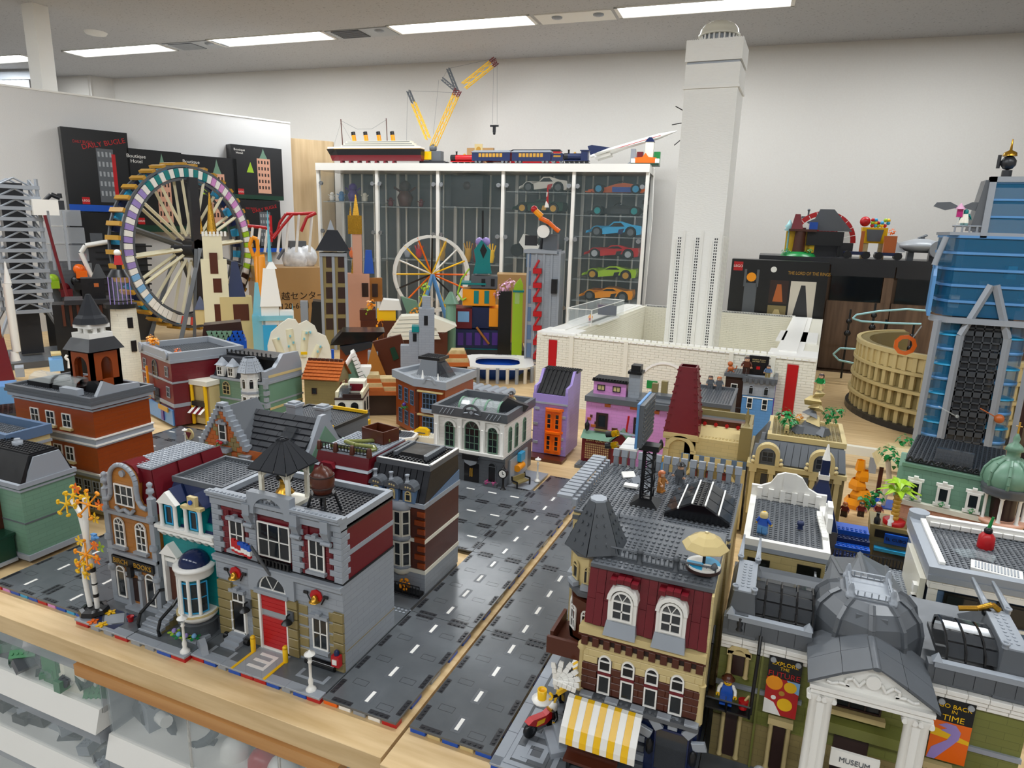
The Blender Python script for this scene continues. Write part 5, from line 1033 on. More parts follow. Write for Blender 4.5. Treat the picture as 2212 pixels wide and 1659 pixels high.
win(mu, gm,7.6,6.0,5.0, FR(WY-.1), cols=3, rows=2, fm='dkbrown'); mu.q('window_sill', BX(gm-3.6, gm+3.6, WY-.9, WY,6.7,7.4), 'tan'); mu.q('door', BX(gm-2.2, gm+2.2, WY-.2, WY,.4,4.6), 'dkbrown')
mu.q('balcony', BX(gx0+.5, gx1-.5, WY-1.6, WY,5.2,6.0), 'olive'); sg = mu.q('museum_sign', BX(gm-3.2, gm+2.6, gy+1.3, gy+1.7,4.7,5.9), 'white', label='cream museum name board'); text(mu, 'MUSEUM',.95,(gm-.3, gy+1.25,5.3), 'dbg', parent=sg)
for xq in (2.9,9.6,29.4,35.4):
    for zz, hh, ar in ((.4,3.6,0),(8.2,3.0,1)):
        if zz > 5 and xq > 4: continue
        d_ = mu.q('doorway', BX(xq-.8, xq+.8, WY-.3, WY, zz, zz+hh), 'dkbrown'); mu.q('door_surround', LA((xq-1.2, WY-.4, zz), [(.45,0),(.32,.3),(.32, hh),(.5, hh+.3)],8).lathe((xq+1.2, WY-.4, zz), [(.45,0),(.32,.3),(.32, hh),(.5, hh+.3)],8).box(xq-1.7, xq+1.7, WY-.8, WY, zz+hh+.2, zz+hh+.7), 'tan', parent=d_)
        if ar: mu.q('door_arch', MB().ringw((xq, zz+hh),1.7,1.0, WY-.8, WY,8,0, pi), 'tan', parent=d_)
for k,(bl_, tr2, top, mid, bot, cols) in enumerate(((( 130,1290),(420,830), 'EXPLORE', 'THE', 'FUTURE',('red', 'yellow', 'red')),((1500,1620),(1880,1220), 'GO BACK', 'IN', 'TIME',('orange', 'yellow', 'lavender')))):
    x, z, w_, h_ = rect(mu, vn,(140,1330) if k == 0 else (1500,1660),(425,840) if k == 0 else (1880,1230), WY-.8); w_, h_ = 3.9,8.2; zc = 8.6
    b = T('banner', ['museum banner with planets reading EXPLORE THE FUTURE', 'museum banner with a long-necked dinosaur reading GO BACK IN TIME'][k], 'banner',53.7+x,-1+WY-.9, zc); BN.append(b)
    b.q('cloth', BX(-w_/2, w_/2,0,.12,-h_/2, h_/2), 'black+g'); f_ = b.q('panel_print', BX(-w_/2, w_/2,-.03,0,-h_/2, h_/2-3.0), 'red' if k == 0 else 'orange')
    for j,(s_, dz, c) in enumerate(((top,-.55, 'yellow'),(mid,-1.2, 'yellow'),(bot,-2.1, cols[0] if k == 0 else 'yellow'))): text(b, s_,(.75,.6,1.05)[j],(0,-.05, h_/2-.35+dz), c, ext=.02)
    if k == 0:
        for (u, v, r, c) in ((.9,.2,.75, 'yellow'),(-1.0,.4,1.0, 'brightor'),(.5,-2.4,.9, 'yellow'),(-.9,-1.7,.3, 'white'),(0,-.9,.35, 'gold')): b.q('planet_print', CY((u,-.06, v),(u,-.03, v), r, n=20), c, parent=f_)
        b.q('print_patch', PR([(-w_/2,-h_/2),(.2,-h_/2),(-.8,-2.4),(-w_/2,-2.0)],-.05,-.03), 'white', parent=f_); b.q('print_patch', PR([(.4,1.1),(w_/2,1.1),(w_/2,-.6),(1.4,-.4)],-.045,-.03), 'bluey', parent=f_)
    else:
        b.q('dinosaur_print', PR([(-1.9,-h_/2),(-1.1,-h_/2),(.3,-1.9),(.9,-.9),(1.0,.1),(.4,.9),(-.6,.95),(-1.3,.5),(-.4,.3),(-1.0,-.1),(.1,-.4),(-.2,-1.2),(-1.6,-2.6)],-.06,-.03), 'lavender', parent=f_); b.q('print_patch', PR([(-w_/2,.2),(w_/2,-.8),(w_/2,-1.3),(-w_/2,-.9)],-.045,-.03), 'yellow', parent=f_)
    for u in (-w_/2+.5, w_/2-.5): b.q('pin', CY((u,-.2, h_/2-.5),(u,0, h_/2-.5),.35, n=12), 'silver')
# dome and roof gallery
dcx, dcy = 19.0, WY+5.2; dm = mu.q('dome', LA((dcx, dcy, cz+1), [(7.0,0),(7.0,3.4),(6.5,6.0),(5.2,8.6),(3.9,9.8)],10, False, R_(18), R_(378)), 'dbg')
for k in range(10):
    a = R_(18+36*k); m = MB(); pr_ = [(7.0,0),(7.05,3.4),(6.55,6.0),(5.25,8.6),(4.0,9.9)]
    for (r0, z0),(r1, z1) in zip(pr_, pr_[1:]): m.bar((dcx+r0*cos(a), dcy+r0*sin(a), cz+1+z0),(dcx+r1*cos(a), dcy+r1*sin(a), cz+1+z1),.7)
    mu.q('dome_rib', m, 'dbg', parent=dm)
gz = cz+10.6; gy2 = dcy; mu.q('gallery', BX(dcx-3, dcx+3, gy2-3, gy2+3, gz, gz+.6), 'lbg')
for a, b in (((-2.6,-2.6),(2.6,-2.6)),((2.6,-2.6),(2.6,2.6)),((2.6,2.6),(-2.6,2.6)),((-2.6,2.6),(-2.6,-2.6))):
    fence(mu,(dcx+a[0], gy2+a[1], gz+.6),(dcx+b[0], gy2+b[1], gz+.6),1.5,6, 'lbg'); mu.q('gallery_post', LA((dcx+a[0], gy2+a[1], gz), [(.65,0),(.65,.9),(.45,1.0),(.4,2.6),(.15,3.8)],10), 'lbg')
mu.q('dome_slab', BX(dcx-2.4, dcx+2.4, dcy-6.6, dcy-5.6, cz+2, cz+8) if 0 else MB().add([(dcx-2.1, dcy-7.3, cz+1),(dcx+2.1, dcy-7.3, cz+1),(dcx+1.9, dcy-5.2, cz+9),(dcx-1.9, dcy-5.2, cz+9),(dcx-2.1, dcy-6, cz+1),(dcx+2.1, dcy-6, cz+1),(dcx+1.9, dcy-4, cz+9),(dcx-1.9, dcy-4, cz+9)], [(0,1,2,3),(0,3,7,4),(1,5,6,2),(3,2,6,7)]), 'dbg', parent=dm)
mu.q('roof_floor', BX(.2,38.2, WY+.5,34, cz, cz+1), 'dbg')
# window cleaner on his cradle
cx_, cz2 = P_(*vm(1880,1000), WY-3); cr = T('window_cradle', 'black hanging work cradle in front of the museum wall', 'cradle',53.7+cx_,-1+WY-2.6, cz2-1.6)
cr.q('floor', BX(-2.6,2.8,-1,1,0,.25), 'black'); cr.q('guard_rail', BR((-2.6,-1,1.6),(2.8,-1,1.6),.25).bar((-2.6,-1,0),(-2.6,-1,1.6),.25).bar((2.8,-1,0),(2.8,-1,1.6),.25).bar((0,-1,0),(0,-1,1.6),.2).bar((-2.6,-1,1.6),(-2.6,1,1.6),.2), 'black')
for x in (-2.7,2.9): cr.q('hanger_arm', PH([(x,0,0),(x,0,3),(x+.1,.2,8.5),(x+.1,1.4,10.4)],.25,6), 'black')
wc_ = figure(53.7+cx_-.2,-1+WY-2.4, cz2-1.3,0, 'window cleaner in blue overalls, white shirt and brown hat on the cradle', 'blue', 'blue', None, 'yellow', hat='brown', arms='white')
tl2 = T('paint_bucket', 'red bucket with a brush at the right end of the cradle', 'bucket',53.7+cx_+2.2,-1+WY-2.6, cz2-1.3); tl2.q('pail', LA((0,0,0), [(.5,0),(.65,1.2)],10), 'red'); tl2.q('brush', BR((0,0,.8),(.6,0,2),.25), 'tan')
st = T('stone_statue', 'grey crouching statue by the museum doorway at the bottom edge', 'statue',53.7+7.4,-1+14.0,0); st.q('pedestal', BX(-1.5,1.5,-1.5,1.5,0,2.2), 'lbg'); st.q('figure', SP((0,0,3.6),1.4).sph((0,-.3,5.3),.8).sph((-1.1,-.6,4.0),.7), 'silver')
for k,(x, z) in enumerate(((78.9,4.6),(80.6,5.2),(82.2,4.8),(83.6,5.6),(80,3.4),(82,3.6),(84.4,4.2))):
    pass
bsn = T('blossom_tree', 'pink and white blossom tree at the bottom right corner', 'tree',81.4,9.0,0); bsn.q('trunk', PH([(0,0,0),(.3,0,4),(-.4,0,7)],.5).path([(.3,0,4),(2.6,-.4,7.6)],.35), 'black')
leafset(bsn, [(-2.0,-.4,7.8),(.2,-.6,9.0),(2.4,-.6,8.6),(4.0,-.3,8.0),(1.0,-1.2,7.6)],1.6, 'pinklt', 'blossom',7); leafset(bsn, [(-1.0,-1.2,9.0),(1.6,-1.4,9.6),(3.4,-1.2,9.0)],1.1, 'white', 'blossom',3)
hd_ = T('museum_shrub', 'green shrub with yellow buds by the museum lower left doorway', 'shrub',57.6,14.6,0); leafset(hd_, [(0,0,1.6),(1.2,-.2,.9)],1.2, 'green'); hd_.q('bud', SP((.2,-1,1.2),.4).sph((1.4,-1,.8),.35), 'yellow')
rt = T('roof_tap', 'gold pipe fitting lying on the right glass roof of the museum', 'pipe fitting',53.7+33.5,-1+WY+9.6, cz+6.4); rt.q('pipe', PH([(-2,0,0),(0,0,.5),(1.4,0,1.4),(2.2,0,.8)],.35,8), 'gold+k'); rt.q('collar', SP((1.0,0,.2),.6), 'black')
st.o.z = 0
reseat(cf, KC, lambda x, y, z: (x+(25.2-x)/16.6, y-4.6 if y < 20 else max(y-4.6, y-(25.6-y)*.9) if y < 25.6 else y, z*1.47 if z < 5.9 else z+2.8),(fp, mg, bn, um))
reseat(mu, KM, lambda x, y, z: (.68+.88*x, y-6.8 if y < 31 else y, z*1.8 if z < 6 else z+4.8 if z < 18.4 else 23.2+(z-18.4)*.5), BN+[cr, wc_, tl2, st, rt],.88)
# ---- WHITE TERRACE HOUSE, LIGHT BLUE HOUSE, yard between
wt_ = T('terrace_house', 'tan toy house with a white parapet terrace and a curved white gable', 'toy building',55.2,36.4,0)
TZ2 = 21.0; wt_.q('wall', BX(.3,12.4,.4,20.6,0, TZ2-1), 'tan+s'); wt_.q('cornice', BX(0,12.8,0,21, TZ2-1.2, TZ2-.4), 'lbg'); rim(wt_,0,12.8,0,21, TZ2-.4, TZ2+.7,1.0, 'white'); studplate(wt_,1,11.8,1,20, TZ2+.1, 'dbg')
wt_.q('curved_gable', PR([(0, TZ2+.6),(12.8, TZ2+.6),(12.8, TZ2+2.6),(11.2, TZ2+2.6),(9.6, TZ2+3.4),(8.4, TZ2+5.2),(7.4, TZ2+5.6),(5.2, TZ2+5.6),(4.2, TZ2+5.2),(3.2, TZ2+3.4),(1.6, TZ2+2.6),(0, TZ2+2.6)],20.0,20.8), 'white'); wt_.q('gable_stone', BX(5.3,7.4,19.6,20.1, TZ2+2.2, TZ2+5.9), 'white')
for i in range(6): wt_.q('arcade_post', BX(1.0+2.0*i,1.9+2.0*i,19.4,20.0, TZ2+.1, TZ2+2.4), 'white')
for i in range(7): wt_.piece('slope_brick', brickmesh(2.4,.5,.9, 'white'),(12.6-.1*i,6+1.3*i, TZ2+.7+.05*i), pi/2)
wt_.q('stepped_gable', BX(12.4,13.2,8,15, TZ2+.6, TZ2+3.2).box(12.4,13.2,10,13, TZ2+3.2, TZ2+4.4), 'white')
w9 = wt_.q('window', BX(1.0,4.4,.1,.5,14.6,18.4), 'black', label='open black window frame'); wt_.q('pane', BX(1.6,3.9,0,.15,15.1,17.9), 'pane_dark', parent=w9); wt_.q('doorway', BX(8.4,11.8,.2,.5,9,18.8), 'black'); wt_.q('open_door', BX(10.9,11.2,-1.6,.2,12,18.2), 'silver')
for i in range(8): wt_.q('quoin_stud', SP((12.7,.2,8.4+1.2*i),.5,8,5), 'tan')
x, y, _ = A(1646,1152, TZ2+.3); figure(x, y, TZ2+.3,165, 'blond figure in a blue shirt seen from behind on the white terrace', 'blue', 'medblue', 'tan', 'yellow')
x, y, _ = A(1728,1142, TZ2+.3); single('blue_pot', LA((0,0,0), [(.5,0),(.35,.4),(.6,.8),(.5,1.3),(.3,1.3)],9), 'dkblue', 'small dark blue pot on the white terrace', 'pot', x, y, TZ2+.3)
lb = T('light_blue_house', 'sand blue toy house with a white cornice and a rimmed studded roof', 'toy building',81.7,38.6,0)
LZ = 20.6; lb.q('wall', BX(.4,22,.4,20.6,0, LZ-1.6), 'sandblue+s'); lb.q('corner_bricks', BX(.2,1.4,.1,.6,0, LZ-1.6), 'white+s'); lb.q('white_band', BX(0,22.2,.1,.6,13.8,14.3).box(0,22.4,-.2,21, LZ-2.2, LZ-.9), 'white+s'); lb.q('cornice', BX(-.3,22.4,-.5,21, LZ-.9, LZ), 'lbg')
rim(lb,-.3,22.4,-.3,21, LZ, LZ+1.2,1.5, 'lbg'); studplate(lb,1.2,21,1.2,19.4, LZ+.3, 'dbg'); lb.q('inner_wall', BX(1.2,2,1.2,19.4, LZ, LZ+1.6).box(2,21,18.4,19.4, LZ, LZ+2.0), 'white'); lb.q('corner_scroll', CY((1.2,20, LZ),(1.2,20, LZ+2.2),1.6, n=16), 'lbg')
for i in range(12): lb.piece('parapet_brick', brickmesh(1.4,.8,.5, 'white'),(3.4+1.5*i,18.0, LZ+.5))
for x in (4.6,11.2): 
    q = lb.q('window', BX(x-2.3, x+2.3,.0,.5,14.6,18.0), 'black'); lb.q('pane', BX(x-1.9, x+1.9,-.1,.05,15,17.6), 'pane_dark', parent=q)
lb.q('party_wall', BX(-.9,-.1,1,14,6, LZ-1.5), 'offwhite'); 
for i in range(6): lb.q('side_block', BX(-1.5,-.8,1.2,2.6,7+1.9*i,8.2+1.9*i), 'white')
kb = T('sauce_bottle', 'red ribbed bottle with a black collar and green tip on the sand blue house roof', 'bottle', *A(*vl(1900,1230), LZ+.3)[:2], LZ+.3); kb.q('body', LA((0,0,0), [(1.1,0),(1.2,.3),(1.15,2.0),(.7,2.6)],14), 'red'); kb.q('collar', SP((0,0,3.0),.65,8,5), 'black'); kb.q('tip', CY((0,0,3.4),(.3,0,5.4),.28,.18), 'green')
o = single('grille_tile', BX(-3.2,3.2,-1.6,1.6,0,.4), 'white', 'white ribbed grille lying at the front of the sand blue roof', 'grille', *A(*vl(1990,1420), LZ+.4)[:2], LZ+.4,-12)
for i in range(14):
    q = bpy.data.objects.new('rib', brickmesh(.2,.12,2.4, 'lbg')); COL.objects.link(q); q.parent = o; q.location = ((-2.6+i*.4)*K,-.012,.004)
for k,(px, py) in enumerate(((1765,1280),(1880,1300))):
    o = single('clear_sheet', BX(-1.6,1.6,-1.4,1.4,0,.15), 'pane_clear', ['clear panel lying on studs left of the red bottle', 'clear panel lying in front of the red bottle'][k], 'panel', *A(*vl(px, py), LZ+.6)[:2], LZ+.7,20-40*k)
yd = T('yard_building', 'low dark grey toy roof with black railings behind the museum dome', 'toy building',68.2,34,0)
yd.q('wall', BX(0,13,6,21,0,12.6), 'dbg+s'); studplate(yd,0,13,12,20.6,13, 'lbg'); yd.q('dark_opening', BX(.6,6,5.7,6.1,9,12), 'black'); yd.q('shop_front', BX(7,12.6,5.6,6.1,9,12), 'black')
for i in range(4): fence(yd,(.3+3.2*i,20.4,13),(3.3+3.2*i,20.4,13),1.8,6, 'black')
yd.q('stone_pillar', BX(11.6,13.2,4.6,6.4,0,14.8).lathe((12.4,5.5,14.8), [(.9,0),(.7,.6),(.9,1)],10), 'lbg'); yd.q('lower_floor', BX(0,13,0,6,8,8.6).studs(0,13,0,6,8.6), 'dbg'); yd.q('white_slab', BX(0,2.2,1,3,8.6,10.4), 'lbg')
x, y, _ = A(*vl(690,1560),9); rp = T('coral_plant', 'dark red spiky plant on a round tan base in the yard', 'plant',70.6,36.4,9.0); rp.q('base', CY((0,0,0),(0,0,.5),1.5, n=16), 'tan'); rp.q('pot', LA((0,0,.5), [(.8,0),(.9,1.2)],10), 'dkred')
m = MB()
for a in range(7): q = R_(51*a); m.path([(0,0,1.6),(.8*cos(q),.8*sin(q),2.4),(1.5*cos(q),1.5*sin(q),3.2)],.15,5)
rp.q('branches', m, 'brick')
single('yellow_tap', PH([(0,0,0),(0,0,1),(1.4,0,1.1)],.35,8), 'yellow', 'bright yellow tap on the low roof behind the museum dome', 'tap',75.4,37.6,13.2)
cy_ = T('dark_counter', 'dark counter with coloured bottles behind the museum left roof', 'counter',66.2,33.4,9); cy_.q('top', BX(-3,2,-1,1.2,2.2,2.6), 'black'); cy_.q('cabinet', BX(-3,2,-.8,1,0,2.2), 'black'); cy_.q('bottle', SP((-1.8,-1,1.2),.5), 'yellow+t'); cy_.q('bottle', SP((.2,-1,1.2),.5), 'yellow+t'); cy_.q('cloth', BR((-2,0,2.8),(2.4,.2,3.0),.6), 'pinklt')
# ================= MIDDLE DISTANCE =================
def bld(name, label, x, y, w, d, h, mat, rot=0, z=0, rimm='lbg', deck='dbg', rows=(), side=(), bands=(), deck_z=0, rimh=1.2, rimw=.8, cat='toy building', corn=None, n=6, L='white'):
    """storeyed block; rows/side = (sill, height, [centres], width, arch, frame)"""
    t = T(name, label, cat, x, y, z, rot)
    t.q('wall', BX(0, w,0, d,0, h), mat)
    for z0, z1, m_, e in bands: t.q('band', BX(-e, w+e,-e, d+e, z0, z1), m_)
    if rimm: rim(t,-.2, w+.2,-.2, d+.2, h, h+rimh, rimw, rimm)
    if deck: studplate(t,.4, w-.4,.4, d-.4, h+.35+deck_z, deck, n=n)
    for z0, hh, xs_, ww, ar, fm in rows:
        for x_ in xs_: win(t, x_, z0, ww, hh, FR(0), arch=ar, fm=fm)
    for z0, hh, xs_, ww, ar, fm in side:
        for x_ in xs_: win(t, x_, z0, ww, hh, RT(w), arch=ar, fm=fm)
    return t
def cone(c, prof, n=8, a=22.5): return LA(c, prof, n, False, R_(a), R_(a+360))
# left: purple sign house, green house, orange hall
gh = T('green_house', 'sand green toy house with a black and grey mansard at the left edge', 'toy building',-112,8.5,0)
gh.q('wall', BX(2,33,0,11,0,15.6), 'sgreen+s'); gh.q('floor_seam', BX(2,33.1,-.1,11.1,7.9,8.2), 'dbg'); gh.q('cornice', BX(1.6,33.4,-.5,11.4,15.6,16.5).box(1.8,33.2,-.2,11.2,14.8,15.2), 'lbg'); gh.q('foundation', BX(1.8,33.3,-.3,11.3,0,1.2), 'lbg')
gh.q('mansard_roof', MB().tb((14,33,.2,10.8),(17,32,3,9),16.5,21.4), 'black'); gh.q('mansard_end', MB().prx([(1.2,16.5),(10.4,16.5),(8.6,21.2),(3.4,21.2)],32.6,33.0), 'lbg'); studplate(gh,17.4,31.6,3.4,8.6,21.7, 'black'); gh.q('chimney_pot', LA((24,6,21.7), [(1,0),(1,.8),(.6,.9),(.6,1.3)],10), 'lbg')
gh.q('front_wall', BX(2,26,-1.2,0,0,14.6), 'brown+s'); 
for z in (1.5,8.6): 
    for x in (22.4,): win(gh, x, z,3.0,4.0, FR(-1.2), cols=4, rows=1, fm='dbg', sill='lbg')
gs = T('purple_poster', 'lavender poster board with a smiling cartoon child leaning at the left edge', 'poster',-96.4,4.6,8.0,-8); gs.q('board', BX(-6,3.4,0,.4,0,9.6), 'lavender'); gs.q('printed_face', CY((.4,-.06,5.6),(.4,0,5.6),1.3, n=18), 'brightor'); gs.q('printed_body', PR([(-2,1),(2,1),(1.4,4.4),(-1.2,4.4)],-.05,0), 'white')
db = T('dark_green_stall', 'dark green toy market stall below the poster at the left edge', 'stall',-100,1.0,0); db.q('wall', BX(4,17.6,0,7,0,5.2), 'dkgreen'); db.q('roof', BX(3.8,17.8,-.4,7.2,5.2,5.8), 'dkgreen+g'); db.q('base', BX(3.6,18,-1.6,7,-.3,.4), 'lbg'); db.q('white_trim', BX(4.2,5.2,-.2,0,1,4.4), 'tan'); leafset(db, [(10,3,6.4)],1.0, 'green'); leafset(db, [(6,-.8,1.0),(8,-.9,.9)],.8, 'lavender')
x, y = -119,17
tn = T('tan_house', 'tan toy house with a grey-rimmed flat roof at the far left edge', 'toy building',-128,16,0); tn.q('wall', BX(0,34,0,9,0,20.4), 'tan+s'); rim(tn,-.4,34.4,-.4,9.4,20.4,22.6,1.0, 'sandblue', 'parapet'); studplate(tn,.6,33.4,.6,8.4,20.8, 'dbg'); tn.q('band', BX(-.2,34.3,-.2,9.2,18.6,19.2), 'lbg')
ha = T('orange_hall', 'dark orange toy town hall with white-sashed windows and a brick bell tower', 'toy building',-113,29.6,0); HW, HD = 27.6,14.6
ha.q('ground_floor', BX(0, HW,0, HD,0,10), 'dktan'); ha.q('wall', BX(0, HW,0, HD,10,26.4), 'dkorange+s'); ha.q('ground_panel', BX(HW, HW+.15,1, HD-.6,1,8.2), 'dbg')
for z0, z1, m_, e in ((9.2,10.0, 'lbg',.3),(10.0,10.4, 'white',.45),(17.2,17.6, 'white',.5),(17.6,18.8, 'lbg',.3),(18.8,19.1, 'white',.5),(16.8,17.2, 'lbg',.3),(26.2,27.2, 'lbg',.8),(27.2,27.9, 'dbg',1.2),(25.4,25.8, 'lbg',.3)): ha.q('band', BX(-e, HW+e,-e, HD+e, z0, z1), m_)
for px, py in ((270,1000),(395,1030),(525,1060)):
    x, z = ha.P(*ve(px, py),0); win(ha, x,20.4,3.0,3.4, FR(0), sill='tan')
for px in ((450,1235),(550,1310)): x, z = ha.P(*ve(*px),0); win(ha, x,12.2,2.9,3.6, FR(0), sill='tan')
for k in range(3):
    for j in range(2): win(ha,20+3.0*k,1+4*j,2.4,3.4, FR(0), fm='silver')
rim(ha,-1, HW+1,-1, HD+1,27.9,28.8,.9, 'dbg'); studplate(ha,.4, HW-.4,.4, HD-.4,28.2, 'dbg')
for j in range(2):
    s_ = ha.q('skylight', BX(2+9*j,10+9*j,2.4,7.6,28.3,29.4), 'black'); m = MB()
    for q in range(5): a, b = R_(36*q), R_(36*q+36); m.prx([(5-2.6*cos(a),29.2+2.2*sin(a)),(5-2.6*cos(b),29.2+2.2*sin(b)),(5-2.3*cos(b),29.2+2.0*sin(b)),(5-2.3*cos(a),29.2+2.0*sin(a))],2.2+9*j,9.8+9*j)
    ha.q('vault_glass', m, 'acryl', parent=s_)
ha.q('roof_stone', BX(18,24,-.6,1,28.8,30.2).prx([(1,28.8),(12,28.8),(12,30),(6,30.4),(3,32)], HW-.4, HW+.6), 'lbg'); ha.q('hatch', PR([(20,28.4),(25,28.4),(24.4,30.6),(23.2,31.2),(21.4,31)],4,5), 'black')
tx0, ty0 = 17.5,9.2; tz = lambda py: Zat(py,-113+tx0+3,29.6+ty0)
z1, z2, z3, z4, z5 = tz(755), tz(735), tz(700), tz(690), tz(637); 
m = MB()
for dx in (-1,1): m.box(tx0+dx*3.0-.8, tx0+dx*3.0+.8, ty0-3.8, ty0-3.0,28.3, z1).box(tx0+dx*3.4-.4, tx0+dx*3.4+.4, ty0-3.8, ty0+3.8,28.3,30.6).box(tx0+dx*3.4-.4, tx0+dx*3.4+.4, ty0-3.8, ty0-1.4,28, z1).box(tx0+dx*3.4-.4, tx0+dx*3.4+.4, ty0+1.4, ty0+3.8,28, z1)
for q in range(8):
    a, b = R_(22.5*q), R_(22.5*q+22.5); m.pr([(tx0-2.2*cos(a), z1-3.6+2.2*sin(a)),(tx0-2.2*cos(b), z1-3.6+2.2*sin(b)),(tx0-2.2*cos(b), z1),(tx0-2.2*cos(a), z1)], ty0-3.8, ty0-3.0)
    m.prx([(ty0-1.4*cos(a), z1-3.6+2*sin(a)),(ty0-1.4*cos(b), z1-3.6+2*sin(b)),(ty0-1.4*cos(b), z1),(ty0-1.4*cos(a), z1)], tx0+3.0, tx0+3.8)
m.box(tx0-3.8, tx0+3.8, ty0-3.8, ty0+3.8, z1-.4, z1).box(tx0-3.8, tx0+3.8, ty0+3, ty0+3.8,28.3, z1); bt = ha.q('bell_tower', m, 'dkorange')
ha.q('tower_eave', MB().tb((tx0-4.6, tx0+4.6, ty0-4.6, ty0+4.6),(tx0-3.2, tx0+3.2, ty0-3.2, ty0+3.2), z1, z2+.6), 'darktable', parent=bt)
m = BX(tx0-3, tx0+3, ty0-3, ty0+3, z2+.6, z2+1.8).box(tx0-2.7, tx0+2.7, ty0-2.7, ty0+2.7, z3-1, z3)
for a in range(8): q = R_(45*a+22.5); m.cyl((tx0+2.4*cos(q), ty0+2.4*sin(q), z2+1.8),(tx0+2.4*cos(q), ty0+2.4*sin(q), z3-1),.5, n=8)
ha.q('lantern', m, 'white', parent=bt); ha.q('tower_roof', cone((tx0, ty0,0), [(3.9, z3),(3.3, z4+.3),(2.6, z4+1),(.5, z5)],8), 'roof', parent=bt)
# gabled brick house with dark slate roof
gb = T('gabled_house', 'orange and tan brick toy house with a stepped grey gable and dark slate roof', 'toy building',-57,33.4,0); gw = 12.6
courses(gb,.6, gw,12,9, FR(0), ['brick', 'brick', 'dktan', 'brick'], L=1.6, h=.96, d=.3, skip=[(1.6,5.0,13,20),(7.6,11,13,20)])
gb.q('wall', BX(.6,25.6,.05,16,0,21.6), 'brick'); gb.q('side_wall', BX(25.5,26,1,15.6,0,22), 'sgreen+s'); gb.q('gable', PR([(.6,21.4),(gw,21.4),(gw/2+.3,30)],.05,1), 'brick')
courses(gb,.6, gw,20.9,9, FR(0), ['brick', 'brick', 'dktan', 'brick'], L=1.6, h=.96, d=.3, cut=lambda z: (.8+(z-21.4)*.66, gw-.2-(z-21.4)*.66) if z > 21.4 else None, skip=[(5.2,8,22.5,27)])
for k in range(9):
    for sx in (0,1): x = (.6+.66*k) if sx == 0 else (gw-.66*k); gb.piece('step_stone', brickmesh(1.3,1.2,1.6, 'lbg'),(x,-.6,21.4+1.0*k))
gb.q('apex_stone', BX(gw/2-.6, gw/2+1.2,-.6,1,30,31.2), 'lbg'); win(gb, gw/2+.3,23,2.0,3.6, FR(-.2), cols=1, rows=2, sill='lbg', hood='lbg'); gb.q('balcony', BX(gw/2-2, gw/2+2.6,-2,0,20.8,21.6), 'lbg'); leafset(gb, [(gw/2+.3,-1.4,22.4)],.7, 'green'); gb.q('red_flowers', SP((gw/2,-1.5,22.9),.45,7,4).sph((gw/2+.8,-1.5,22.8),.45,7,4), 'red')
for x in (3.4,9.4): win(gb, x,14.2,2.8,4.6, FR(-.2), sill='lbg', hood='lbg')
for x in (0.2, gw+.2): gb.q('corner_bracket', MB().tb((x-.4, x+.6,-.6,.4),(x-1.2, x+1.2,-1.4,.6),18.8,20.6), 'lbg')
def slates(t, P0, P1, P2, P3, nu, nv, mat, th=.3):
    """single slates laid over the quad P0-P1 (eave) to P3-P2 (ridge)"""
    P0, P1, P2, P3 = map(Vector,(P0, P1, P2, P3)); n = (P1-P0).cross(P3-P0).normalized(); ro = t.q('roof', MB().add([tuple(P0-n*.1), tuple(P1-n*.1), tuple(P2-n*.1), tuple(P3-n*.1)], [(0,1,2,3)]), mat)
    for j in range(nv):
        a, b = j/nv, min(1,(j+1)/nv+.01); off = .5*(j % 2)
        for i in range(-(j % 2), nu):
            u0, u1 = max(0,(i+off)/nu+.002), min(1,(i+off+1)/nu-.002)
            if u1-u0 < .01: continue
            q = [P0.lerp(P1, u0).lerp(P3.lerp(P2, u0), a), P0.lerp(P1, u1).lerp(P3.lerp(P2, u1), a), P0.lerp(P1, u1).lerp(P3.lerp(P2, u1), b), P0.lerp(P1, u0).lerp(P3.lerp(P2, u0), b)]
            v = [q[0]+n*th, q[1]+n*th, q[2]+n*.02, q[3]+n*.02, q[0], q[1]]
            t.q('slate', MB().add([tuple(x) for x in v], [(0,1,2,3),(4,5,1,0),(4,0,3),(5,2,1)]), mat, parent=ro)
slates(gb,(6,.4,21.4),(26,.4,21.4),(26,8,28.2),(6,8,28.2),6,7, 'roof'); gb.q('back_slope', MB().prx([(8,28.2),(15.6,21.4),(15.4,21.2),(8,28)],6,26), 'roof'); gb.q('gable_roof', PR([(.4,21.6),(6.6,30.2),(6.9,30.2),(13,21.6),(12.6,21.4),(6.6,29.8),(.8,21.4)],.6,10), 'dbg')
gb.q('end_gable', MB().prx([(0,20.6),(16,20.6),(12.6,23),(9.4,28),(8.6,29.2),(7,29.2),(6.2,28),(3,23)],25.8,26.8), 'lbg'); gb.q('end_gable_face', MB().prx([(2,20),(14,20),(8,26.8)],26.75,26.95), 'sgreen'); gb.q('roof_window', MB().add([(19,3,23.9),(22,3,23.9),(22,5.4,26.1),(19,5.4,26.1),(19,2.6,24.3),(22,2.6,24.3),(22,5.0,26.5),(19,5.0,26.5)], [(4,5,6,7),(0,1,5,4),(1,2,6,5),(2,3,7,6),(3,0,4,7)]), 'smoke')
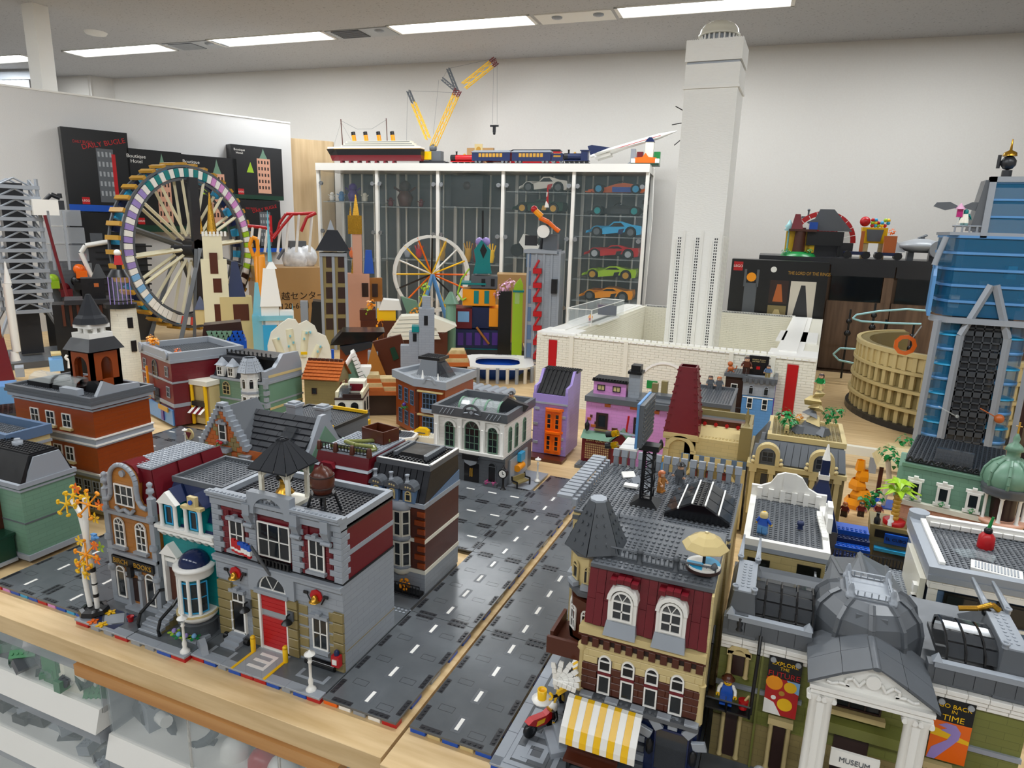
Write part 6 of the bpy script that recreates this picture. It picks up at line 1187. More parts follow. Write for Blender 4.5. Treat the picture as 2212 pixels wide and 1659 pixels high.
# flat black-roofed house behind it, with grey chimneys and a yellow frame
fb = bld('black_roof_house', 'black flat-roofed toy house with two grey chimneys and a yellow frame behind the slate roof',-66,64,20,16,17.2, 'dbg+s', rimm='black', deck='dbg', rimh=.8)
for x, y in ((5,4),(13.5,5)): fb.q('chimney', BX(x-1.5, x+1.5, y-1.5, y+1.5,17.4,21).box(x-1.9, x+1.9, y-1.9, y+1.9,21,21.6).box(x-1.2, x+1.2, y-1.2, y+1.2,21.6,22.1), 'lbg')
fb.q('yellow_frame', BX(19.4,20.4,-.3,.4,12,18.6).box(13,20.4,-.3,.4,12,12.8).box(8,20.2,15,15.6,18,18.8), 'yellow')
# red corner hotel, grey french house, olive house, small shop
rh = bld('red_corner_house', 'dark red toy corner house with a grey rim and grey window surrounds',-154.4,97.6,26.8,25,22.6, 'dkred+s', rot=-20, rimh=2.4, rimw=1.6, bands=((14.6,15.2, 'lbg',.25),(6.4,7.6, 'lbg',.3),(21.6,22.6, 'lbg',.4)), rows=((16.4,3.6,(3.4,22.8),2.6,0, 'lbg'),(9.2,3.8,(3.4,22.8),2.6,0, 'lbg'),(14.2,4.4,(12.6,),4.6,1, 'dbg')), n=6)
rh.q('shop_front', BX(2,26,-.6,0,0,5.4), 'medblue'); rh.q('bay_glass', BX(10.4,15,-.4,0,1,11), 'smoke'); rh.q('roof_scroll', CY((2,-.8,24),(2,-.2,24),1.6, n=14).cyl((24,-.8,24),(24,-.2,24),1.6, n=14), 'lbg'); rh.q('sign_board', BX(16,24,-1.4,-1.0,4.4,6), 'gold'); rh.q('street_front', BX(17,19,-1,-.6,.5,4.2), 'purple'); rh.q('yellow_mast', BX(7.6,8.3,-1.4,-.8,6,18), 'brightor'); leafset(rh, [(6,3,25.6),(8,2,26.6),(5,2,27)],1.6, 'brightor'); leafset(rh, [(18,6,23.8)],1.2, 'orange')
gf = bld('mansard_house', 'sand green toy house with grey mansard, dormers and a white octagonal turret bay',-122.4,99,23,18,16.4, 'sgreen+s', rimm=None, deck=None, bands=((15.6,16.4, 'lbg',.5),(8.8,9.4, 'lbg',.3)), rows=((10.4,3,(6,),3.2,1, 'tan'),))
gf.q('mansard_roof', MB().tb((.2,14,.4,17.6),(.8,14,3,15),16.4,22.8), 'roof'); gf.q('side_gable', MB().prx([(0,16.4),(18,16.4),(18,20.4),(16.5,24.4),(9,24.6),(5,20.6),(0,20)],21.6,23.2), 'lbg'); gf.q('green_panel', BX(22.9,23.15,1.4,17.8,1,19.6), 'sgreen'); gf.q('tan_band', BX(23.1,23.3,1.4,17.8,17.6,18.5).box(23.1,23.3,1.4,17.8,6.6,7.4), 'tan'); gf.q('roof_ridge', BX(1,21.8,6,15,22.6,23.6), 'black')
for i in range(11): gf.q('cresting', LA((1.4+1.9*i,6,23.6), [(.4,0),(.2,.5),(.4,.9),(.1,1.3)],6), 'black')
for x in (3.8,8.6): gf.q('dormer', BX(x-1.5, x+1.5,-.2,2.4,16.6,20.4), 'white'); win(gf, x,17,2.2,3, FR(-.25)); gf.q('dormer_roof', cone((x,1,20.4), [(2.6,0),(1.6,.8),(.2,2.6)],4,45), 'lbg')
gf.q('bay', cone((17,0,0), [(3.3,1),(3.3,19.6)]), 'white+s'); turret(gf,17,0,3.3,19.4,19.6, 'lbg', roof='lbg', zt=24.2, rr=4.2, top=2.0); gf.q('bay_ring', cone((17,0,0), [(3.6,12.4),(3.6,13.2)]).lathe((17,0,0), [(3.6,7.2),(3.6,8)],8), 'lbg')
for a in (-45,-90,-135,0):
    q = R_(a); cx, cy = 17+3.1*cos(q),3.1*sin(q); fn = (lambda cx, cy, q: (lambda u, v, d: (cx-u*sin(q)+d*cos(q), cy+u*cos(q)+d*sin(q), v)))(cx, cy, q)
    win(gf,0,14.2,1.5,2.6, fn, cols=1, rows=1, arch=True, fr=.15); win(gf,0,9.2,1.7,2.4, fn, cols=1, rows=1, fr=.15); win(gf,0,4,1.7,2.4, fn, cols=1, rows=1, fr=.15)
for z in range(8): gf.q('corner_quoin', BX(22.4,23.6,-.4,.8+.5*(z % 2),1+2.2*z,2.4+2.2*z), 'lbg')
yb = T('yellow_column_shop', 'small cream shop with yellow columns between the red and green houses', 'toy building',-127.6,93.5,0); yb.q('wall', BX(0,8,1,9,0,14.6), 'tan'); yb.q('cornice', BX(-.4,8.4,-.2,9,13.8,15.4), 'offwhite')
for x in (1,7): yb.q('column', CY((x,.2,0),(x,.2,13.8),.6), 'yellow')
yb.q('balcony', BX(1,7,-.4,1,6.6,8.2), 'black'); 
for i in range(5): yb.q('awning_stripe', MB().add([(1+1.2*i,-2.4,4.4),(2.15+1.2*i,-2.4,4.4),(2.15+1.2*i,.6,6.4),(1+1.2*i,.6,6.4)], [(0,1,2,3)]), 'dkred' if i % 2 else 'white')
x, y, _ = A(405,955); lamp_post(*A(402,968)[:2],0, 'white street lamp far back by the striped awning',.95); pw = T('wheel_roundel', 'red, white and gold striped wheel lying against the far lamp post', 'wheel', *A(408,950)[:2],1.8); pw.q('disc', CY((0,0,0),(0,.5,0),1.9, n=20), 'tan'); pw.q('sector', CY((0,-.1,0),(0,0,0),1.5, n=3), 'dkred')
oh = T('olive_house', 'olive half-timbered toy house with a tiled orange-brown gable roof', 'toy building',-95,113,0,16); oh.q('wall', BX(0,12,0,11,0,16), 'dktan+s'); oh.q('gable', MB().prx([(0,16),(11,16),(5.5,21)],11.2,12), 'dktan+s')
for sg_ in (0,1): slates(oh, *(((-.6,-.8,15.4),(12.8,-.8,15.4),(12.8,5.5,21.2),(-.6,5.5,21.2)) if sg_ == 0 else ((12.8,11.8,15.4),(-.6,11.8,15.4),(-.6,5.5,21.2),(12.8,5.5,21.2))),9,6, 'brick',.5)
for i in range(8): oh.q('ridge_tile', BX(-.4+1.6*i,.8+1.6*i,5,6,21,21.9), 'brown')
win(oh,3.6,10.2,1.8,2.2, FR(0), cols=1, rows=1, fm='dkbrown'); 
for yy, zz in ((5.5,11),(5.5,4.4)): win(oh, yy, zz,2.4,3.2, RT(12), cols=3, rows=3, fm='tan'); oh.q('shutter', BX(12,12.2, yy-3, yy-1.4, zz, zz+3.2).box(12,12.2, yy+1.4, yy+3, zz, zz+3.2), 'dkred')
win(oh,3.4,3.4,3.4,3.2, FR(0), cols=3, rows=3, fm='tan'); oh.q('window_shelf', BX(11.6,13.4,2,9,9.8,10.4), 'dkbrown')
ss = T('corner_shop', 'white and medium blue toy corner shop with black arched windows and a roof balcony', 'toy building',-76,104.8,0,26); ss.q('ground_floor', BX(0,9,0,14,0,5.2), 'medblue+s'); ss.q('wall', BX(0,9,0,14,5.2,12.4), 'offwhite+s'); ss.q('band', BX(-.3,9.3,-.3,14.3,5.2,5.6).box(-.2,9.2,-.2,14.2,12.2,12.7), 'dkbrown'); rim(ss,0,9,0,14,12.6,14.6,1.0, 'cream', side='rbl'); ss.q('balcony_rail', BX(2.6,8.6,-.3,0,12.8,14.2), 'dkbrown'); ss.q('roof_tower', BX(3,8.6,8,13,12.6,16.6), 'offwhite'); ss.q('red_panel', BX(3.6,8,7.8,8,13.4,15.8), 'dkred'); ss.q('solar_panel', MB().tb((.4,4,1,7),(1,4.4,4,8),12.7,15.2), 'smoke')
for x in (2.2,6.4): win(ss, x,6.4,2.4,3.8, FR(0), cols=2, rows=2, fm='black', arch=True)
for yy in (4,9.6): win(ss, yy,6.6,1.6,3.6, RT(9), cols=1, rows=1, fm='black', arch=True)
win(ss,2,1.2,2.4,2.8, FR(0), cols=1, rows=1, fm='tan'); ss.q('door', BX(4.6,7,-.2,0,0,4), 'silver')
bo = T('toy_boat', 'white toy ferry hull with a grey deck and a yellow block on its bow', 'boat',-66.5,100.5,0,14); bo.q('hull', MB().prz([(0,1),(3,-1.6),(18,-1.6),(20.5,0),(20.5,5),(18,6.6),(3,6.6),(0,4)],0,3.4), 'white'); bo.q('stripe', MB().prz([(-.1,1),(3,-1.7),(18,-1.7),(20.6,0),(20.6,5),(18,6.7),(3,6.7),(-.1,4)],1.6,2.2), 'black'); bo.q('deck', MB().prz([(1.4,1.6),(3.4,-.6),(17.6,-.6),(19.6,.8),(19.6,4.4),(17.6,5.6),(3.4,5.6),(1.4,3.8)],3.0,3.5).studs(2.4,19,0,5,3.5), 'dbg'); bo.q('hatch', BX(6,15,1,4.2,3.5,4.3), 'black+g'); bo.q('yellow_block', BX(2.6,5,1.2,3.6,3.5,7.4), 'yellow')
# orange-bay corner house
dt = T('orange_bay_house', 'dark orange toy corner house with blue bow windows and a grey studded roof terrace', 'toy building',-52.6,117.4,0); DZ = 17.4
pl = [(0,0),(10.6,0),(10.6,21),(-10,21),(-13,8)]
dt.q('wall', MB().prz(pl,0, DZ), 'dkorange+s'); rm = [(-.8,-.8),(11.4,-.8),(11.4,22),(-11,22),(-14.6,8)]; ri_ = [(.2,.6),(10.2,.6),(10.2,20.8),(-9.6,20.8),(-12.4,8)]
for i in range(5): a, b, c, d = rm[i], rm[(i+1) % 5], ri_[(i+1) % 5], ri_[i]; dt.q('cornice', MB().prz([a, b, c, d], DZ-.4, DZ+2.2), 'lbg')
dt.q('roof_deck', MB().prz(ri_, DZ, DZ+.8).studs(-8,10,6,20.8, DZ+.8), 'silver'); dt.q('roof_hut', MB().tb((-6,2,10,18),(-5,1,12,18), DZ+.8, DZ+6), 'dbg'); dt.q('sloped_glass', MB().tb((2,6.4,11,16),(1.6,2.6,12,16), DZ+.8, DZ+5.4), 'smoke'); dt.q('hut_top', BX(-6.4,2,12,19, DZ+6, DZ+7).studs(-6,1.6,12.4,18.6, DZ+7), 'black')
for z in (1.8,9.8):
    dt.q('bow', MB().prz([(1.6,0),(2.6,-1.2),(7.8,-1.2),(9,0)], z-1.2, z), 'lbg'); win(dt,5.2, z,5.2,5.4, FR(-.6), cols=4, rows=3, fm='sandblue'); dt.q('lintel', BX(.6,10,-.9,0, z+5.6, z+6.1), 'tan'); dt.q('quoin', BX(-.4,.9,-.4,1, z-1.6, z+6), 'brown')
    a_ = math.atan2(-8,13); fn = lambda u, v, d: (-13+u*cos(a_)+d*sin(a_),8+u*sin(a_)-d*cos(a_), v)
    for u in (3.6,8,12.2): win(dt, u, z,2.4,5, fn, cols=2, rows=3, fm='sandblue')
leafset(dt, [(-7,3,8.4),(-5.8,2.4,8.2)],.9, 'green'); dt.q('ball', SP((-6.4,2.6,9.2),.7), 'purple'); dt.q('flower_deck', MB().ringw((5.2, DZ+1.2),2.4,1.6,-1.0,-.4,10,0, pi), 'lbg')
for i,(px, py, c, l) in enumerate(((952,795, 'red', 'red folding lounger on the grey studded roof terrace'),(972,803, 'red', 'small red towel beside the lounger'))): x, y, _ = A(px, py, DZ+1); o = single('lounger', MB().prx([(-1,0),(1.6,0),(3,1.8),(2.6,2),(1.4,.5),(-1,.5)],-1.2,1.2), c, l, 'lounger', x, y, DZ+.9,70+40*i); o.scale = (1,1,1-.5*i)
pu = T('roof_parasol', 'tiny yellow, blue and white parasol lying on the grey terrace', 'parasol', *A(933,800, DZ+1)[:2], DZ+.9); pu.q('canopy', LA((0,0,.4), [(2.2,0),(1.2,.6),(.1,.9)],8, False), 'white'); pu.q('panel', LA((0,0,.43), [(2.25,0),(1.2,.63),(.1,.93)],2, False,0,1.6), 'yellow'); pu.q('panel', LA((0,0,.43), [(2.25,0),(1.2,.63),(.1,.93)],2, False,2.3,3.9), 'azure')
for px in (913,946): single('roof_cone', LA((0,0,0), [(.6,0),(.4,.8),(.15,3.0)],8), 'white', 'small white cone, %s on the grey terrace' % ('left' if px < 930 else 'right'), 'cone', *A(px,818 if px < 930 else 826, DZ+1)[:2], DZ+.9)
# bank
bk = T('bank', 'white-arched toy bank with a dark grey parapet, clock post and glazed roof', 'toy building',-29.6,88,0); BW = 21.6; BZ = 19.2
bk.q('plinth', BX(0, BW,0,20,0,8.2), 'dbg+s'); bk.q('wall', BX(.2, BW-.2,.2,20,8.2,18), 'white+s'); bk.q('cornice', BX(-.2, BW+.2,-.3,20.2,17.6,18.2).box(.2, BW-.2,-.9,.2,8.2,9.0), 'white'); rim(bk,-.6, BW+.6,-.6,20.6,18.2,20.6,1.2, 'dbg'); studplate(bk,.8, BW-.8,.8,19,18.7, 'dbg'); bk.q('band', BX(-.2, BW+.2,-.4,20.2,7.2,8.2), 'dbg')
bxs = [bk.P(*vg(p,1100),0)[0] for p in (265,445,612)]
for x, w_, h_ in zip(bxs,(2.9,4.4,2.9),(6.2,6.4,6.2)): win(bk, x,9.2, w_, h_-.3, FR(0), cols=3 if w_ > 3 else 2, rows=3, fm='sgreen', arch=True); bk.q('arch_surround', MB().ringw((x,9.2+h_-.3), w_/2+.6, w_/2,-.5,.2,12,0, pi), 'white')
for i, x in enumerate((.8,(bxs[0]+bxs[1])/2-.2,(bxs[1]+bxs[2])/2+.2, BW-.9)): bk.q('pilaster', BX(x-.7, x+.7,-.6,.2,9,17.6).lathe((x,-.5,9), [(.6,0),(.4,.4),(.4,6.4)],8), 'white')
for yy in (3.4,8,14): win(bk, yy,9.2,2.2,6.0, RT(BW-.2), fm='sgreen', arch=True)
bk.q('parapet_arch', MB().ringw((bxs[1],19.4),2.9,2.2,-.9,-.4,12,0, pi).cyl((bxs[1],-.9,20.0),(bxs[1],-.4,20.0),.9, n=12), 'dbg'); bk.q('emblem', CY((bxs[1],-1.0,20.0),(bxs[1],-.8,20.0),.6, n=4).bar((bxs[1]-2.4,-.8,19.6),(bxs[1]-1,-.8,19.8),.3).bar((bxs[1]+1,-.8,19.8),(bxs[1]+2.4,-.8,19.6),.3), 'lbg')
for i in range(4): bk.q('lattice', BR((2+1.1*i,-.7,18.7),(3+1.1*i,-.7,20.2),.2).bar((16+1.1*i,-.7,18.7),(17+1.1*i,-.7,20.2),.2), 'lbg')
m = MB()
for q in range(6): a, b = R_(30*q), R_(30*q+30); m.prx([(8-3*cos(a),19+2.6*sin(a)),(8-3*cos(b),19+2.6*sin(b)),(8-2.8*cos(b),19+2.4*sin(b)),(8-2.8*cos(a),19+2.4*sin(a))],5,17)
vg_ = bk.q('glass_vault', m, 'acryl'); 
for x in (5,9,13,17): bk.q('vault_rib', MB().prx([(8-3.2*cos(R_(a)),19+2.8*sin(R_(a))) for a in range(0,181,20)]+[(8-2.9*cos(R_(a)),19+2.5*sin(R_(a))) for a in range(180,-1,-20)], x-.25, x+.25), 'sgreen', parent=vg_)
bk.q('door_recess', BX(bxs[1]-2.2, bxs[1]+2.2,-.2,.1,0,5.4), 'black+g'); bk.q('door_handle', BX(bxs[1]-.4, bxs[1]-.15,-.45,-.2,1.6,4).box(bxs[1]+.15, bxs[1]+.4,-.45,-.2,1.6,4), 'gold'); bk.q('sign', BX(bxs[1]-2.4, bxs[1]+2.4,-1.3,-1.0,6.6,8.2), 'black'); bk.q('eagle', PR([(bxs[1]-2.4,7.4),(bxs[1]-1.6,5.6),(bxs[1],4.9),(bxs[1]+1.6,5.6),(bxs[1]+2.4,7.4),(bxs[1]+.6,6.4),(bxs[1],7.6),(bxs[1]-.6,6.4)][::1],-1.0,-.4), 'lbg')
win(bk, bxs[2],.8,2.4,4.6, FR(0), cols=1, rows=1, fm='dbg', arch=True, glass='black'); bk.q('flower_box', BX(bxs[2]-2, bxs[2]+2,-1.4,0,0,1), 'dbg'); leafset(bk, [(bxs[2]-1,-1.2,1.2),(bxs[2]+1,-1.2,1.2)],.7, 'magenta')
bk.q('side_shop', BX(BW, BW+.4,3,16,0,6.8), 'silver'); bk.q('side_sign', BX(BW+.4, BW+1.6,8,11,5,7.4), 'azure'); bk.q('yellow_roll', CY((BW+1.2,6,3.6),(BW+1.2,10,3.6),1.0), 'brightor'); bk.q('pavement', BX(-1, BW+7,-2.4,16,-.6,-.2), 'lbg')
cl = T('street_clock', 'black post clock with a white face at the corner of the bank', 'clock',-29.6+BW+.2,86.6,0); cl.q('post', LA((0,0,0), [(.8,0),(.3,.8),(.3,3.4)],9), 'black'); cl.q('case', CY((0,-.6,4.6),(0,.6,4.6),1.3, n=18).lathe((0,0,5.8), [(.6,0),(.2,.8),(.1,1.2)],8), 'black'); cl.q('clock_face', CY((0,-.7,4.6),(0,-.6,4.6),1.0, n=18), 'white'); cl.q('hand', BX(-.07,.07,-.78,-.7,4.6,5.3).box(0,.5,-.78,-.7,4.53,4.67), 'black')
be = T('park_bench', 'tan toy bench with black ends beside the bank', 'bench',-4.6,91.5,0,70); be.q('seat', BX(-2.4,2.4,-.9,.9,1,1.4), 'dktan'); be.q('backrest', BX(-2.4,2.4,.7,1,1.4,2.8), 'dktan')
for x in (-2.6,2.6): be.q('bench_end', PH([(x,-1,0),(x,-1,1.8),(x,.8,1.8),(x,1,3)],.25), 'black')
lamp_post(-1.6,96.5,0, 'white street lamp between the bank and the bare table',1.05)
figure(-11.6,100,19,20, 'hatted figure with a tan coat sitting high on the bank roof', 'tan', 'dktan', None, 'skin', hat='black', s=1.2)
single('dark_vehicle', PR([(0,0),(7,0),(8,1.6),(5,2.6),(2,4),(0,2)],-1.4,1.4), 'darktable', 'small dark dragon-shaped craft on the bank roof edge', 'vehicle',-13.6,96.5,18.9,30)
# purple house and pink house
pp = T('lavender_house', 'lavender toy shop with a black ribbed roof and a tall orange window front', 'toy building',-12,119.6,0); PW = 11; PZ_ = 22
pp.q('wall', BX(0, PW,0,12.6,0,18), 'lavender+s'); pp.q('back_wall', BX(0, PW,8,12.6,18,25), 'lavender+s'); pp.q('roof', BX(-.2, PW+.4,7.6,12.8,25,25.5).studs(-.2, PW+.4,7.6,12.8,25.5), 'black'); sl_ = pp.q('roof_slope', MB().add([(.8,.4,19),(PW-.8,.4,19),(PW-.8,7.8,25),(.8,7.8,25)], [(0,1,2,3)]), 'black')
for k in range(7): x = .9+1.4*k; pp.q('roof_rib', MB().add([(x,.2,19.4),(x+.9,.2,19.4),(x+.9,7.7,25.4),(x,7.7,25.4),(x,.4,19),(x+.9,.4,19),(x+.9,7.8,25),(x,7.8,25)], [(0,1,2,3),(4,5,1,0),(0,3,7,4),(1,5,6,2)]), 'black', parent=sl_)
for x0 in (0, PW-.8): pp.q('gable_wing', MB().prx([(-.3,18),(8,18),(8,25.6),(6.6,25.6),(4,22),(0,21.6),(-.3,20.4)], x0, x0+.8), 'lavender')
pp.q('parapet', BX(-.2, PW+.2,-.4,.2,16.8,19.2), 'lavender'); pp.q('band', BX(-.1, PW+.1,-.5,0,16.2,16.8), 'lbg'); ox = pp.P(*vg(1085,1180),-1)[0]
fr_ = pp.q('window_front', BX(ox-2.6, ox+2.6,-1.0,0,.6,15), 'orange'); 
for z in (1.6,8.6):
    for x in (ox-1.3, ox+1.3): win(pp, x, z,1.6,5, FR(-1.0), rows=3, cols=1, fm='orange', fr=.3)
for z in (7.2,14.4): pp.q('bow_ledge', MB().prz([(ox-3,0),(ox-2,-1.8),(ox+2,-1.8),(ox+3,0)], z, z+.7), 'orange')
for k,(u, v) in enumerate(((1,3),(9.4,5),(.8,9),(9.8,12),(9.2,2),(1.2,14))): pp.piece('grey_brick', brickmesh(1.6,.9,.2, 'lbg'),(u,-.15, v))
wz_ = T('hanging_sign', 'orange and purple figure sign on the left of the lavender shop', 'sign',-13.6,118,8,0); wz_.q('coat', MB().tb((-1.2,1.2,-.7,.7),(-.7,.7,-.5,.5),0,3.4), 'orange'); wz_.q('purple_side', BX(-1.8,-1,-.4,.4,.4,3), 'purple'); wz_.q('hat', LA((0,0,4.2), [(1.4,0),(.7,.3),(.6,1.2)],10), 'black'); wz_.q('head', SP((0,0,3.9),.6), 'skin'); wz_.q('arm', BR((0,0,-.4),(2,1,-.8),.3), 'black')  # purple block is the second colour of the sign figure
cu_ = T('curb_base', 'brown stone base under the lavender shop front', 'base',-12.6,117,-1); cu_.q('slab', BX(0,12,-2,3,0,.9), 'brown')
pk = T('pink_house', 'pink toy shop with dark timber windows, grey cornice and a dark red shop front', 'toy building',4.6,120.4,0); KW = 26; pk.q('wall', BX(0, KW,0,12,0,18.6), 'pink+s'); pk.q('cornice', BX(-.4, KW+.4,-.6,12.4,18.6,20.2), 'dbg'); pk.q('attic', BX(1,11,3.6,10,20.2,24.2), 'pink+s'); pk.q('attic_roof', BX(.6,11.4,3.2,10.4,24.2,24.8), 'black'); pk.q('roof_tooth', MB().studs(.6,11.4,3.0,4.0,24.6, p=.9, r=.4, h=.6, n=5), 'black')
for x in (3.4,8.2): win(pk, x,21.4,2.4,1.8, FR(3.6), cols=2, rows=1, fm='black', glass='tan')
for px in ((720,1210),(1080,1260)): x, _ = pk.P(*vs(*px),0); win(pk, x,10.4,3.6,5.0, FR(-.1), cols=1, rows=1, fm='dkbrown', fr=.7, sill='dktan')
for u, v, w_ in ((6.6,17.4,1.8),(14.6,17.6,2.4),(1.2,12.6,1.2),(3.0,10.6,2.4),(8.6,9.4,3),(18.4,11.6,3.0),(21,17.2,2)): pk.piece('exposed_brick', brickmesh(w_,.95,.2, 'brick'),(u,-.15, v)); pk.piece('exposed_brick', brickmesh(w_*.6,.95,.2, 'brown'),(u+.6,-.15, v+.97))
pk.q('chimney', BX(11.6,15,4,8,20.2,27.4), 'lbg+s'); pk.q('chimney_cap', BX(11.2,15.4,3.6,8.4,27.4,28.2).box(12,14.8,4.2,7.8,28.2,30), 'black'); pk.q('flat_roof', BX(15, KW,.6,11,20.2,20.6).box(17, KW,5,9,20.6,21.6), 'dbg')
for k, x in enumerate((18.6,21.4)): pk.q('dark_chimney', BX(x-.9, x+.9,8.6,10.4,20.4,24.2+k), 'dktan')
sf = pk.q('shop_front', BX(-.2,9.4,-1.8,0,0,8.0), 'dkred'); pk.q('shop_window', BX(.8,8.4,-2.0,-1.8,1,6.2), 'tan', parent=sf); m = MB()
for i in range(13): m.box(.8+.62*i,.95+.62*i,-2.1,-2.0,1,6.2)
for j in range(8): m.box(.8,8.4,-2.12,-2.0,1+.72*j,1.18+.72*j)
pk.q('glazing_bars', m, 'dkred', parent=sf); pk.q('shop_porch', PR([(9.4,0),(14.6,0),(14.6,8),(12,10.6),(9.4,8)],-3,0), 'dkred'); pk.q('green_roof', MB().add([(-.4,-3,7.6),(9.2,-3,7.6),(9.2,.2,9.6),(-.4,.2,9.6)], [(0,1,2,3)]).pr([(8.6,7.8),(12,11),(15.4,7.8),(15.4,8.5),(12,11.8),(8.6,8.5)],-3.6,0), 'sgreen'); text(pk, 'SHINY QUALITY',.9,(4.4,-2.1,7.0), 'tan', parent=sf)
for x in (1.0, ): pk.q('wall_lantern', LA((x,-1.2,9.4), [(.1,0),(.7,.8),(.8,2.2),(.3,3),(.1,3.8)],8), 'black')
single('hook_pole', BR((0,0,0),(.6,0,7),.5), 'red', 'thin red pole leaning on the pink shop wall', 'pole',17.4,119.4,8.8); single('cobble_base', BX(0,22,0,5,0,1).studs(.4,21.6,.4,4.8,1, p=1.1, r=.5, h=.2), 'dbg', 'grey cobbled base in front of the pink shop', 'base',3.6,114.6,-1.1)
# palace cinema with red spire
pc = T('cinema', 'tan toy cinema with a tall dark red tapered tower and blue letter sign', 'toy building',37.8,89.4,0); pc.q('wall', BX(0,15,0,20,0,16.6), 'dktan+s'); pc.q('upper_wall', BX(.4,15,.6,20,16.6,21), 'tan+s'); pc.q('roof_slope', MB().add([(.4,1,20.2),(13.4,1,20.2),(13.4,6,23),(.4,6,23)], [(0,1,2,3)]).studs(.4,13,1.2,4,21, n=6), 'tan'); pc.q('ridge', BX(.4,13.4,6,8,22,24.4), 'brown+s')
for i in range(5): pc.q('red_stud', CY((1.6+2.6*i,5.8,23.4),(1.6+2.6*i,5.4,23.4),.45), 'red')
rim(pc,.4,15,8,20,21,23.4,.8, 'dktan'); pc.q('well', BX(2,13,9,19,21,22), 'dbg'); pc.q('right_turret', BX(12.8,15.4,.2,4,16,25).lathe((14,2.2,25), [(.9,0),(.3,.8),(.5,2),(.05,4.6)],6), 'dktan')
for i in range(6): pc.q('frieze_tile', BX(.4+2.5*i,1.7+2.5*i,-.4,0,15.2,16.8), 'tan'); 
pc.q('frieze', BX(0,15,-.2,0,15,16.9), 'sandblue')
for x in (3.4,6.8,10.2): win(pc, x,8.6,1.6,4.4, FR(-.3), cols=1, rows=1, fm='dkbrown', arch=True, glass='dkred')
pc.q('arch_field', MB().ringw((7,8.4),6.8,6.2,-.35,0,14,0, pi), 'tan'); pc.q('pilaster', BX(0,1,-.7,0,0,15).box(14,15,-.7,0,0,15), 'tan')
twx, twy = -.6,4.2; pc.q('tower', BX(twx-3.6, twx+3.6, twy-3.6, twy+3.6,0,20), 'tan+s'); pc.q('tower_arch', MB().ringw((twx,17.5),3.6,2.6, twy-4.4, twy-3.6,10,0, pi).box(twx-3.9, twx-2.6, twy-4.4, twy-3.6,12,17.6).box(twx+2.6, twx+3.9, twy-4.4, twy-3.6,12,17.6).box(twx-4, twx+4, twy-4.4, twy-3.6,20.6,21.6), 'tan'); pc.q('tower_cap', BX(twx-4.2, twx+4.2, twy-4.2, twy+4.2,20,21.4), 'tan')
zt_ = Zat(790,37.8+twx,89.4+twy)
for k in range(4):
    q = R_(90*k); m = MB(lambda u, v, d, q=q: (twx+u*cos(q)+d*sin(q), twy+u*sin(q)-d*cos(q), v)); m.add([(-4.2,21.4,4.2),(4.2,21.4,4.2),(1.9, zt_,2.1),(-1.9, zt_,2.1),(-4.2,21.4,3.8),(4.2,21.4,3.8),(1.9, zt_,1.7),(-1.9, zt_,1.7)], [(0,1,2,3),(0,3,7,4),(1,5,6,2),(3,2,6,7)])
    for j in range(9):
        for u in (-.7,.7): f = (j+.5)/9; w_ = 4.2-2.3*f; m.cyl((u*w_*1.2,21.4+(zt_-21.4)*f,4.2-2.1*f),(u*w_*1.2,21.4+(zt_-21.4)*f,4.45-2.1*f),.24, n=6)
    pc.q('spire_panel', m, 'dkred')
sg = pc.q('letter_sign', BX(-6.4,-3.6,-4.4,-3.6,3,15.4), 'medblue', label='blue upright sign with white letters'); pc.q('sign_edge', BX(-7.2,-6.4,-4.4,-3.4,3,15).box(-6.6,-3.4,-4.6,-3.4,15.4,16.4), 'gold', parent=sg)
for k, c in enumerate('PALA'): text(pc, c,2.9,(-5,-4.45,13.6-3.1*k), 'white', ext=.15, parent=sg)
pc.q('sign_foliage', blob((-7.8,-4,8),1.0,40,.7, seed=4, flat=6), 'lime')
for k, zz in enumerate((19,10)): pc.q('wall_lantern', LA((twx+(2 if k else -4.4), twy-4.8, zz-2), [(.1,0),(.6,.6),(.6,1.6),(.2,2.6)],7), 'black')
# little blue house before the white box
lh = T('blue_white_house', 'medium blue and brown toy townhouse with a dark grey battlement, before the white wall', 'toy building',46.6,166,0); lh.q('wall', BX(0,10,0,12,0,20), 'medblue+s'); lh.q('side_wall', BX(10,10.3,0,12,0,20), 'purple'); lh.q('brown_bay', BX(-6,0,1,10,0,21.2), 'dkbrown+s'); lh.q('grey_storey', BX(-.1,10.2,-.2,12,15.6,20.6), 'lbg+s')
rim(lh,-.5,10.6,-.6,12.4,20.4,22,1, 'dbg'); lh.q('bay_top', BX(-6.6,.4,.4,10.6,21.2,22.4).studs(-6.4,0,.6,10,22.4), 'dbg')
for i in range(6): lh.q('merlon', BX(-.2+1.8*i,.8+1.8*i,-1,-.4,20,21.6), 'dbg')
for x in (2.6,7.4): win(lh, x,16,1.6,2.4, FR(-.25), cols=1, rows=1, arch=True, fm='lbg'); win(lh, x,11,1.8,3.8, FR(0), cols=1, rows=2); lh.q('white_line', BX(x-2.4, x+2.4,-.2,0,14.8,15.1), 'white')
win(lh,-3,12.4,2.2,6.4, FR(1), cols=1, rows=2); fence(lh,(-8,-1.4,6),(0,-1.4,6),5,12, 'black')
ln = bld('low_grey_roofs', 'row of low dark grey toy roofs between the pink shop and the blue house',30.6,128,15,24,19.4, 'dktan+s', rimm='dbg', deck='dbg', rimh=1.2); ln.q('white_scroll', BX(7,13.6,-.5,-.2,17,18.2), 'white')
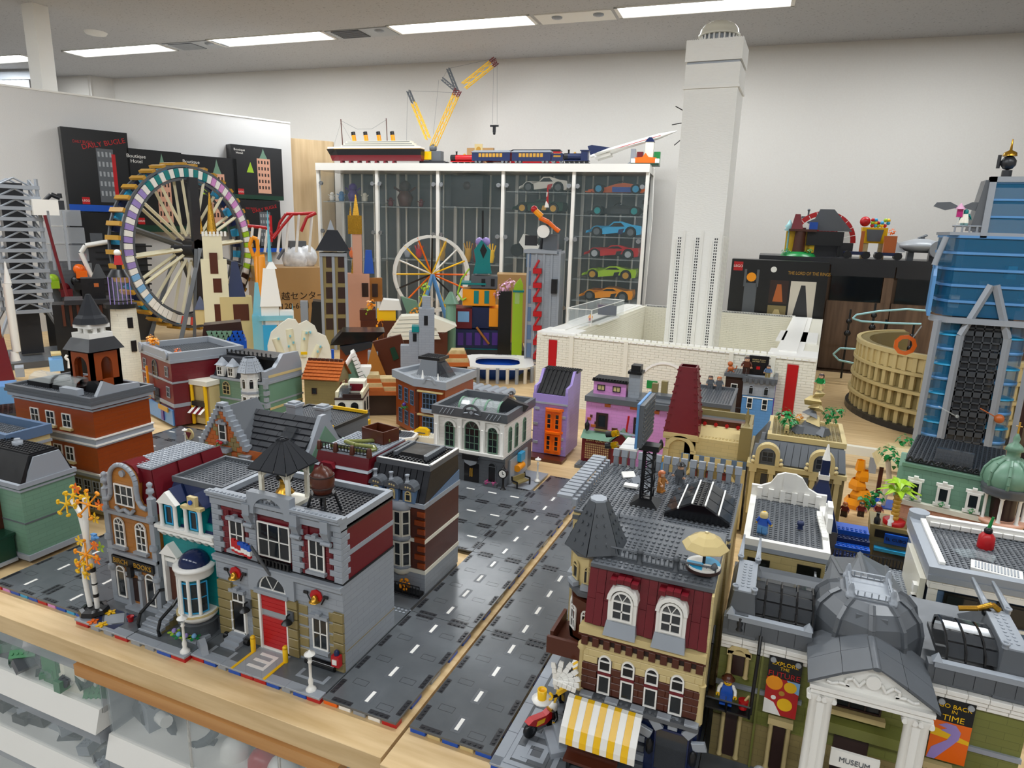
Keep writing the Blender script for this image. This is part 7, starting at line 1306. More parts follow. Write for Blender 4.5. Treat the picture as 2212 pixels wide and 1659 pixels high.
for k,(px, py, col_, hr, z, l) in enumerate(((1612,800, 'brown', 'dkbrown',22.6, 'bearded figure with long dark hair on the bay roof of the blue house'),(1658,812, 'sandblue', 'black',22, 'dark-haired figure in grey-blue on the right roof of the blue house'))):
    p = AY(px, py,168); figure(p.x, p.y, z,0, l, col_, 'dkbrown' if k == 0 else 'dktan', hr, 'skin', s=1.5 if k == 0 else 1.1)
for k,(px, hr) in enumerate(((1532, 'dkbrown'),(1551, 'brick'))): p = AY(px,850,150); figure(p.x, p.y,19.6,20, ['dark-haired figure seated behind the red cinema tower', 'orange-haired figure beside the dark-haired one behind the cinema tower'][k], 'dbg', 'dbg', hr, 'skin', s=1.2)
p = AY(1577,812,168); mk = T('toy_monkey', 'orange toy monkey on the left end of the blue house roof', 'toy animal', p.x, p.y,22.6); mk.q('body', SP((0,0,1.2),1).sph((-.3,-.2,2.8),.9), 'brick'); mk.q('legs', BR((0,0,.8),(1.2,0,0),.4).bar((0,0,.8),(-1,0,0),.4), 'brick'); mk.q('tail', PH([(.8,0,1),(1.8,0,1.4),(1.9,0,2.4)],.2), 'brick')
bs2 = T('black_plaque', 'black plaque with a small red square standing on the blue house roof', 'plaque',50.6,169,22.2,4); bs2.q('board', BX(-3.2,3.2,0,.6,0,6.6), 'black'); bs2.q('red_badge', BX(-.6,.6,-.1,0,2,3), 'red'); text(bs2, 'Wisdom, bravery\nand magic within',.62,(0,-.05,5), 'tan', ext=.01)
# tan hotel with tree on its roof
th2 = T('tan_hotel', 'tan toy building with grey mansard, arched dormers and rooftop rock garden', 'toy building',53.4,86.2,0); TW = 20; th2.q('wall', BX(0, TW,0,22,0,17.6), 'dktan+s'); th2.q('cornice', BX(-.4, TW+.3,-.8,22,17.2,18.2), 'tan'); th2.q('grey_panel', BX(6,12.8,-.1,0,9.4,16.4), 'dbg'); th2.q('mansard_roof', MB().tb((.2, TW,.2,22),(3.4, TW-.6,4.2,22),18.2,23.0), 'dbg+s')
for i in range(12): th2.q('roof_panel', MB().add([(.9+1.6*i,.1,18.4),(2.4+1.6*i,.1,18.4),(2.5+1.5*i+.6,3.7,22.6),(1.1+1.5*i+.6,3.7,22.6),(.9+1.6*i,-.1,18.6),(2.4+1.6*i,-.1,18.6),(2.5+1.5*i+.6,3.5,22.8),(1.1+1.5*i+.6,3.5,22.8)], [(4,5,6,7),(0,1,5,4),(3,7,4,0),(1,5,6,2)]), 'dbg')
rim(th2,3.2, TW-.2,4,22,23,24.2,.9, 'tan'); studplate(th2,4, TW-1,5,21,23.6, 'dktan')
for px in ((165,540),(600,580)):
    x, _ = th2.P(*vl(*px),-.4); dm = th2.q('dormer', BX(x-1.9, x+1.9,-.3,3,18.2,21.4), 'dbg'); win(th2, x,18.8,2.6,2.6, FR(-.35), cols=2, rows=2, fm='dbg', glass='smoke'); th2.q('dormer_arch', MB().ringw((x,20.6),2.6,1.7,-1.0,1,10,0, pi).box(x-2.6, x-1.7,-1,1,18.2,20.6).box(x+1.7, x+2.6,-1,1,18.2,20.6), 'tan', parent=dm)
    for s_ in (-1,1): th2.q('scroll', SP((x+s_*3,-.8,18.8),.5,8,5).sph((x+s_*2.9,-.8,19.8),.4,8,5), 'tan', parent=dm)
for px in ((165,700),(620,740)): x, _ = th2.P(*vl(*px),0); win(th2, x,9.6,3.4,6.6, FR(0), cols=2, rows=2, fm='dktan', glass='smoke')
for x in (1,5,13.6,18.6): th2.q('pilaster', BX(x-.5, x+.5,-.6,0,6,17.2).box(x-.8, x+.8,-.8,0,16.2,17.2), 'tan')
th2.q('urn', LA((8.6,-.6,13), [(.5,0),(.3,.5),(.6,1.4),(.1,2.2)],8).lathe((10.8,-.6,13), [(.5,0),(.3,.5),(.6,1.4),(.1,2.2)],8), 'white'); th2.q('flare', MB().tb((.2,1.4,0,2),(.8,1.6,2,3),18,22).tb((1.2,2.4,3,5),(2,2.8,5,6),19,24).tb((2,3,6,8),(3,3.6,8,9),20,26), 'dbg')
rk = T('rock_garden', 'stacked grey and tan rocks with green branches on the tan hotel roof', 'rock garden',65.8,98,23.8)
for k,(u, v, z, s_, c) in enumerate(((0,0,0,2.8, 'dbg'),(-2.2,-1,0,1.8, 'dbg'),(2.4,-.6,0,2.0, 'dbg'),(.4,.4,2.4,2.0, 'tan'),(-.6,0,4,1.6, 'dbg'),(.6,0,5.6,1.5, 'tan'),(-.2,.2,7.0,1.9, 'tan'),(.8,0,9,1.2, 'tan'))): th_ = .5*k; q = rk.q('rock', MB().tb((-s_, s_,-s_*.8, s_*.8),(-s_*.5, s_*.4,-s_*.4, s_*.3),0, s_*.9), c); q.location = (u*K, v*K, z*K); q.rotation_euler = (.1*k,.08*(k % 3), th_)
leafset(rk, [(-5,-1,2.2),(-6,0,3.4),(-4.4,.4,1.2)],2.0, 'green'); leafset(rk, [(3.4,1,5),(5.4,1,5.4),(4,1,3.6)],1.5, 'green'); leafset(rk, [(-2.8,1,3)],1.0, 'brightor')
figure(66.6,98,34.2,-30, 'brown-haired figure in a green top perched on the rock stack', 'green', 'tan', 'dkbrown', 'skin'); df = T('toy_dog', 'small tan toy dog in front of the rock garden', 'toy animal',60.6,94.8,23.9); df.q('body', BX(-.5,.5,-1,1,.6,1.5), 'tan'); df.q('head', BX(-.4,.4,-1.7,-.8,1.3,2.1), 'tan'); [df.q('leg', BX(a-.15, a+.15, b-.2, b+.2,0,.7), 'tan') for a in (-.35,.35) for b in (-.7,.7)]
ns = T('navy_spire', 'tall dark blue spire with a white ring and white tip behind the terrace house', 'spire',68.2,72,0); ns.q('base', BX(-3.6,3.6,-3.6,3.6,0,12), 'dbg'); ns.q('roof', cone((0,0,12), [(5.0,0),(1.2,9.6)],4,45), 'dkblue+g'); ns.q('collar', BX(-1,1,-1,1,21.6,22.6), 'white'); ns.q('upper_roof', MB().tb((-.8,.8,-.8,.8),(-.7,.7,-.7,.7),22.6,25.6), 'dkblue'); ns.q('tip', LA((0,0,25.6), [(.8,0),(.15,3.2)],8), 'white')
# green hotel with dome
gt = T('green_dome_hotel', 'sand green toy hotel with white framed windows, black studded roof and an onion dome', 'toy building',83.2,82.6,1.9,-14); GW = 17; gt.q('ground_floor', BX(0, GW,0,26,-3,13.6), 'peach+s'); gt.q('ledge', BX(-.4, GW+.6,-1,26,13.6,14.6), 'offwhite'); gt.q('wall', MB().tb((0, GW,.2,26),(0, GW,1.4,26),14.6,21.2), 'sgreen+s'); gt.q('eave', BX(-.2, GW,1,26,21.2,21.9), 'sgreen')
for i in range(3): x = 2.8+5*i; gt.q('arch', MB().ringw((x,8),2.3,1.9,-.5,.1,12,0, pi), 'white'); gt.q('arch_opening', BX(x-1.9, x+1.9,-.12,0,0,8).cyl((x,-.1,8),(x,0,8),1.9, n=20), 'dkbrown'); gt.q('column', LA((x+2.5,-.6,0), [(.5,0),(.35,.4),(.35,8.4),(.6,9)],10), 'white'); win(gt, x,15.4,2.3,3.6, FR(-.1), cols=1, rows=1, arch=False, fr=.45, depth=.7, sill='white', hood='white'); leafset(gt, [(x,-.8,15.4)],.6, 'green')
studplate(gt,0, GW,2,25,22.3, 'black'); gt.q('roof_vault', MB().prx([(8-3.6*cos(R_(a)),22.4+2.2*sin(R_(a))) for a in range(0,181,20)],5,11.6), 'smoke'); m = MB()
for i in range(9): m.path([(.4+1.9*i,1.4,22.4),(1+1.9*i,1.4,23.4),(1.6+1.9*i,1.4,22.6),(2.2+1.9*i,1.4,23.2)],.22,5)
gt.q('scroll_railing', m, 'black'); gt.q('curved_end', MB().prx([(0,14.6),(2,14.6),(3.4,19),(3.6,23.4),(2.6,23.4),(1.4,21)],-.8,.2), 'sgreen')
gdx, gdy = GW+.6,1.4; gt.q('round_balcony', LA((gdx, gdy,0), [(3.8,10),(3.8,13.8),(4.2,14),(4.2,14.6),(3,14.7)],18), 'peach')
for a in range(-200,60,52): q = R_(a); gt.q('column', LA((gdx+3.4*cos(q), gdy+3.4*sin(q),14.6), [(.5,0),(.3,.3),(.3,4.6),(.6,5)],9), 'white')
gt.q('drum', LA((gdx, gdy,14.6), [(2.2,0),(2.2,5)],12), 'dkbrown'); gt.q('drum_cornice', LA((gdx, gdy,19.6), [(3.9,0),(4.2,.5),(4.0,1.0),(4.3,1.3),(4.1,1.9)],18), 'dbg')
dm = gt.q('dome', LA((gdx, gdy,21.5), [(3.9,0),(4.2,1),(3.9,2.6),(2.9,4.2),(1.8,5)],16), 'sgreen')
for k in range(8): q = R_(45*k); gt.q('dome_rib', PH([(gdx+r*cos(q), gdy+r*sin(q),21.5+z) for r, z in ((4,0),(4.3,1),(4.0,2.6),(3.0,4.2),(1.8,5.1))],.32,6), 'sgreen', parent=dm)
gt.q('cupola', LA((gdx, gdy,26.4), [(1.7,0),(1.5,.3),(1.1,.6),(1.1,1.8),(1.6,2.1),(1.2,3),(.5,3.6),(.6,4.4),(.2,5.4)],12), 'sgreen', parent=dm); gt.q('finial', CY((gdx, gdy,31.6),(gdx, gdy,34),.16).bar((gdx-.5, gdy,33.2),(gdx+.5, gdy,33.2),.2), 'gold', parent=dm)
ps = T('palm_shop', 'tan toy kiosk with a blue sign and a potted palm on its roof', 'toy building',78.4,76,0,-4); ps.q('wall', BX(0,9,0,7,0,9.4), 'dktan+s'); ps.q('roof_box', BX(-.2,9.2,-.2,7.2,9.4,12.2), 'dktan'); ps.q('window_band', BX(.8,8.2,-.5,-.2,9.8,11.4), 'black'); ps.q('azure_awning', BX(1,8.6,-1.4,0,7.2,7.8), 'azure'); ps.q('shop_glass', BX(1,8.4,-.2,0,1,7), 'smoke'); s_ = ps.q('sign', BX(2.6,6.6,-1,-.5,9,11), 'blue'); text(ps, 'EL CUBO',.9,(4.6,-1.05,10), 'black', parent=s_)
pm = T('palm_tree', 'bright lime palm in a red pot on the kiosk roof', 'palm',82.6,78,12.2); pm.q('pot', LA((0,0,0), [(2.0,0),(2.1,.9),(1.7,1)],16), 'red'); 
for i in range(6): pm.q('trunk_ring', LA((0,0,.8+i*.9), [(.6,0),(.85,.8),(.6,.9)],8), 'gold')
for t_,(n_, z, r) in enumerate(((8,6.4,4.0),(7,8.0,3.0))):
    for k in range(n_):
        a = 2*pi*k/n_+t_; m = MB(); pts = [(.4,0),(r*.5,1.2),(r,.4+.6*(k % 2)*t_)]; ws = [.35,.7,.08]
        V_ = []
        for (u, v), w2 in zip(pts, ws):
            for s2 in (-1,1): V_.append((u*cos(a)-s2*w2*sin(a), u*sin(a)+s2*w2*cos(a), z+v))
            V_.append((u*cos(a), u*sin(a), z+v+.25))
        pm.q('frond', m.add(V_, [(0,2,5,3),(2,1,4,5),(3,5,8,6),(5,4,7,8),(0,3,4,1),(3,6,7,4)]), 'lime')
bsn2 = T('blue_steps', 'stepped dark blue studded roofs with gold trims beside the kiosk', 'toy building',71.6,62,0); bsn2.q('base', BX(0,6.4,0,14,0,6), 'tan'); [bsn2.q('step', BX(0,6.2,2*i,14,6+i*.9,6.9+i*.9).studs(0,6.2,2*i,2*i+2,6.9+i*.9), 'blue' if i % 2 else 'dkblue') for i in range(6)]; bsn2.q('gold_trim', SP((5.6,0,8),.7).sph((.4,1,8.4),.7), 'brightor')
bla = T('curved_lamp', 'black ornate curved street lamp by the peach arches', 'street lamp',87.4,76,0); bla.q('post', PH([(0,0,0),(0,0,10),(.6,0,12),(2,0,13),(3.2,0,12)],.3), 'black'); bla.q('scrollwork', MB().ringw((1.2,11),1.2,.8,-.2,.2,10), 'black')
for k, c in enumerate(('black', 'white', 'azure', 'black')): single('roof_bottle', LA((0,0,0), [(.6,0),(.6,1),(.3,1.4),(.3,2.2)],8), c, ['black pepper pot at the left corner of the kiosk roof', 'white barrel beside the palm pot', 'gold and pale blue lamp right of the palm pot', 'black pepper pot at the right corner of the kiosk roof'][k], 'pot',79.4+2.4*k+(1.2 if k > 1 else 0),76.6,12.3)
gsn = T('tube_station', 'row of grey barrel roofs on tan pillars between the bank and the stadium', 'toy building',-60,150,0,-4)
for i in range(8): gsn.q('barrel_roof', CY((1.6+3.3*i,0,8.6),(1.6+3.3*i,9,8.6),1.6, n=12), 'lbg'); gsn.q('pillar', BX(.4+3.3*i,2.8+3.3*i,.4,2,0,7.4), 'tan')
gsn.q('base', BX(-1,28,-2,10,-1,0), 'dbg'); tb_ = T('toolbox', 'yellow toy toolbox with a black wrench on a white block before the orange house', 'toolbox',-47.4,112,2.4,10); tb_.q('case', PR([(-2.4,0),(2.4,0),(2.4,1.6),(1.2,2.4),(-1.2,2.4),(-2.4,1.6)],-1,1), 'yellow'); tb_.q('wrench', BR((-1.4,-1.05,1),(1.4,-1.05,.9),.3), 'black'); single('white_block', BX(-7,7,-2.4,2.4,-1,2.4).studs(-7,7,-2.4,2.4,2.4), 'offwhite', 'low white studded block under the yellow toolbox', 'block',-46,112.4,0,4)
# ================= WHITE BUILDING, TOWERS =================
wb_ = T('white_hall', 'large roofless white brick-built hall with two narrow red banners', 'toy building',-34.5,181.6, TZ,-2.6); BW_, BD, BH = 103.5,126.0,29.0
def joined(x0, x1, y, z0, rows, L=3.2, h=.96, fn=None):
    m = MB(fn)
    for r in range(rows):
        u = x0-(L/2 if r % 2 else 0)
        while u < x1-.1:
            a, b = max(u, x0), min(u+L, x1)
            if b-a > .2: m.box(a+.03, b-.03, z0+r*h+.03, z0+r*h+h-.03,0,.22) if fn else m.box(a+.03, b-.03, y-.22, y, z0+r*h+.03, z0+r*h+h-.03)
            u += L
    return m
wb_.q('front_wall', BX(0, BW_,0,3,0, BH), 'offwhite'); wb_.q('back_wall', BX(0, BW_, BD-3, BD,0, BH), 'offwhite'); wb_.q('left_wall', BX(0,13,3, BD-3,0, BH), 'offwhite'); wb_.q('right_wall', BX(BW_-13, BW_,3, BD-3,0, BH), 'offwhite'); wb_.q('inner_floor', BX(13, BW_-13,3, BD-3,0,.6), 'offwhite')
rb = [wb_.P(*vg(p,600),0)[0] for p in (1050,1118)]; rb2 = [wb_.P(*vh(p,600),0)[0] for p in (1098,1192)]
courses(wb_,0, BW_,.96*20,9, FR(0), 'offwhite', d=.22, gap=.06, skip=[(rb[0], rb[1],0,27),(rb2[0], rb2[1],0,27)])
wb_.q('lower_bricks', joined(0, rb2[0],0,0,20), 'offwhite', stuff=True); wb_.q('lower_bricks', joined(rb2[1], BW_,0,0,20), 'offwhite', stuff=True); wb_.q('inner_bricks', joined(13, BW_-13, BD-3,1,28), 'offwhite', stuff=True); wb_.q('inner_bricks', joined(3, BD-3,0,1,28, fn=RT(13)), 'offwhite', stuff=True)
for a, b in (rb, rb2): wb_.q('red_banner', BX(a+.1, b-.1,-.3,0,2,26.6), 'red')
for x in (15,37,75.5, BW_-14): wb_.q('pilaster', BX(x-.8, x+.8,-.8,0,0, BH), 'offwhite')
for i in range(44):
    x = 3.2+2.3*i; wb_.piece('lattice_tile', brickmesh(1.9,.5,.5, 'white'),(x,-.6, BH-.7)); wb_.piece('lattice_tile', brickmesh(1.9,.8,.5, 'white'),(x,2.2, BH)) if 14 < x < 90 else None
m = MB(); [m.box(14+.8*i,14.35+.8*i, BD-3.2, BD-2.6, BH+.3, BH+.8) for i in range(94)]; wb_.q('back_lattice', BX(13, BW_-13, BD-2.6, BD-1.8, BH, BH+1), 'white'); wb_.q('lattice_holes', m, 'dbg', stuff=True)
for x0 in (0, BW_-16):
    wb_.q('wing_roof', BX(x0, x0+16,0,14, BH, BH+.6).box(x0+2, x0+11,14, BD-2, BH, BH+.6).box(x0-.0, x0+15,36,66, BH, BH+.6), 'white'); wb_.q('roof_tile_row', BX(x0+3, x0+9,8, BD-8, BH+.6, BH+1), 'white')
wb_.q('arch_opening', MB().ringw((52.5,12.6),10,9.2,-.5,0,16,0, pi), 'white'); wb_.q('arch_plate', BX(46,50,-.45,-.2,12,15), 'green', label='green studded plate inside the arch')  # small green plate set within the arch ring
dc = T('display_case', 'clear acrylic case with small figures on the left wing of the white hall', 'display case',-30,206, TZ+BH+.7,-2.6); dc.q('cover', BX(0,11,0,50,0,7), 'acryl'); dc.q('frame', BR((0,0,7),(0,50,7),.3).bar((11,0,7),(11,50,7),.3).bar((0,0,7),(11,0,7),.3).bar((0,0,0),(0,0,7),.3).bar((11,0,0),(11,0,7),.3).bar((0,50,7),(11,50,7),.3), 'white'); dc.q('backdrop', BX(1,10,40,41,.2,5), 'dkblue')
figure(-24,222, TZ+BH+.8,0, 'tiny figure with black hair inside the clear case', 'brightor', 'red', 'black', 'yellow', s=.9)
wt2 = T('white_tower', 'tall white brick-built tower with a small dome and rows of slit windows', 'toy tower',5.4,246, TZ+.6,-1.0); q0 = (5.0,246); zt = lambda py: Zat(py, *q0)-TZ; TWW = 22.2
zA, zB, zC, zD = zt(92), zt(138), zt(190), zt(500)
MATS['tower_brick'] = None; m_, nt_, b_ = newmat('tower_brick'); MATS['tower_brick'] = m_; b_.inputs['Base Color'].default_value = lin('f2f1ec'); b_.inputs['Roughness'].default_value = .4
tc = nt_.nodes.new('ShaderNodeTexCoord'); mp = nt_.nodes.new('ShaderNodeMapping'); mp.inputs['Scale'].default_value = (60,60,260); n_ = nt_.nodes.new('ShaderNodeTexNoise'); n_.inputs['Scale'].default_value = 1.0; n_.inputs['Detail'].default_value = 2; bp = nt_.nodes.new('ShaderNodeBump'); bp.inputs['Strength'].default_value = .6; bp.inputs['Distance'].default_value = .003
nt_.links.new(tc.outputs['Object'], mp.inputs[0]); nt_.links.new(mp.outputs[0], n_.inputs[0]); nt_.links.new(n_.outputs[0], bp.inputs['Height']); nt_.links.new(bp.outputs[0], b_.inputs['Normal'])
wt2.q('shaft', BX(0, TWW,0, TWW,0, zC), 'tower_brick'); wt2.q('collar', BX(-.7, TWW+.7,-.7, TWW+.7, zC-1.2, zC), 'white'); wt2.q('upper_shaft', BX(-.2, TWW+.2,-.2, TWW+.2, zC, zB-1), 'tower_brick'); wt2.q('neck', BX(.3, TWW-.3,.3, TWW-.3, zB-1, zB), 'lbg'); wt2.q('top_storey', BX(-.6, TWW+.6,-.6, TWW+.6, zB, zA), 'tower_brick'); wt2.q('top_rim', MB().studs(-.6, TWW+.6,-.6,.2, zA, h=.3), 'white', stuff=True)
for i in range(6): x = 1.4+4.0*i; wt2.q('rib', BX(x-.5, x+.5,-.5,0,10, zD-(0 if i % 2 else 4)), 'white'); wt2.q('rib', BX(TWW, TWW+.4, x-.5, x+.5,10, zD-2), 'white')
m = MB()
for i in (0,2,4):
    for k in range(48):
        z = zD-3-k*1.28
        if z > 12: m.box(3.4+4*i-.65,3.4+4*i-.2,-.1,0, z-.8, z).box(3.4+4*i+.2,3.4+4*i+.65,-.1,0, z-.8, z)
wt2.q('slit_windows', m, 'darktable', stuff=True); cc = TWW/2; wt2.q('drum', LA((cc, cc, zA), [(7,0),(7,3.4)],24), 'lbg')
for k in range(22): q = R_(360/22*k); wt2.q('drum_pier', CY((cc+7.6*cos(q), cc+7.6*sin(q), zA),(cc+7.6*cos(q), cc+7.6*sin(q), zA+3.4),.5, n=5), 'white')
wt2.q('dome', LA((cc, cc, zA+3.4), [(8.8,0),(8.9,.6),(8.3,1.0),(7.9,2.8),(6.6,4.4),(4.4,5.6),(1.8,6.3),(.1,6.4)],24), 'offwhite')
fdn = T('wall_dragon', 'black bird-like shape hanging behind the left edge of the white tower', 'ornament',1.0,262,122); fdn.q('wing', BR((-1.6,0,3),(4,0,0),.35).bar((-2.6,0,-5),(4,0,-4),.35).bar((-.8,0,-14),(4,0,-10),.35), 'black')
# blue glass tower
bt2 = T('glass_tower', 'tall blue glass toy skyscraper with grey braces and an offset upper block', 'toy tower',103.4,186, TZ,0); bz_ = lambda py: Zat(py,103,186)-TZ; zM, zT = bz_(690), bz_(498)
bt2.q('core', BX(5,22,6,22,0, zT-2), 'dbg'); nF = 9
for k in range(nF):
    z = 1+k*zM/nF; bt2.q('glass_storey', LA((5,4, z), [(4.6,0),(4.6, zM/nF-1)],10, True, pi*.9, pi*1.6), 'blueglass'); bt2.q('glass_storey', LA((21,4, z), [(4.6,0),(4.6, zM/nF-1)],10, True, pi*1.4, pi*2.1), 'blueglass')
    [bt2.q('floor_band', LA((u,4, z-1), [(2,0),(4.9,0),(4.9,1.0 if k % 2 else .3),(2,1.0)],12), 'medblue' if k % 2 else 'azure') for u in (5,21)]
g = bt2.q('window_grid', BX(8,18.5,-.2,1,0, zM), 'smoke'); m = MB()
for i in range(5): m.box(8+2.5*i,8.4+2.5*i,-.6,0,0, zM)
for k in range(20): m.box(8,18.5,-.6,0, k*zM/20, k*zM/20+(1.6 if k % 3 == 0 else .5))
bt2.q('window_bars', m, 'spire', parent=g)
for a, b in (((6.4,0),(6.8, zM*.9)),((6.8, zM*.9),(12.6, zM+12)),((20,0),(19.6, zM*.9)),((19.6, zM*.9),(13.8, zM+12)),((-.6,0),(-.2, zM)),((26.6,0),(26.4, zM))): bt2.q('brace', BR((a[0],-1.2, a[1]),(b[0],-1.2, b[1]),1.9), 'lbg')
bt2.q('collar', MB().prz([(-2,2),(2,-2.4),(24,-2.4),(28,2),(28,5),(23,-.4),(3,-.4),(-2,5)], zM-.6, zM+1.2), 'lbg')
for k in range(5):
    z = zM+1.6+k*(zT-zM-3)/5; H5 = (zT-zM-3)/5; bt2.q('glass_storey', MB().prz([(-.4,4),(2,-.6),(24,-.6),(27,4),(27,20),(-.4,20)], z, z+H5-.8), 'blueglass'); bt2.q('floor_band', MB().prz([(-.8,4),(1.8,-1),(24.2,-1),(27.4,4),(27.4,20),(-.8,20)], z+H5-.8, z+H5), 'medblue')
for k in range(3): bt2.q('interior', BX(3+7*k,5.4+7*k,2,6, zM+4+5*k, zM+8+5*k),('sandw', 'dbg', 'azure')[k])
bt2.q('deck', BX(-1,27,-.8,22, zT-1.4, zT-.4), 'lbg'); px_ = 8.6; zP = Zat(382,112,186)-TZ; bt2.q('deck_rail', BR((-.6,-.6, zT+1.4),(px_,-.6, zT+1.4),.5), 'lbg')
for i in range(5): bt2.q('rail_post', BR((.2+2*i,-.6, zT-.4),(.2+2*i,-.6, zT+1.4),.5), 'lbg')
bt2.q('upper_frame', BX(px_-1.4, px_+.4,-1,1, zT-2, zP).box(px_-1.4,27,-1,1, zP-1.6, zP), 'lbg')
for k in range(3): h5 = (zP-zT-1)/3; bt2.q('upper_glass', BX(px_+.4,27,-.4,20, zT-.4+k*h5, zT-1+(k+1)*h5), 'blueglass'); bt2.q('upper_band', BX(px_+.3,27.1,-.6,20, zT-1+(k+1)*h5, zT-.4+(k+1)*h5), 'medblue')
bt2.q('side_panel', PR([(px_-4.4, zT),(px_-1.4, zT),(px_-1.4, zP-1),(px_-2.4, zP-1)],-.4,6), 'dbg'); bt2.q('shoulder_curve', PH([(-3.6,0, zT-11),(-2.8,0, zT-7),(-1.6,0, zT-2)],.9,8), 'lbg'); bt2.q('side_fin', MB().prx([(0, zM+1),(4, zM+3),(4, zM+16),(1.6, zM+18),(0, zM+14)],-3.4,-2.4), 'medblue'); bt2.q('rooftop_antenna', CY((12.6,6, zP),(12.6,6, zP+2.4),1.4).sph((12.6,6, zP+4.6),2.2,8,5).cyl((10,6, zP+3),(10,6, zP+7),.5), 'darktable'); bt2.q('gold_cap', LA((12.6,6, zP+6.6), [(2,0),(1.8,1),(.4,1.8),(.2,5)],12), 'gold+k')
p = AY(2085,470,186); fl_ = figure(p.x, p.y, TZ+zT+1.6,160, 'teal caped figure standing on the corner rail of the blue tower', 'teal', 'aqua', None, 'teal', cape='offwhite', s=1.3)
wg = T('winged_figure', 'pink-hooded toy figure with broad grey wings held on a clear rod', 'toy figure',103.6,185.6, TZ+zT-.4); wg.q('stand_rod', CY((0,0,0),(.6,0,5),.2), 'acryl'); wg.q('body', BX(-.2,1.4,-.4,.4,4.6,7), 'magenta'); wg.q('hood', LA((.6,0,7), [(1.5,0),(.1,1.8)],6), 'pinklt')
for s_ in (-1,1): wg.q('wing', PR([(.6,7.6),(.6+s_*3,9.2),(.6+s_*6.6,9),(.6+s_*7.4,7.8),(.6+s_*4,6.6)][::s_],.4,.8), 'dbg')
for k,(px, py, c) in enumerate(((2130,900, 'acryl'),(2040,895, 'acryl'))): p = AY(px, py,182); single('clear_rod', BR((-2,0,2.5),(3,0,0),.3).sph((3.6,0,-.2),1.5 if k == 0 else .6), 'brick' if k == 0 else 'acryl', ['orange-brown bulb on a thin rod in front of the blue tower', 'small clear rocket shape hanging in front of the blue tower'][k], 'ornament', p.x, p.y, p.z)
# amphitheatre
co = T('amphitheatre', 'tan toy amphitheatre, an oval ring of three tiers of arches on a dark base', 'toy building',119,243, TZ,0); rx, ry = 33,40; E = lambda a, r=1.0: (rx*r*cos(a), ry*r*sin(a)); CH = 29
m = MB(); m2 = MB(); m3 = MB(); a0, a1, NB = 150,300,30
def wallring(m, r0, r1, z0, z1, a0, a1, n):
    for i in range(n): a, b = R_(a0+(a1-a0)*i/n), R_(a0+(a1-a0)*(i+1)/n); m.prz([E(a, r0), E(b, r0), E(b, r1), E(a, r1)], z0, z1)
wallring(m,.9,1.04,0,2.2,90,360,40); co.q('base', m, 'darktable'); wallring(m2,.86,.96,2.2, CH, a0-40, a1+20,36); co.q('ring_wall', m2, 'dktan'); m = MB(); wallring(m,.5,.86,2.2,7,60,380,40); co.q('seating', m, 'tan+s'); m = MB(); wallring(m,.8,.87,2.2,19,-60,110,24); co.q('back_ring', m, 'tan+s')
for k, z in enumerate((2.2,9.2,16,22.6)):
    m = MB(); wallring(m,.96,1.03-.008*k, z+5.2 if k < 3 else z+5.2, z+6.4 if k < 3 else CH+.4, a0-40, a1+20,40); co.q('cornice', m, 'tan')
    for i in range(NB):
        a = R_(a0-30+(a1-a0+40)*i/NB); p = E(a,.975); nx_, ny_ = cos(a)/rx, sin(a)/ry; L = math.hypot(nx_, ny_); nx_, ny_ = nx_/L, ny_/L; kx = co.piece('arch_pier', brickmesh(1.6,6.0,1.3, 'tan'),(p[0]+nx_*.8, p[1]+ny_*.8, z-.2), math.atan2(ny_, nx_)+pi/2)
        if k == 3: p = E(a+R_(3),.965); co.piece('attic_panel', brickmesh(3.2,5.2,.9, 'tan'),(p[0]+nx_*.5, p[1]+ny_*.5, z), math.atan2(ny_, nx_)+pi/2)
# coaster behind it, bridges, jungle set
rcx = T('marble_coaster', 'pale green looping track on black posts in front of the walnut cabinet', 'track',100,300, TZ)
V_ = [AY(px, py,300) for px, py in ((2012,672),(1960,668),(1900,672),(1850,680),(1842,688),(1860,694),(1920,698),(1990,700))]; rcx.q('track', PH([tuple(p-rcx.o) for p in V_],.5,6), 'aqua'); V_ = [AY(px, py,290) for px, py in ((1860,755),(1815,752),(1800,765),(1812,778),(1845,785))]; rcx.q('track', PH([tuple(p-rcx.o) for p in V_],.5,6), 'aqua')
for px, y0 in ((1892,655),(1838,668),(1915,690),(1975,700)): p = AY(px, y0,302); rcx.q('post', CY((p.x-100,2,0),(p.x-100,2, p.z-TZ),.5).sph((p.x-100,2, p.z-TZ-6),1.4,6,4).sph((p.x-100,2, p.z-TZ-12),1.6,6,4), 'black')
fo = T('flying_ring', 'orange transparent flame ring on an arm in front of the amphitheatre', 'ornament', *AY(1955,745,195)); o_ = fo.q('ring', MB().ringw((0,0),3.6,2.3,-.5,.5,9), 'amber'); fo.q('arm', BR((2,0,2.6),(4,0,7),.4), 'acryl')
gd_ = T('jungle_diorama', 'jungle scene with orange cliff, tan roof hut and green trees between the hotels', 'diorama',80,128, TZ); [gd_.q('cliff_rock', LA((0+.9*(k % 2),-8,2.6*k), [(2.9-.4*k,0),(3.2-.5*k,1.2),(2.2-.3*k,2.8)],5, False, k, k+6.2832), 'brightor') for k in range(5)]; gd_.q('hut_roof', MB().tb((5,18,2,14),(8,16,6,10),9,14), 'tan+s'); gd_.q('hut_posts', BX(6,7,3,4,0,9).box(16,17,3,4,0,9), 'brown'); gd_.q('water', BX(2,18,-6,1,0,.4), 'blue+g'); gd_.q('tree_trunk', PH([(7,-4,0),(7.6,-4,8),(6.4,-4,14)],.7), 'sandw'); leafset(gd_, [(6.4,-4,15),(8,-4,13),(12,10,15),(5,-6,3),(15,-2,6),(2,-10,3)],2.2, 'green')
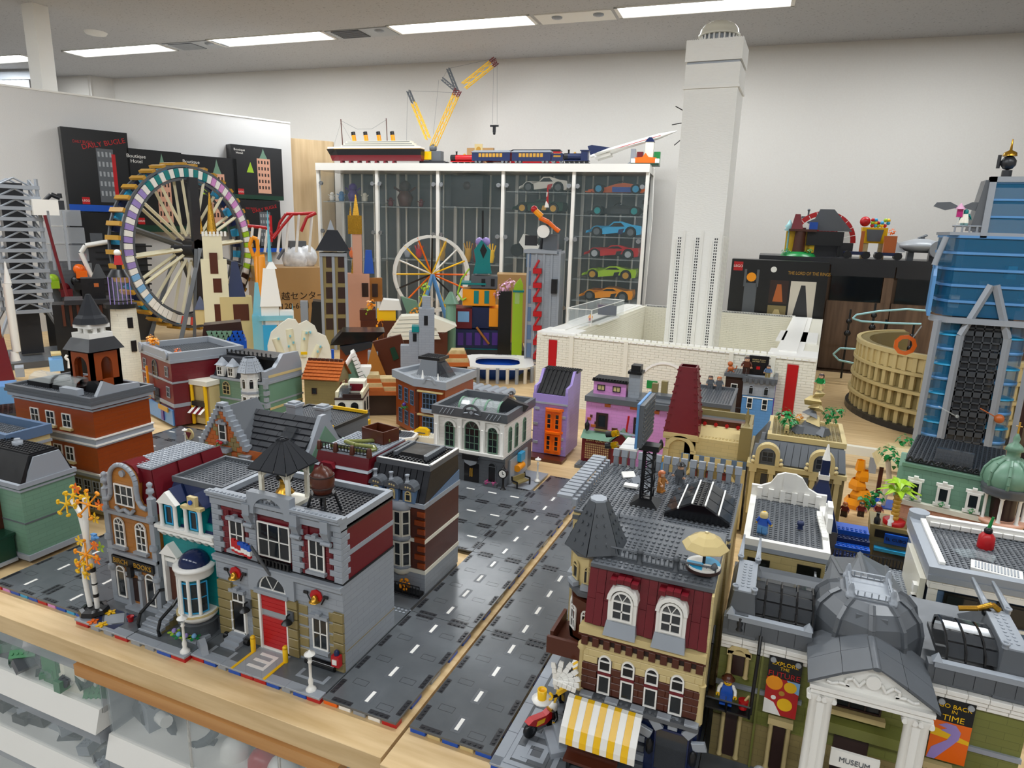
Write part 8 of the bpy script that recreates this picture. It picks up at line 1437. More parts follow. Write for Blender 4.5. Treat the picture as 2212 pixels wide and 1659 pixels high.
for k in range(3): figure(77+4*k,112+2*k, TZ,20*k-20, ['brown-haired figure in red at the foot of the orange cliff', 'small hooded figure beside the cliff in the jungle scene', 'bearded figure in a red robe by the birch trunk'][k], 'dkred', 'dkbrown',('brick', 'dkgreen', 'sandw')[k], 'skin')
br_ = T('grey_viaduct', 'white and grey toy railway beam running behind the jungle scene', 'bridge',76,152, TZ,-3); br_.q('beam', BX(0,30,0,2,5,7.6), 'offwhite'); [br_.q('pier', BX(1+9*i,3+9*i,0,2,0,5), 'lbg') for i in range(4)]
aq = T('arched_ruin', 'dark brown and tan arcade with stacked arches at the right edge', 'toy building',119,112, TZ,70); 
for z in (0,14,28): aq.q('storey', BX(0,46,3,8, z, z+3.2), 'dkbrown'); [aq.q('arch', MB().ringw((4+7.6*i, z+8),3.8,2.8,0,1.4,10,0, pi).box(.2+7.6*i,1.2+7.6*i,0,1.4, z+3, z+8).box(6.8+7.6*i,7.8+7.6*i,0,1.4, z+3, z+8), 'tan' if z == 14 else 'dktan') for i in range(6)]
aq.q('back_wall', BX(0,46,8,9,0,42), 'dkbrown'); aq.q('tiled_roof', BX(30,44,0,8,42,43).studs(30,44,0,8,43, p=1.4, r=.6, h=.6), 'brick')
# things on the walnut cabinet; boxed set
WT = 58.6
def onw(px, yl=16): x, z = bc.P(px,560, yl); return (bc.Ri.inverted() @ Vector((x, yl,0)))+bc.o
def onwT(name, label, cat, px, yl=14): q = onw(px, yl); return T(name, label, cat, q.x, q.y, FLOOR+135,2)
fw = onwT('rainbow_fan', 'large half-round fan of red and white segments behind the black piano', 'fan',1770,26)
for k,(ro, ri, c) in enumerate(((17,14.4, 'red'),(14.3,9.6, 'white'),(9.5,5.4, 'red'),(5.3,.5, 'blue'))):
    for i in range(12): fw.q('segment', MB().ringw((0,7.5), ro, ri,-.6,.6,2, R_(15*i+.5), R_(15*i+14.5)), c)
fw.q('stand', BX(-16,16,-1.5,1.5,0,7.6), 'darktable')
pi_ = onwT('toy_piano', 'black toy grand piano with its lid raised', 'piano',1772,10); pi_.q('case', BX(-8,10,0,9,6,13.4), 'black'); pi_.q('lid', PR([(-9,18),(-2,13.6),(14,13.6),(4,25),(-3,25),(-5,20)],3,3.8), 'dbg'); [pi_.q('leg', BX(x, x+1.6,2,4,0,6), 'black') for x in (-7.6,7.8)]
tr3 = onwT('tree_house', 'brown toy tree house with a red roof on a green mound', 'tree house',1722,8); tr3.q('trunk', CY((0,0,0),(0,0,15),3.4,2.6), 'brown'); tr3.q('mound', LA((0,0,0), [(9,0),(8,1.4),(3,2.4)],14), 'green'); tr3.q('floor', BX(-6,8,-3,4,13,14.2), 'brown'); tr3.q('cabin', MB().tb((-5,1,-3,3),(-3.6,-1,-1,1),14.2,22), 'dkred'); tr3.q('yellow_wall', BX(-7,8,4,5,2,13), 'yellow'); tr3.q('blue_hut', BX(4,8,-2,3,14,18), 'blue'); leafset(tr3, [(-6,-4,2),(5,-4,2.4)],2.2, 'green')
th3 = onwT('toy_globe', 'small white and blue tiered lantern left of the tree house', 'ornament',1697,8); th3.q('tiers', LA((0,0,13), [(.5,-13),(.5,0),(2.6,.5),(1.6,1.6),(2.4,2.4),(1.2,4),(.3,6)],10), 'aqua')
ye = onwT('creature_model', 'yellow and grey brick-built creature with a red and multicoloured head', 'toy figure',1880,10); ye.q('legs', BX(-5,-2,0,3,0,9).box(3,6,0,3,0,9), 'sherry'); ye.q('body', MB().tb((-5,6,-1,4),(-6,6,-2,5),8,16), 'yellow'); ye.q('bib', PR([(-3,9),(3,9),(4,15),(-4,15)],-2.6,-2), 'dbg'); ye.q('crest', SP((-5,0,19),2.6), 'red')
for i in range(14): ye.q('ball', SP((-1.6+1.5*(i % 6),-1+.8*(i % 3),17+1.4*(i//5)),1.0,7,5),('red', 'azure', 'lime', 'yellow')[i % 4])
for k, px in enumerate((1848,1916)):
    v = onwT('toy_buggy', ['dark buggy with an orange mast, left of the creature model', 'dark buggy carrying a flaming red block, right of the creature model'][k], 'toy vehicle', px,2); v.q('chassis', BX(-6,6,-2,2,2,3.6), 'dkblue'); [v.q('wheel', CY((x,-2.8,1.9),(x,2.8,1.9),1.9, n=16), 'black') for x in (-4.4,4.4)]; v.q('mast' if k == 0 else 'block', BX(1,2.6,-.6,.6,3.6,14) if k == 0 else BX(-2.6,3,-1.6,1.6,3.6,12), 'brick'); leafset(v, [(.2,0,14)],1.8, 'orange') if k else None
ff = onwT('grey_spacecraft', 'flat grey toy spacecraft with a round front port and twin prongs', 'toy vehicle',1985,14); ff.q('hull', LA((0,0,4), [(5,0),(13,2.4),(13,4),(5,6.4),(3,7)],20), 'silver'); ff.q('round_port', CY((6,-13,6),(6,-9,6),4.4, n=18), 'lbg'); ff.q('prong', MB().tb((-14,-8,-8,6),(-18,-12,-6,4),4,9), 'silver'); ff.q('gun', BR((-2,0,11),(2,0,13),1).box(-1,1,-1,1,10,12), 'dbg'); ff.q('landing_gear', BX(-6,-3,-2,2,0,4).box(4,7,-2,2,0,4), 'dbg')
single('perched_figure', BX(-2.4,.6,-.6,.6,0,1.2).cyl((1,0,0),(1,0,4),.5).sph((1,0,4.6),.8,8,5), 'dbg', 'small dark figurine on a block at the top left of the red and white fan', 'figurine', fw.o.x-9.6, fw.o.y, FLOOR+135+20.2)
def logo(t, x, z, s, y, parent=None): q = t.q('red_logo', BX(x-s/2, x+s/2, y-.04, y, z-s/2, z+s/2), 'red', parent=parent); text(t, 'LEGO', s*.4,(x, y-.06, z), 'white', ext=.01, parent=q)
p = AY(1590,680,305); lr = T('black_set_box', 'large black box with gold lettering and a fiery tower picture', 'box',27.6,306, TZ-.2,2)
zl, zr = Zat(558,27.6,306)-TZ,0; lr.q('carton', BX(0,47,0,14,0, zl), 'black'); logo(lr,3.4, zl-3.6,4.6,0); text(lr, 'THE LORD OF THE RINGS',2.4,(38,-.05, zl-6), 'gold', ext=.01, sx=.72)
tw_ = lr.q('tower_print', BX(7.4,13.6,-.04,0,12, zl-12).box(6.8,8,-.04,0, zl-14, zl-5).box(13,14.2,-.04,0, zl-14, zl-5), 'dbg'); lr.q('flame_print', CY((10.5,-.06, zl-9),(10.5,0, zl-9),2.4, n=12), 'brightor', parent=tw_)
for (a, b, c, d, m1, m2_) in ((20,29, zl-22, zl-10, 'dkbrown', 'brick'),(20,29, zl-30, zl-23, 'dktan', 'tan'),(30,42, zl-31, zl-10, 'sandw', 'darktable')): q = lr.q('photo_print', BX(a, b,-.04,0, c, d), m1); lr.q('print_shape', PR([(a+2, c+1),(b-2, c+1),((a+b)/2+1, d-2),((a+b)/2-1, d-2)],-.08,-.04), m2_, parent=q)
lr.q('painted_glare', CY((21,-.1, zl-4.6),(21,0, zl-4.6),1.5, n=14), 'white')  # glare spot on the carton, painted as a white disc
# ================= TOP OF THE GLASS CABINETS =================
def onc(name, label, cat, px, yl=18, z=110.0): x, _ = CB.P(px,345, yl); q = (CB.Ri.inverted() @ Vector((x, yl,0)))+CB.o; return T(name, label, cat, q.x, q.y, z,6)
sh = onc('ocean_liner', 'long toy ocean liner with a black and dark red hull and four buff funnels', 'toy ship',705,12); P = lambda px, py: sh.P(px, py,0)
xa_, xb_ = P(705,320)[0], P(913,320)[0]; zt1, zm, zb1 = 10.6,6.4,2.6
sh.q('upper_hull', MB().add([(xa_,0, zt1+.4),(xa_+10,-3.4, zt1),(xb_,-3.4, zt1),(xb_,3.4, zt1),(xa_+10,3.4, zt1),(xa_+3,0, zm),(xa_+11,-3, zm),(xb_,-3, zm),(xb_,3, zm),(xa_+11,3, zm)], [(0,1,2,3,4),(5,6,1,0),(6,7,2,1),(9,5,0,4),(7,8,3,2)]), 'black'); sh.q('lower_hull', MB().add([(xa_+3,0, zm),(xa_+11,-3, zm),(xb_,-3, zm),(xb_,3, zm),(xa_+11,3, zm),(xa_+4.6,0, zb1),(xa_+12,-2, zb1),(xb_,-2, zb1),(xb_,2, zb1),(xa_+12,2, zb1)], [(5,6,1,0),(6,7,2,1),(9,5,0,4),(7,8,3,2),(9,8,7,6,5)]), 'dkred'); sh.q('gold_line', BX(xa_+8, xb_,-3.5,3.5, zt1, zt1+.3), 'gold'); sh.q('white_rail', BX(xa_+3, xb_,-3.3,3.3, zt1+.3, zt1+1.5), 'white'); 
for k,(a, b, c) in enumerate(((14,4,1.6),(16,6,3.0),(18,8,4.4))): sh.q('deck', BX(xa_+a, xb_-b,-3+.3*k,3-.3*k, zt1+c-.1, zt1+c+1.1), 'offwhite'); sh.q('deck_windows', BX(xa_+a+1, xb_-b-1,-3.05+.3*k,-3+.3*k, zt1+c+.3, zt1+c+.7), 'dbg')
for px in (766,792,820,850): x = P(px,300)[0]; f_ = sh.q('funnel', CY((x,0, zt1+5),(x-.8,0, zt1+9.6),1.5, n=14), 'brightor'); sh.q('funnel_top', CY((x-.8,0, zt1+9.6),(x-1.2,0, zt1+12),1.5, n=14), 'black', parent=f_)
x = P(740,300)[0]; sh.q('mast', CY((x,0, zt1+1),(x-1,0, zt1+21),.35).cyl((x+36,0, zt1+5),(x+35.4,0, zt1+21),.3), 'brown'); sh.q('rigging', PH([(x-1,0, zt1+20),(x+12,0, zt1+14),(x+24,0, zt1+14),(x+35.4,0, zt1+20)],.09,4).bar((x-1,0, zt1+19),(x-8,0, zt1+1),.1).bar((x-1,0, zt1+19),(x+8,0, zt1+5),.1), 'dbg'); [sh.q('cradle', MB().tb((xa_+12+7*i, xa_+14.6+7*i,-2,2),(xa_+12.6+7*i, xa_+14+7*i,-2,2),0,2.6), 'dkred') for i in range(7)]
cn = onc('crawler_crane', 'yellow toy crawler crane with two lattice booms and a raised jib', 'toy crane',930,20); P = lambda px, py: cn.P(px, py,0)
cn.q('track', BX(-7,12,-4,-1,0,3.2), 'darktable'); cn.q('track', BX(-7,12,3,6,0,3.2), 'darktable'); cn.q('cab', BX(-6,2,-4,4,4,9.6), 'yellow'); cn.q('machinery', BX(0,9,-3,3,3.2,10).sph((2,0,12),3,8,5), 'dbg')
def boom(pts, w, mat, nm='boom'):
    (x0, z0),(x1, z1) = pts; a, b = Vector((x0,0, z0)), Vector((x1,0, z1)); d = (b-a).normalized(); u = Vector((-d.z,0, d.x))*w; v = Vector((0, w,0)); m = MB(); n = max(3, int((b-a).length/(2.6*w)))
    cs = [u+v, u-v,-u-v,-u+v]
    for c in cs: m.bar(a+c, b+c,.55)
    for i in range(n):
        p, q = a.lerp(b, i/n), a.lerp(b,(i+1)/n)
        for k in range(4): m.bar(p+cs[k], q+cs[(k+1) % 4],.3)
    return cn.q(nm, m, mat)
boom((P(935,318), P(985,205)),1.7, 'yellow'); boom((P(925,300), P(893,222)),1.4, 'yellow'); boom((P(1002,186), P(1062,138)),1.9, 'yellow'); boom((P(893,222), P(882,196)),1, 'dbg'); boom((P(988,198), P(955,170)),.9, 'dbg', 'strut'); boom((P(988,198), P(968,148)),.9, 'dbg', 'strut'); boom((P(1062,138), P(1072,130)),2, 'dkred', 'boom_head'); boom((P(983,208), P(990,194)),1.8, 'dkred', 'boom_joint')
m = MB(); [m.bar((P(*a)[0],0, P(*a)[1]),(P(*b)[0],0, P(*b)[1]),.14) for a, b in (((882,196),(980,200)),((968,148),(1060,128)),((880,198),(878,320)),((948,172),(936,290)),((955,172),(968,148)),((1066,136),(1064,268)),((1074,136),(1074,268)))]; cn.q('cable', m, 'dbg'); hx, hz = P(1068,272); cn.q('hook', BX(hx-1, hx+1,-.6,.6, hz-4.4, hz).box(hx-3, hx+3,-.6,.6, hz-.6, hz+.6).sph((hx,0, hz-5),1,7,4), 'black')
def coach(px, px2, col, roof_, label, eng=False, yl=8, h=6.4, z0=2.6):
    t = onc('toy_train_engine' if eng else 'toy_train_coach', label, 'toy train', px, yl); L = t.P(px2,330,0)[0]
    t.q('track', BX(-1, L+1,-2.6,2.6,0,.8), 'darktable')
    for i in range(5 if eng else 4): x = L*(.1+.2*i if eng else (.1,.2,.8,.9)[i]); t.q('wheel', CY((x,-2,1.8),(x,2,1.8),1.2 if eng else .9, n=14), 'black' if eng else 'silver')
    if eng: b_ = t.q('boiler', CY((L*.05,0,5),(L*.68,0,5),2.2, n=16), col); t.q('cab', BX(L*.68, L*.95,-2.5,2.5,2.4,8.4), col); t.q('roof', BX(L*.64, L,-2.8,2.8,8.4,9), roof_); t.q('smokestack', LA((L*.15,0,7), [(.6,0),(.6,1.8),(.9,2.4)],10), 'black'); t.q('steam_dome', SP((L*.4,0,7.2),.9), 'gold'); t.q('running_board', BX(0, L,-2.6,2.6,2.2,2.8), col); t.q('smokebox', CY((-.4,0,5),(L*.14,0,5),2.3, n=16), 'black')
    else:
        t.q('body', BX(0, L,-2.6,2.6,2.2, h+1.2), col); t.q('roof', BX(-.3, L+.3,-2.8,2.8, h+1.2, h+2).box(.6, L-.6,-1.8,1.8, h+2, h+2.6), roof_); n = 7
        for i in range(n): x = L*(.18+.64*i/n); t.q('window', BX(x, x+L*.07,-2.7,-2.6,4.6,7), 'gold')
    return t
coach(976,1045, 'red', 'red', 'red toy steam engine at the left end of the trains', True,16); coach(1052,1100, 'red', 'dkred', 'red tender coach behind the red engine', False,16); coach(1106,1212, 'red', 'black', 'red toy coach with a black roof standing behind the blue coaches', False,22,8.6); coach(1022,1104, 'dkblue', 'lbg', 'dark blue toy coach nearest the crane', False,7); coach(1108,1192, 'dkblue', 'lbg', 'dark blue toy coach, second in the blue train', False,7); coach(1193,1218, 'dkblue', 'dkblue', 'short dark blue tender of the blue train', False,7,4.6); e_ = coach(1220,1274, 'dkblue', 'dkblue', 'dark blue toy steam engine at the right end of the blue train', True,7)
kx_ = onc('wooden_plaque', 'flat brown carton with a cream round-badge card on top behind the trains', 'carton',1028,30); kx_.q('carton', BX(-7,13,0,3,0,13.4), 'cardboard'); kx_.q('card', BX(-1,5,-.4,0,9,16), 'tan'); kx_.q('badge', CY((2,-.5,12.4),(2,-.4,12.4),1.8, n=14), 'gold')
jt = onc('toy_airliner', 'white delta-winged toy airliner tilted nose-up on a grey stand', 'toy aircraft',1278,18); P = lambda px, py: jt.P(px, py,0); a, b = P(1276,338), P(1462,283); d = Vector((b[0]-a[0],0, b[1]-a[1])); A3 = Vector((a[0],0, a[1])); fz = jt.q('fuselage', CY(A3, A3+d*.2,.9,1.9).cyl(A3+d*.2, A3+d*.8,1.9,1.8).cyl(A3+d*.8, A3+d,1.8,.35), 'white'); up = Vector((-d.z,0, d.x)).normalized(); w0, w1, w2 = A3+d*.1-up, A3+d*.72-up, A3+d*.08-up
for s_ in (-1,1): jt.q('wing', MB().add([tuple(w1), tuple(w2), tuple(w2+Vector((0, s_*14,0))), tuple(w2+d*.1+Vector((0, s_*14,0))), tuple(A3+d*.42-up+Vector((0, s_*6,0))), tuple(w1-up*.5), tuple(w2-up*.6), tuple(w2+Vector((0, s_*14,0))-up*.3)], [(0,1,2,3,4),(5,6,7,3,4)]), 'white'); jt.q('engine', CY(A3+d*.06-up*2.4+Vector((0, s_*5,0)), A3+d*.24-up*2.4+Vector((0, s_*5,0)),1.2), 'white')
jt.q('tail_fin', MB().add([tuple(A3+up), tuple(A3+d*.28+up), tuple(A3+d*.04+up*7), tuple(A3-d*.01+up*7), tuple(A3+up+Vector((0,.6,0))), tuple(A3+d*.28+up+Vector((0,.6,0))), tuple(A3+d*.04+up*7+Vector((0,.6,0)))], [(0,1,2,3),(4,6,5),(1,5,6,2)]), 'dkblue'); jt.q('red_line', CY(A3+d*.3+Vector((0,-1.75,0)), A3+d*.82+Vector((0,-1.6,0)),.22), 'red'); jt.q('stand', PR([(22,0),(34,0),(30,3),(29,11),(26,11),(26,3)],-1.5,1.5), 'lbg')
sc_ = onc('mini_castle', 'small toy landmark with a white tower, orange front and green base', 'toy building',1395,16); sc_.q('base', BX(-9,9,-5,5,0,1.6), 'dkgreen'); sc_.q('orange_front', PR([(-7,1.6),(7,1.6),(7,5),(2,5.4),(0,8),(-2,5.4),(-7,5)],-4,-1), 'orange'); sc_.q('tower', BX(-.6,4.6,-2,3,1.6,15), 'offwhite'); sc_.q('tower_roof', MB().tb((-1,5,-2.4,3.4),(1,3,0,1),15,18), 'dkblue'); sc_.q('wing', BX(-6,-2,0,4,1.6,9), 'dkred'); sc_.q('wing', BX(5,9,0,4,1.6,9), 'green'); [sc_.q('white_wall', BX(x, x+2.6,-4.6,-1,1.6,4.4), 'white') for x in (-9,6.4)]
single('hanging_cable', PH([(0,0,0),(1.2,0,-30),(.4,0,-80),(-.6,0,-150)],.25,5), 'white+m', 'thin white cable hanging down the right side of the glass cabinet', 'cable',-30.6,374,108)
# ================= INSIDE THE GLASS CABINETS =================
def inb(name, label, cat, px, z, yl=18, rot=6): q = onbay(px, z, yl); return T(name, label, cat, q.x, q.y, FLOOR+z, rot)
def car(px, z, col, col2, label, L=37, h=10, wh='silver', f1=False):
    t = inb('racing_car' if f1 else 'sports_car', label, 'toy car', px, z); r = 3.3; a, b = -L*.3, L*.31
    if f1:
        t.q('body', PR([(-L/2,2),(-L/2,3),(-L*.2,4.6),(-L*.05,6.6),(L*.1,7.6),(L*.4,5.6),(L*.46,3),(L*.4,1.2),(-L*.4,1.2)][::-1],-2.6,2.6), col); t.q('sidepod', BX(-L*.08, L*.3,-6.6,6.6,1.4,4.6), col2); t.q('front_wing', BX(-L/2-1,-L/2+3,-7.5,7.5,1,1.8), col); t.q('rear_wing', BX(L*.42, L*.5,-6,6,8,10.6), 'black'); t.q('halo', PH([(-L*.06,-1.6,6.6),(0,-1.6,8.4),(L*.06,0,8.6),(0,1.6,8.4)],.35), 'black')
    else:
        bd = [(-L/2,2),(-L/2+.3,3.6),(-L*.36,5.4),(-L*.2,6.2),(-L*.1,6.6),(L*.0, h),(L*.14, h+.2),(L*.34, h*.82),(L/2-.6,7.6),(L/2,5),(L/2-.6,2),(b+r+.6,1.6)]+[(b+(r+.6)*cos(q),3.3+(r+.6)*sin(q)) for q in [pi*k/6 for k in range(7)]]+[(a+r+.6,1.6)]+[(a+(r+.6)*cos(q),3.3+(r+.6)*sin(q)) for q in [pi*k/6 for k in range(7)]]
        m = MB(); m.pr(bd[::-1],-8,8); t.q('body', m, col+'+g'); t.q('side_glass', PR([(-L*.07,6.8),(L*.2,7),(L*.13, h-.6),(L*.01, h-.8)],-8.1,-7.6), 'black+g'); t.q('rear_panel', PR([(L*.2,3.2),(L*.3,3.2),(L*.46,7.6),(L*.34, h*.8),(L*.2,6.6)][::1] if 0 else [(L*.08,2),(L*.16,2),(L*.2,5.6),(L*.1,5)],-8.15,-7.9), col2)
    for x in (a, b):
        for y in ((-8.4,-5.4),(5.4,8.4)): w2 = t.q('wheel', CY((x, y[0], r),(x, y[1], r), r, n=20), 'black+m'); t.q('rim', CY((x, y[0]-.15, r),(x, y[0], r), r*.66, n=10), wh, parent=w2) if y[0] < 0 else None
    return t
s3, s4 = SH[3], SH[4]
car(1175, s3[0], 'white', 'red', 'white racing coupe on the top shelf of the fourth bay',34,10, 'dbg'); car(1165, s3[1], 'dkgreen', 'gold', 'dark green sports car on the second shelf of the fourth bay',36,9, 'gold')
car(1330, s4[0], 'orange', 'blue', 'orange and blue open-wheel racing car, top shelf of the right bay',40, f1=True, wh='azure'); car(1330, s4[1], 'black', 'darktable', 'black open-wheel racing car, second shelf of the right bay',40, f1=True, wh='teal')
car(1328, s4[2], 'azure', 'dkblue', 'bright blue sports car, third shelf of the right bay',37,10, 'dbg'); car(1326, s4[3], 'red', 'black', 'red sports car with silver wheels, fourth shelf of the right bay',37,9); car(1324, s4[4], 'lime', 'black', 'lime green sports car, fifth shelf of the right bay',37,9, 'gold'); car(1320, s4[5], 'brightor', 'black', 'yellow-orange sports car, lowest visible shelf of the right bay',37,9, 'dbg')
mo = inb('toy_racing_motorbike', 'white and black racing motorbike on the third shelf of the fourth bay', 'motorcycle',1150, s3[2]); [mo.q('wheel', CY((x,-1.2,4.4),(x,1.2,4.4),4.4, n=20), 'black+m') for x in (-11,11)]; mo.q('fairing', PR([(-9,10),(-4,4),(4,3.4),(6,8),(-2,15),(-6,16)],-2,2), 'white'); mo.q('tank', PR([(-3,10),(4,9),(14,13),(12,14),(3,13)],-1.8,1.8), 'black')
fg = [(720,0, 'white', 'white lucky cat figurine on the left bay shelf',8),(740,0, 'medblue', 'blue and yellow toy boat figure on the left bay shelf',9),(765,0, 'purple', 'purple hanging blossom tree at the back of the left bay',16),(790,0, 'offwhite', 'small white house with a red roof on the left bay shelf',8),(845,1, 'dkred', 'dark red ball-shaped vehicle on the second bay shelf',8),(876,1, 'brown', 'brown tree-like standing figure on the second bay shelf',22),(910,1, 'dkred', 'dark red locomotive on the second bay shelf',7),(1010,2, 'darktable', 'large dark box model on the third bay upper shelf',22)]
for i,(px, b, c, l, h) in enumerate(fg):
    t = inb('shelf_model', l, 'toy model', px, SH[b][0],16+2*(i % 3)); s = h/8; t.q('base', BX(-3*s,3*s,-2,2,0,.6), 'darktable'); t.q('body', LA((0,0,.6), [(1.6*s,0),(2.2*s,2.4*s),(1.3*s,4*s)],9) if h != 22 or b == 1 else BX(-12,12,-3,6,.6,22), c); t.q('head', SP((0,0,5.4*s),1.6*s,10,6), c if h < 20 else 'dkbrown'); [t.q('arm', BR((q*1.2*s,0,4*s),(q*3.2*s,-.5,5.2*s),.5*s), c) for q in (-1,1)] if b != 2 else 0
for i,(px, b, c, l, h) in enumerate(((955,2, 'gold', 'gold gauntlet-shaped hand on the lower shelf of the third bay',16),(1012,2, 'gold', 'second gold hand model with a yellow bead, third bay',16),(1030,2, 'dkred', 'dark red hand model on the lower shelf of the third bay',15),(1062,2, 'yellow', 'yellow flower vase on the lower shelf of the third bay',15),(880,1, 'lbg', 'grey dome robot on the lower shelf of the second bay',12),(760,0, 'orange', 'orange and green scene on the lower shelf of the left bay',9),(905,1, 'red', 'red and white crane truck on the lower shelf of the second bay',11))):
    t = inb('shelf_model', l, 'toy model', px, SH[b][1],14); t.q('base', CY((0,0,0),(0,0,.8),3.4, n=12), 'darktable'); t.q('body', LA((0,0,.8), [(1.6,0),(2.6, h*.3),(2.2, h*.6)],10), c); [t.q('finger', BR((q*1.3,0, h*.55),(q*2.2,0, h*(1-.08*abs(q))),.9), c if c != 'lbg' else 'dbg') for q in (-1.5,-.5,.5,1.5)]
# ================= FAR LEFT AND MIDDLE OF THE TABLE =================
FTS = []
def FT(name, label, cat, px, dist, off=0, z=TZ):
    d = ray(px,700); d = Vector((d.x, d.y)).normalized(); FTS.append(T(name, label, cat, CAM.x+d.x*dist, CAM.y+d.y*dist, z, math.degrees(math.atan2(-d.x, d.y))+off)); return FTS[-1]
def G(t, name, mat, *sp, parent=None):
    """shapes read on the thing's own front plane: b box, t frustum, c column, p outline, s ball"""
    m = MB(); P = t.P
    for s in sp:
        k, a = s[0], s[1:]
        if k == 'b': x0, z0 = P(a[0], a[2]); x1, _ = P(a[1], a[2]); z1 = P(a[0], a[3])[1]; m.box(x0, x1,-a[4]/2, a[4]/2, z0, z1)
        elif k == 't': x0, z0 = P(a[0], a[2]); x1, _ = P(a[1], a[2]); c = (x0+x1)/2; z1 = P(a[0], a[3])[1]; w_ = (x1-x0)/2*a[4]; d_ = (a[5] if len(a) > 5 else x1-x0)/2; m.tb((x0, x1,-d_, d_),(c-w_, c+w_,-d_*a[4], d_*a[4]), z0, z1)
        elif k == 'c': x0, z0 = P(a[0], a[2]); x1, _ = P(a[1], a[2]); z1 = P(a[0], a[3])[1]; r = abs(x1-x0)/2; m.cyl(((x0+x1)/2,0, z0),((x0+x1)/2,0, z1), r, r*(a[4] if len(a) > 4 else 1),14)
        elif k == 'p': q = [P(u, v) for u, v in a[0]]; ar = sum(q[i-1][0]*q[i][1]-q[i][0]*q[i-1][1] for i in range(len(q))); m.pr(q if ar > 0 else q[::-1],-a[1]/2, a[1]/2)
        elif k == 's': x0, z0 = P(a[0], a[1]); m.sph((x0,0, z0), a[2],9,6)
        elif k == 'l': q = [P(u, v) for u, v in a[0]]; m.path([(x,-a[2] if len(a) > 2 else 0, z) for x, z in q], a[1],6)
    return t.q(name, m, mat, parent)
# Ferris wheels
fe = T('ferris_wheel', 'giant brick-built wheel with cream spokes and a coloured dark rim', 'ferris wheel',-268,225, TZ,90); hc = (0,52.5); RO, RI = 45.5,38.5
for y in (-4,5): fe.q('rim_ring', MB().ringw(hc, RO+.6, RO-.6, y, y+1,40), 'dbg'); fe.q('rim_ring', MB().ringw(hc, RI+.6, RI-.6, y, y+1,40), 'dbg')
for k in range(40):
    a = 2*pi*k/40; c = ('lime', 'pink', 'pink', 'teal', 'teal', 'lavender', 'lavender', 'bluey', 'white', 'coral', 'coral', 'dkbrown')[int(((a+.35) % (2*pi))/(2*pi)*12)]
    for j, cc in enumerate((c, 'white')): b0 = a+j*.08; fe.q('rim_panel', MB().ringw(hc, RO-1.2, RI+1.2,-4.6,-3.6,1, b0, b0+.07), cc)
    fe.q('gold_tooth', MB().ringw(hc, RO+2, RO+.6,-4,6,1, a, a+.05), 'gold'); fe.q('seat', MB().ringw(hc, RO-1, RI+2,4,7,1, a, a+.1), 'azure' if k % 2 else 'dkblue')
for k in range(16):
    a = 2*pi*k/16+.1; m = MB()
    for y in (-3.4,3): m.bar((hc[0]+8*cos(a), y, hc[1]+8*sin(a)),(hc[0]+RI*cos(a), y, hc[1]+RI*sin(a)),1.7)
    fe.q('spoke', m, 'cream' if k not in (7,15) else 'dbg')
fe.q('hub', CY((0,-8, hc[1]),(0,8, hc[1]),5.5, n=8), 'darktable'); fe.q('tower', BX(-3,3,-8,-6,20,92), 'darktable')
for s_ in (-1,1): fe.q('support_leg', BR((0,-9, hc[1]),(s_*22,-12,0),2.6).bar((s_*3,-9, hc[1]),(s_*12,-12,0),2), 'dbg'); fe.q('support_leg', BR((0,9, hc[1]),(s_*22,12,0),2.6), 'dbg')
w2 = FT('small_ferris_wheel', 'white-rimmed toy ferris wheel with orange and yellow spokes on blue legs', 'ferris wheel',930,430,10); c2 = w2.P(932,592); r2 = 24
for y in (-3,3): w2.q('rim_ring', MB().ringw(c2, r2, r2-1.6, y-.4, y+.4,30), 'white')
for k in range(16): a = 2*pi*k/16; w2.q('spoke', BR((c2[0],-1, c2[1]),(c2[0]+r2*cos(a),-3, c2[1]+r2*sin(a)),.9),('orange', 'yellow', 'white', 'yellow', 'black')[k % 5])
for s_ in (-1,1): w2.q('leg', BR((c2[0],-4, c2[1]),(c2[0]+s_*12,-8,4),2), 'medblue')
# launch tower, rocket, dark fortress, lighthouse
lt = FT('launch_tower', 'tall grey lattice launch tower with a black core and a dark red cable', 'toy tower',70,395,8); x0, z0 = lt.P(70,745); zz = lt.P(20,385)[1]; m = MB(); w_ = 8.5; n = 13
for sx in (-1,1):
    for sy in (-1,1): m.bar((x0+sx*w_, sy*w_,24),(x0+sx*w_, sy*w_, zz),1.3).bar((x0+sx*w_, sy*w_,24),(x0+sx*20, sy*18,0),1.3)
for k in range(n):
    z = 24+(zz-24)*k/n; h = (zz-24)/n
    for sy in (-1,1): lt.q('deck_frame', BX(x0-w_-1, x0+w_+1, sy*w_-.8, sy*w_+.8, z, z+1.6), 'lbg'); m.bar((x0-w_, sy*w_, z),(x0, sy*w_, z+h),.7).bar((x0+w_, sy*w_, z),(x0, sy*w_, z+h),.7)
    m.bar((x0+w_,-w_, z),(x0+w_, w_, z+h),.7)
lt.q('lattice', m, 'lbg'); lt.q('core', BX(x0-5, x0+4,-3,6,4, zz-2), 'darktable'); lt.q('outer_truss', BX(x0+w_+2, x0+w_+3,-w_-4,-w_-3,44, zz-14).box(x0+w_+8, x0+w_+9,-w_-4,-w_-3,44, zz-14), 'lbg'); lt.q('cable', PH([(x0+w_+1,-w_-4.6, zz-16),(x0+w_+6,-w_-5,30),(x0+w_+8,-w_-5,4)],.7), 'dkred'); lt.q('white_hood', BX(x0+w_-3, x0+w_+7,-w_-4,-w_+2, zz-16, zz-9), 'white'); lt.q('base', BX(x0-24, x0+24,-20,20,0,3), 'dbg')
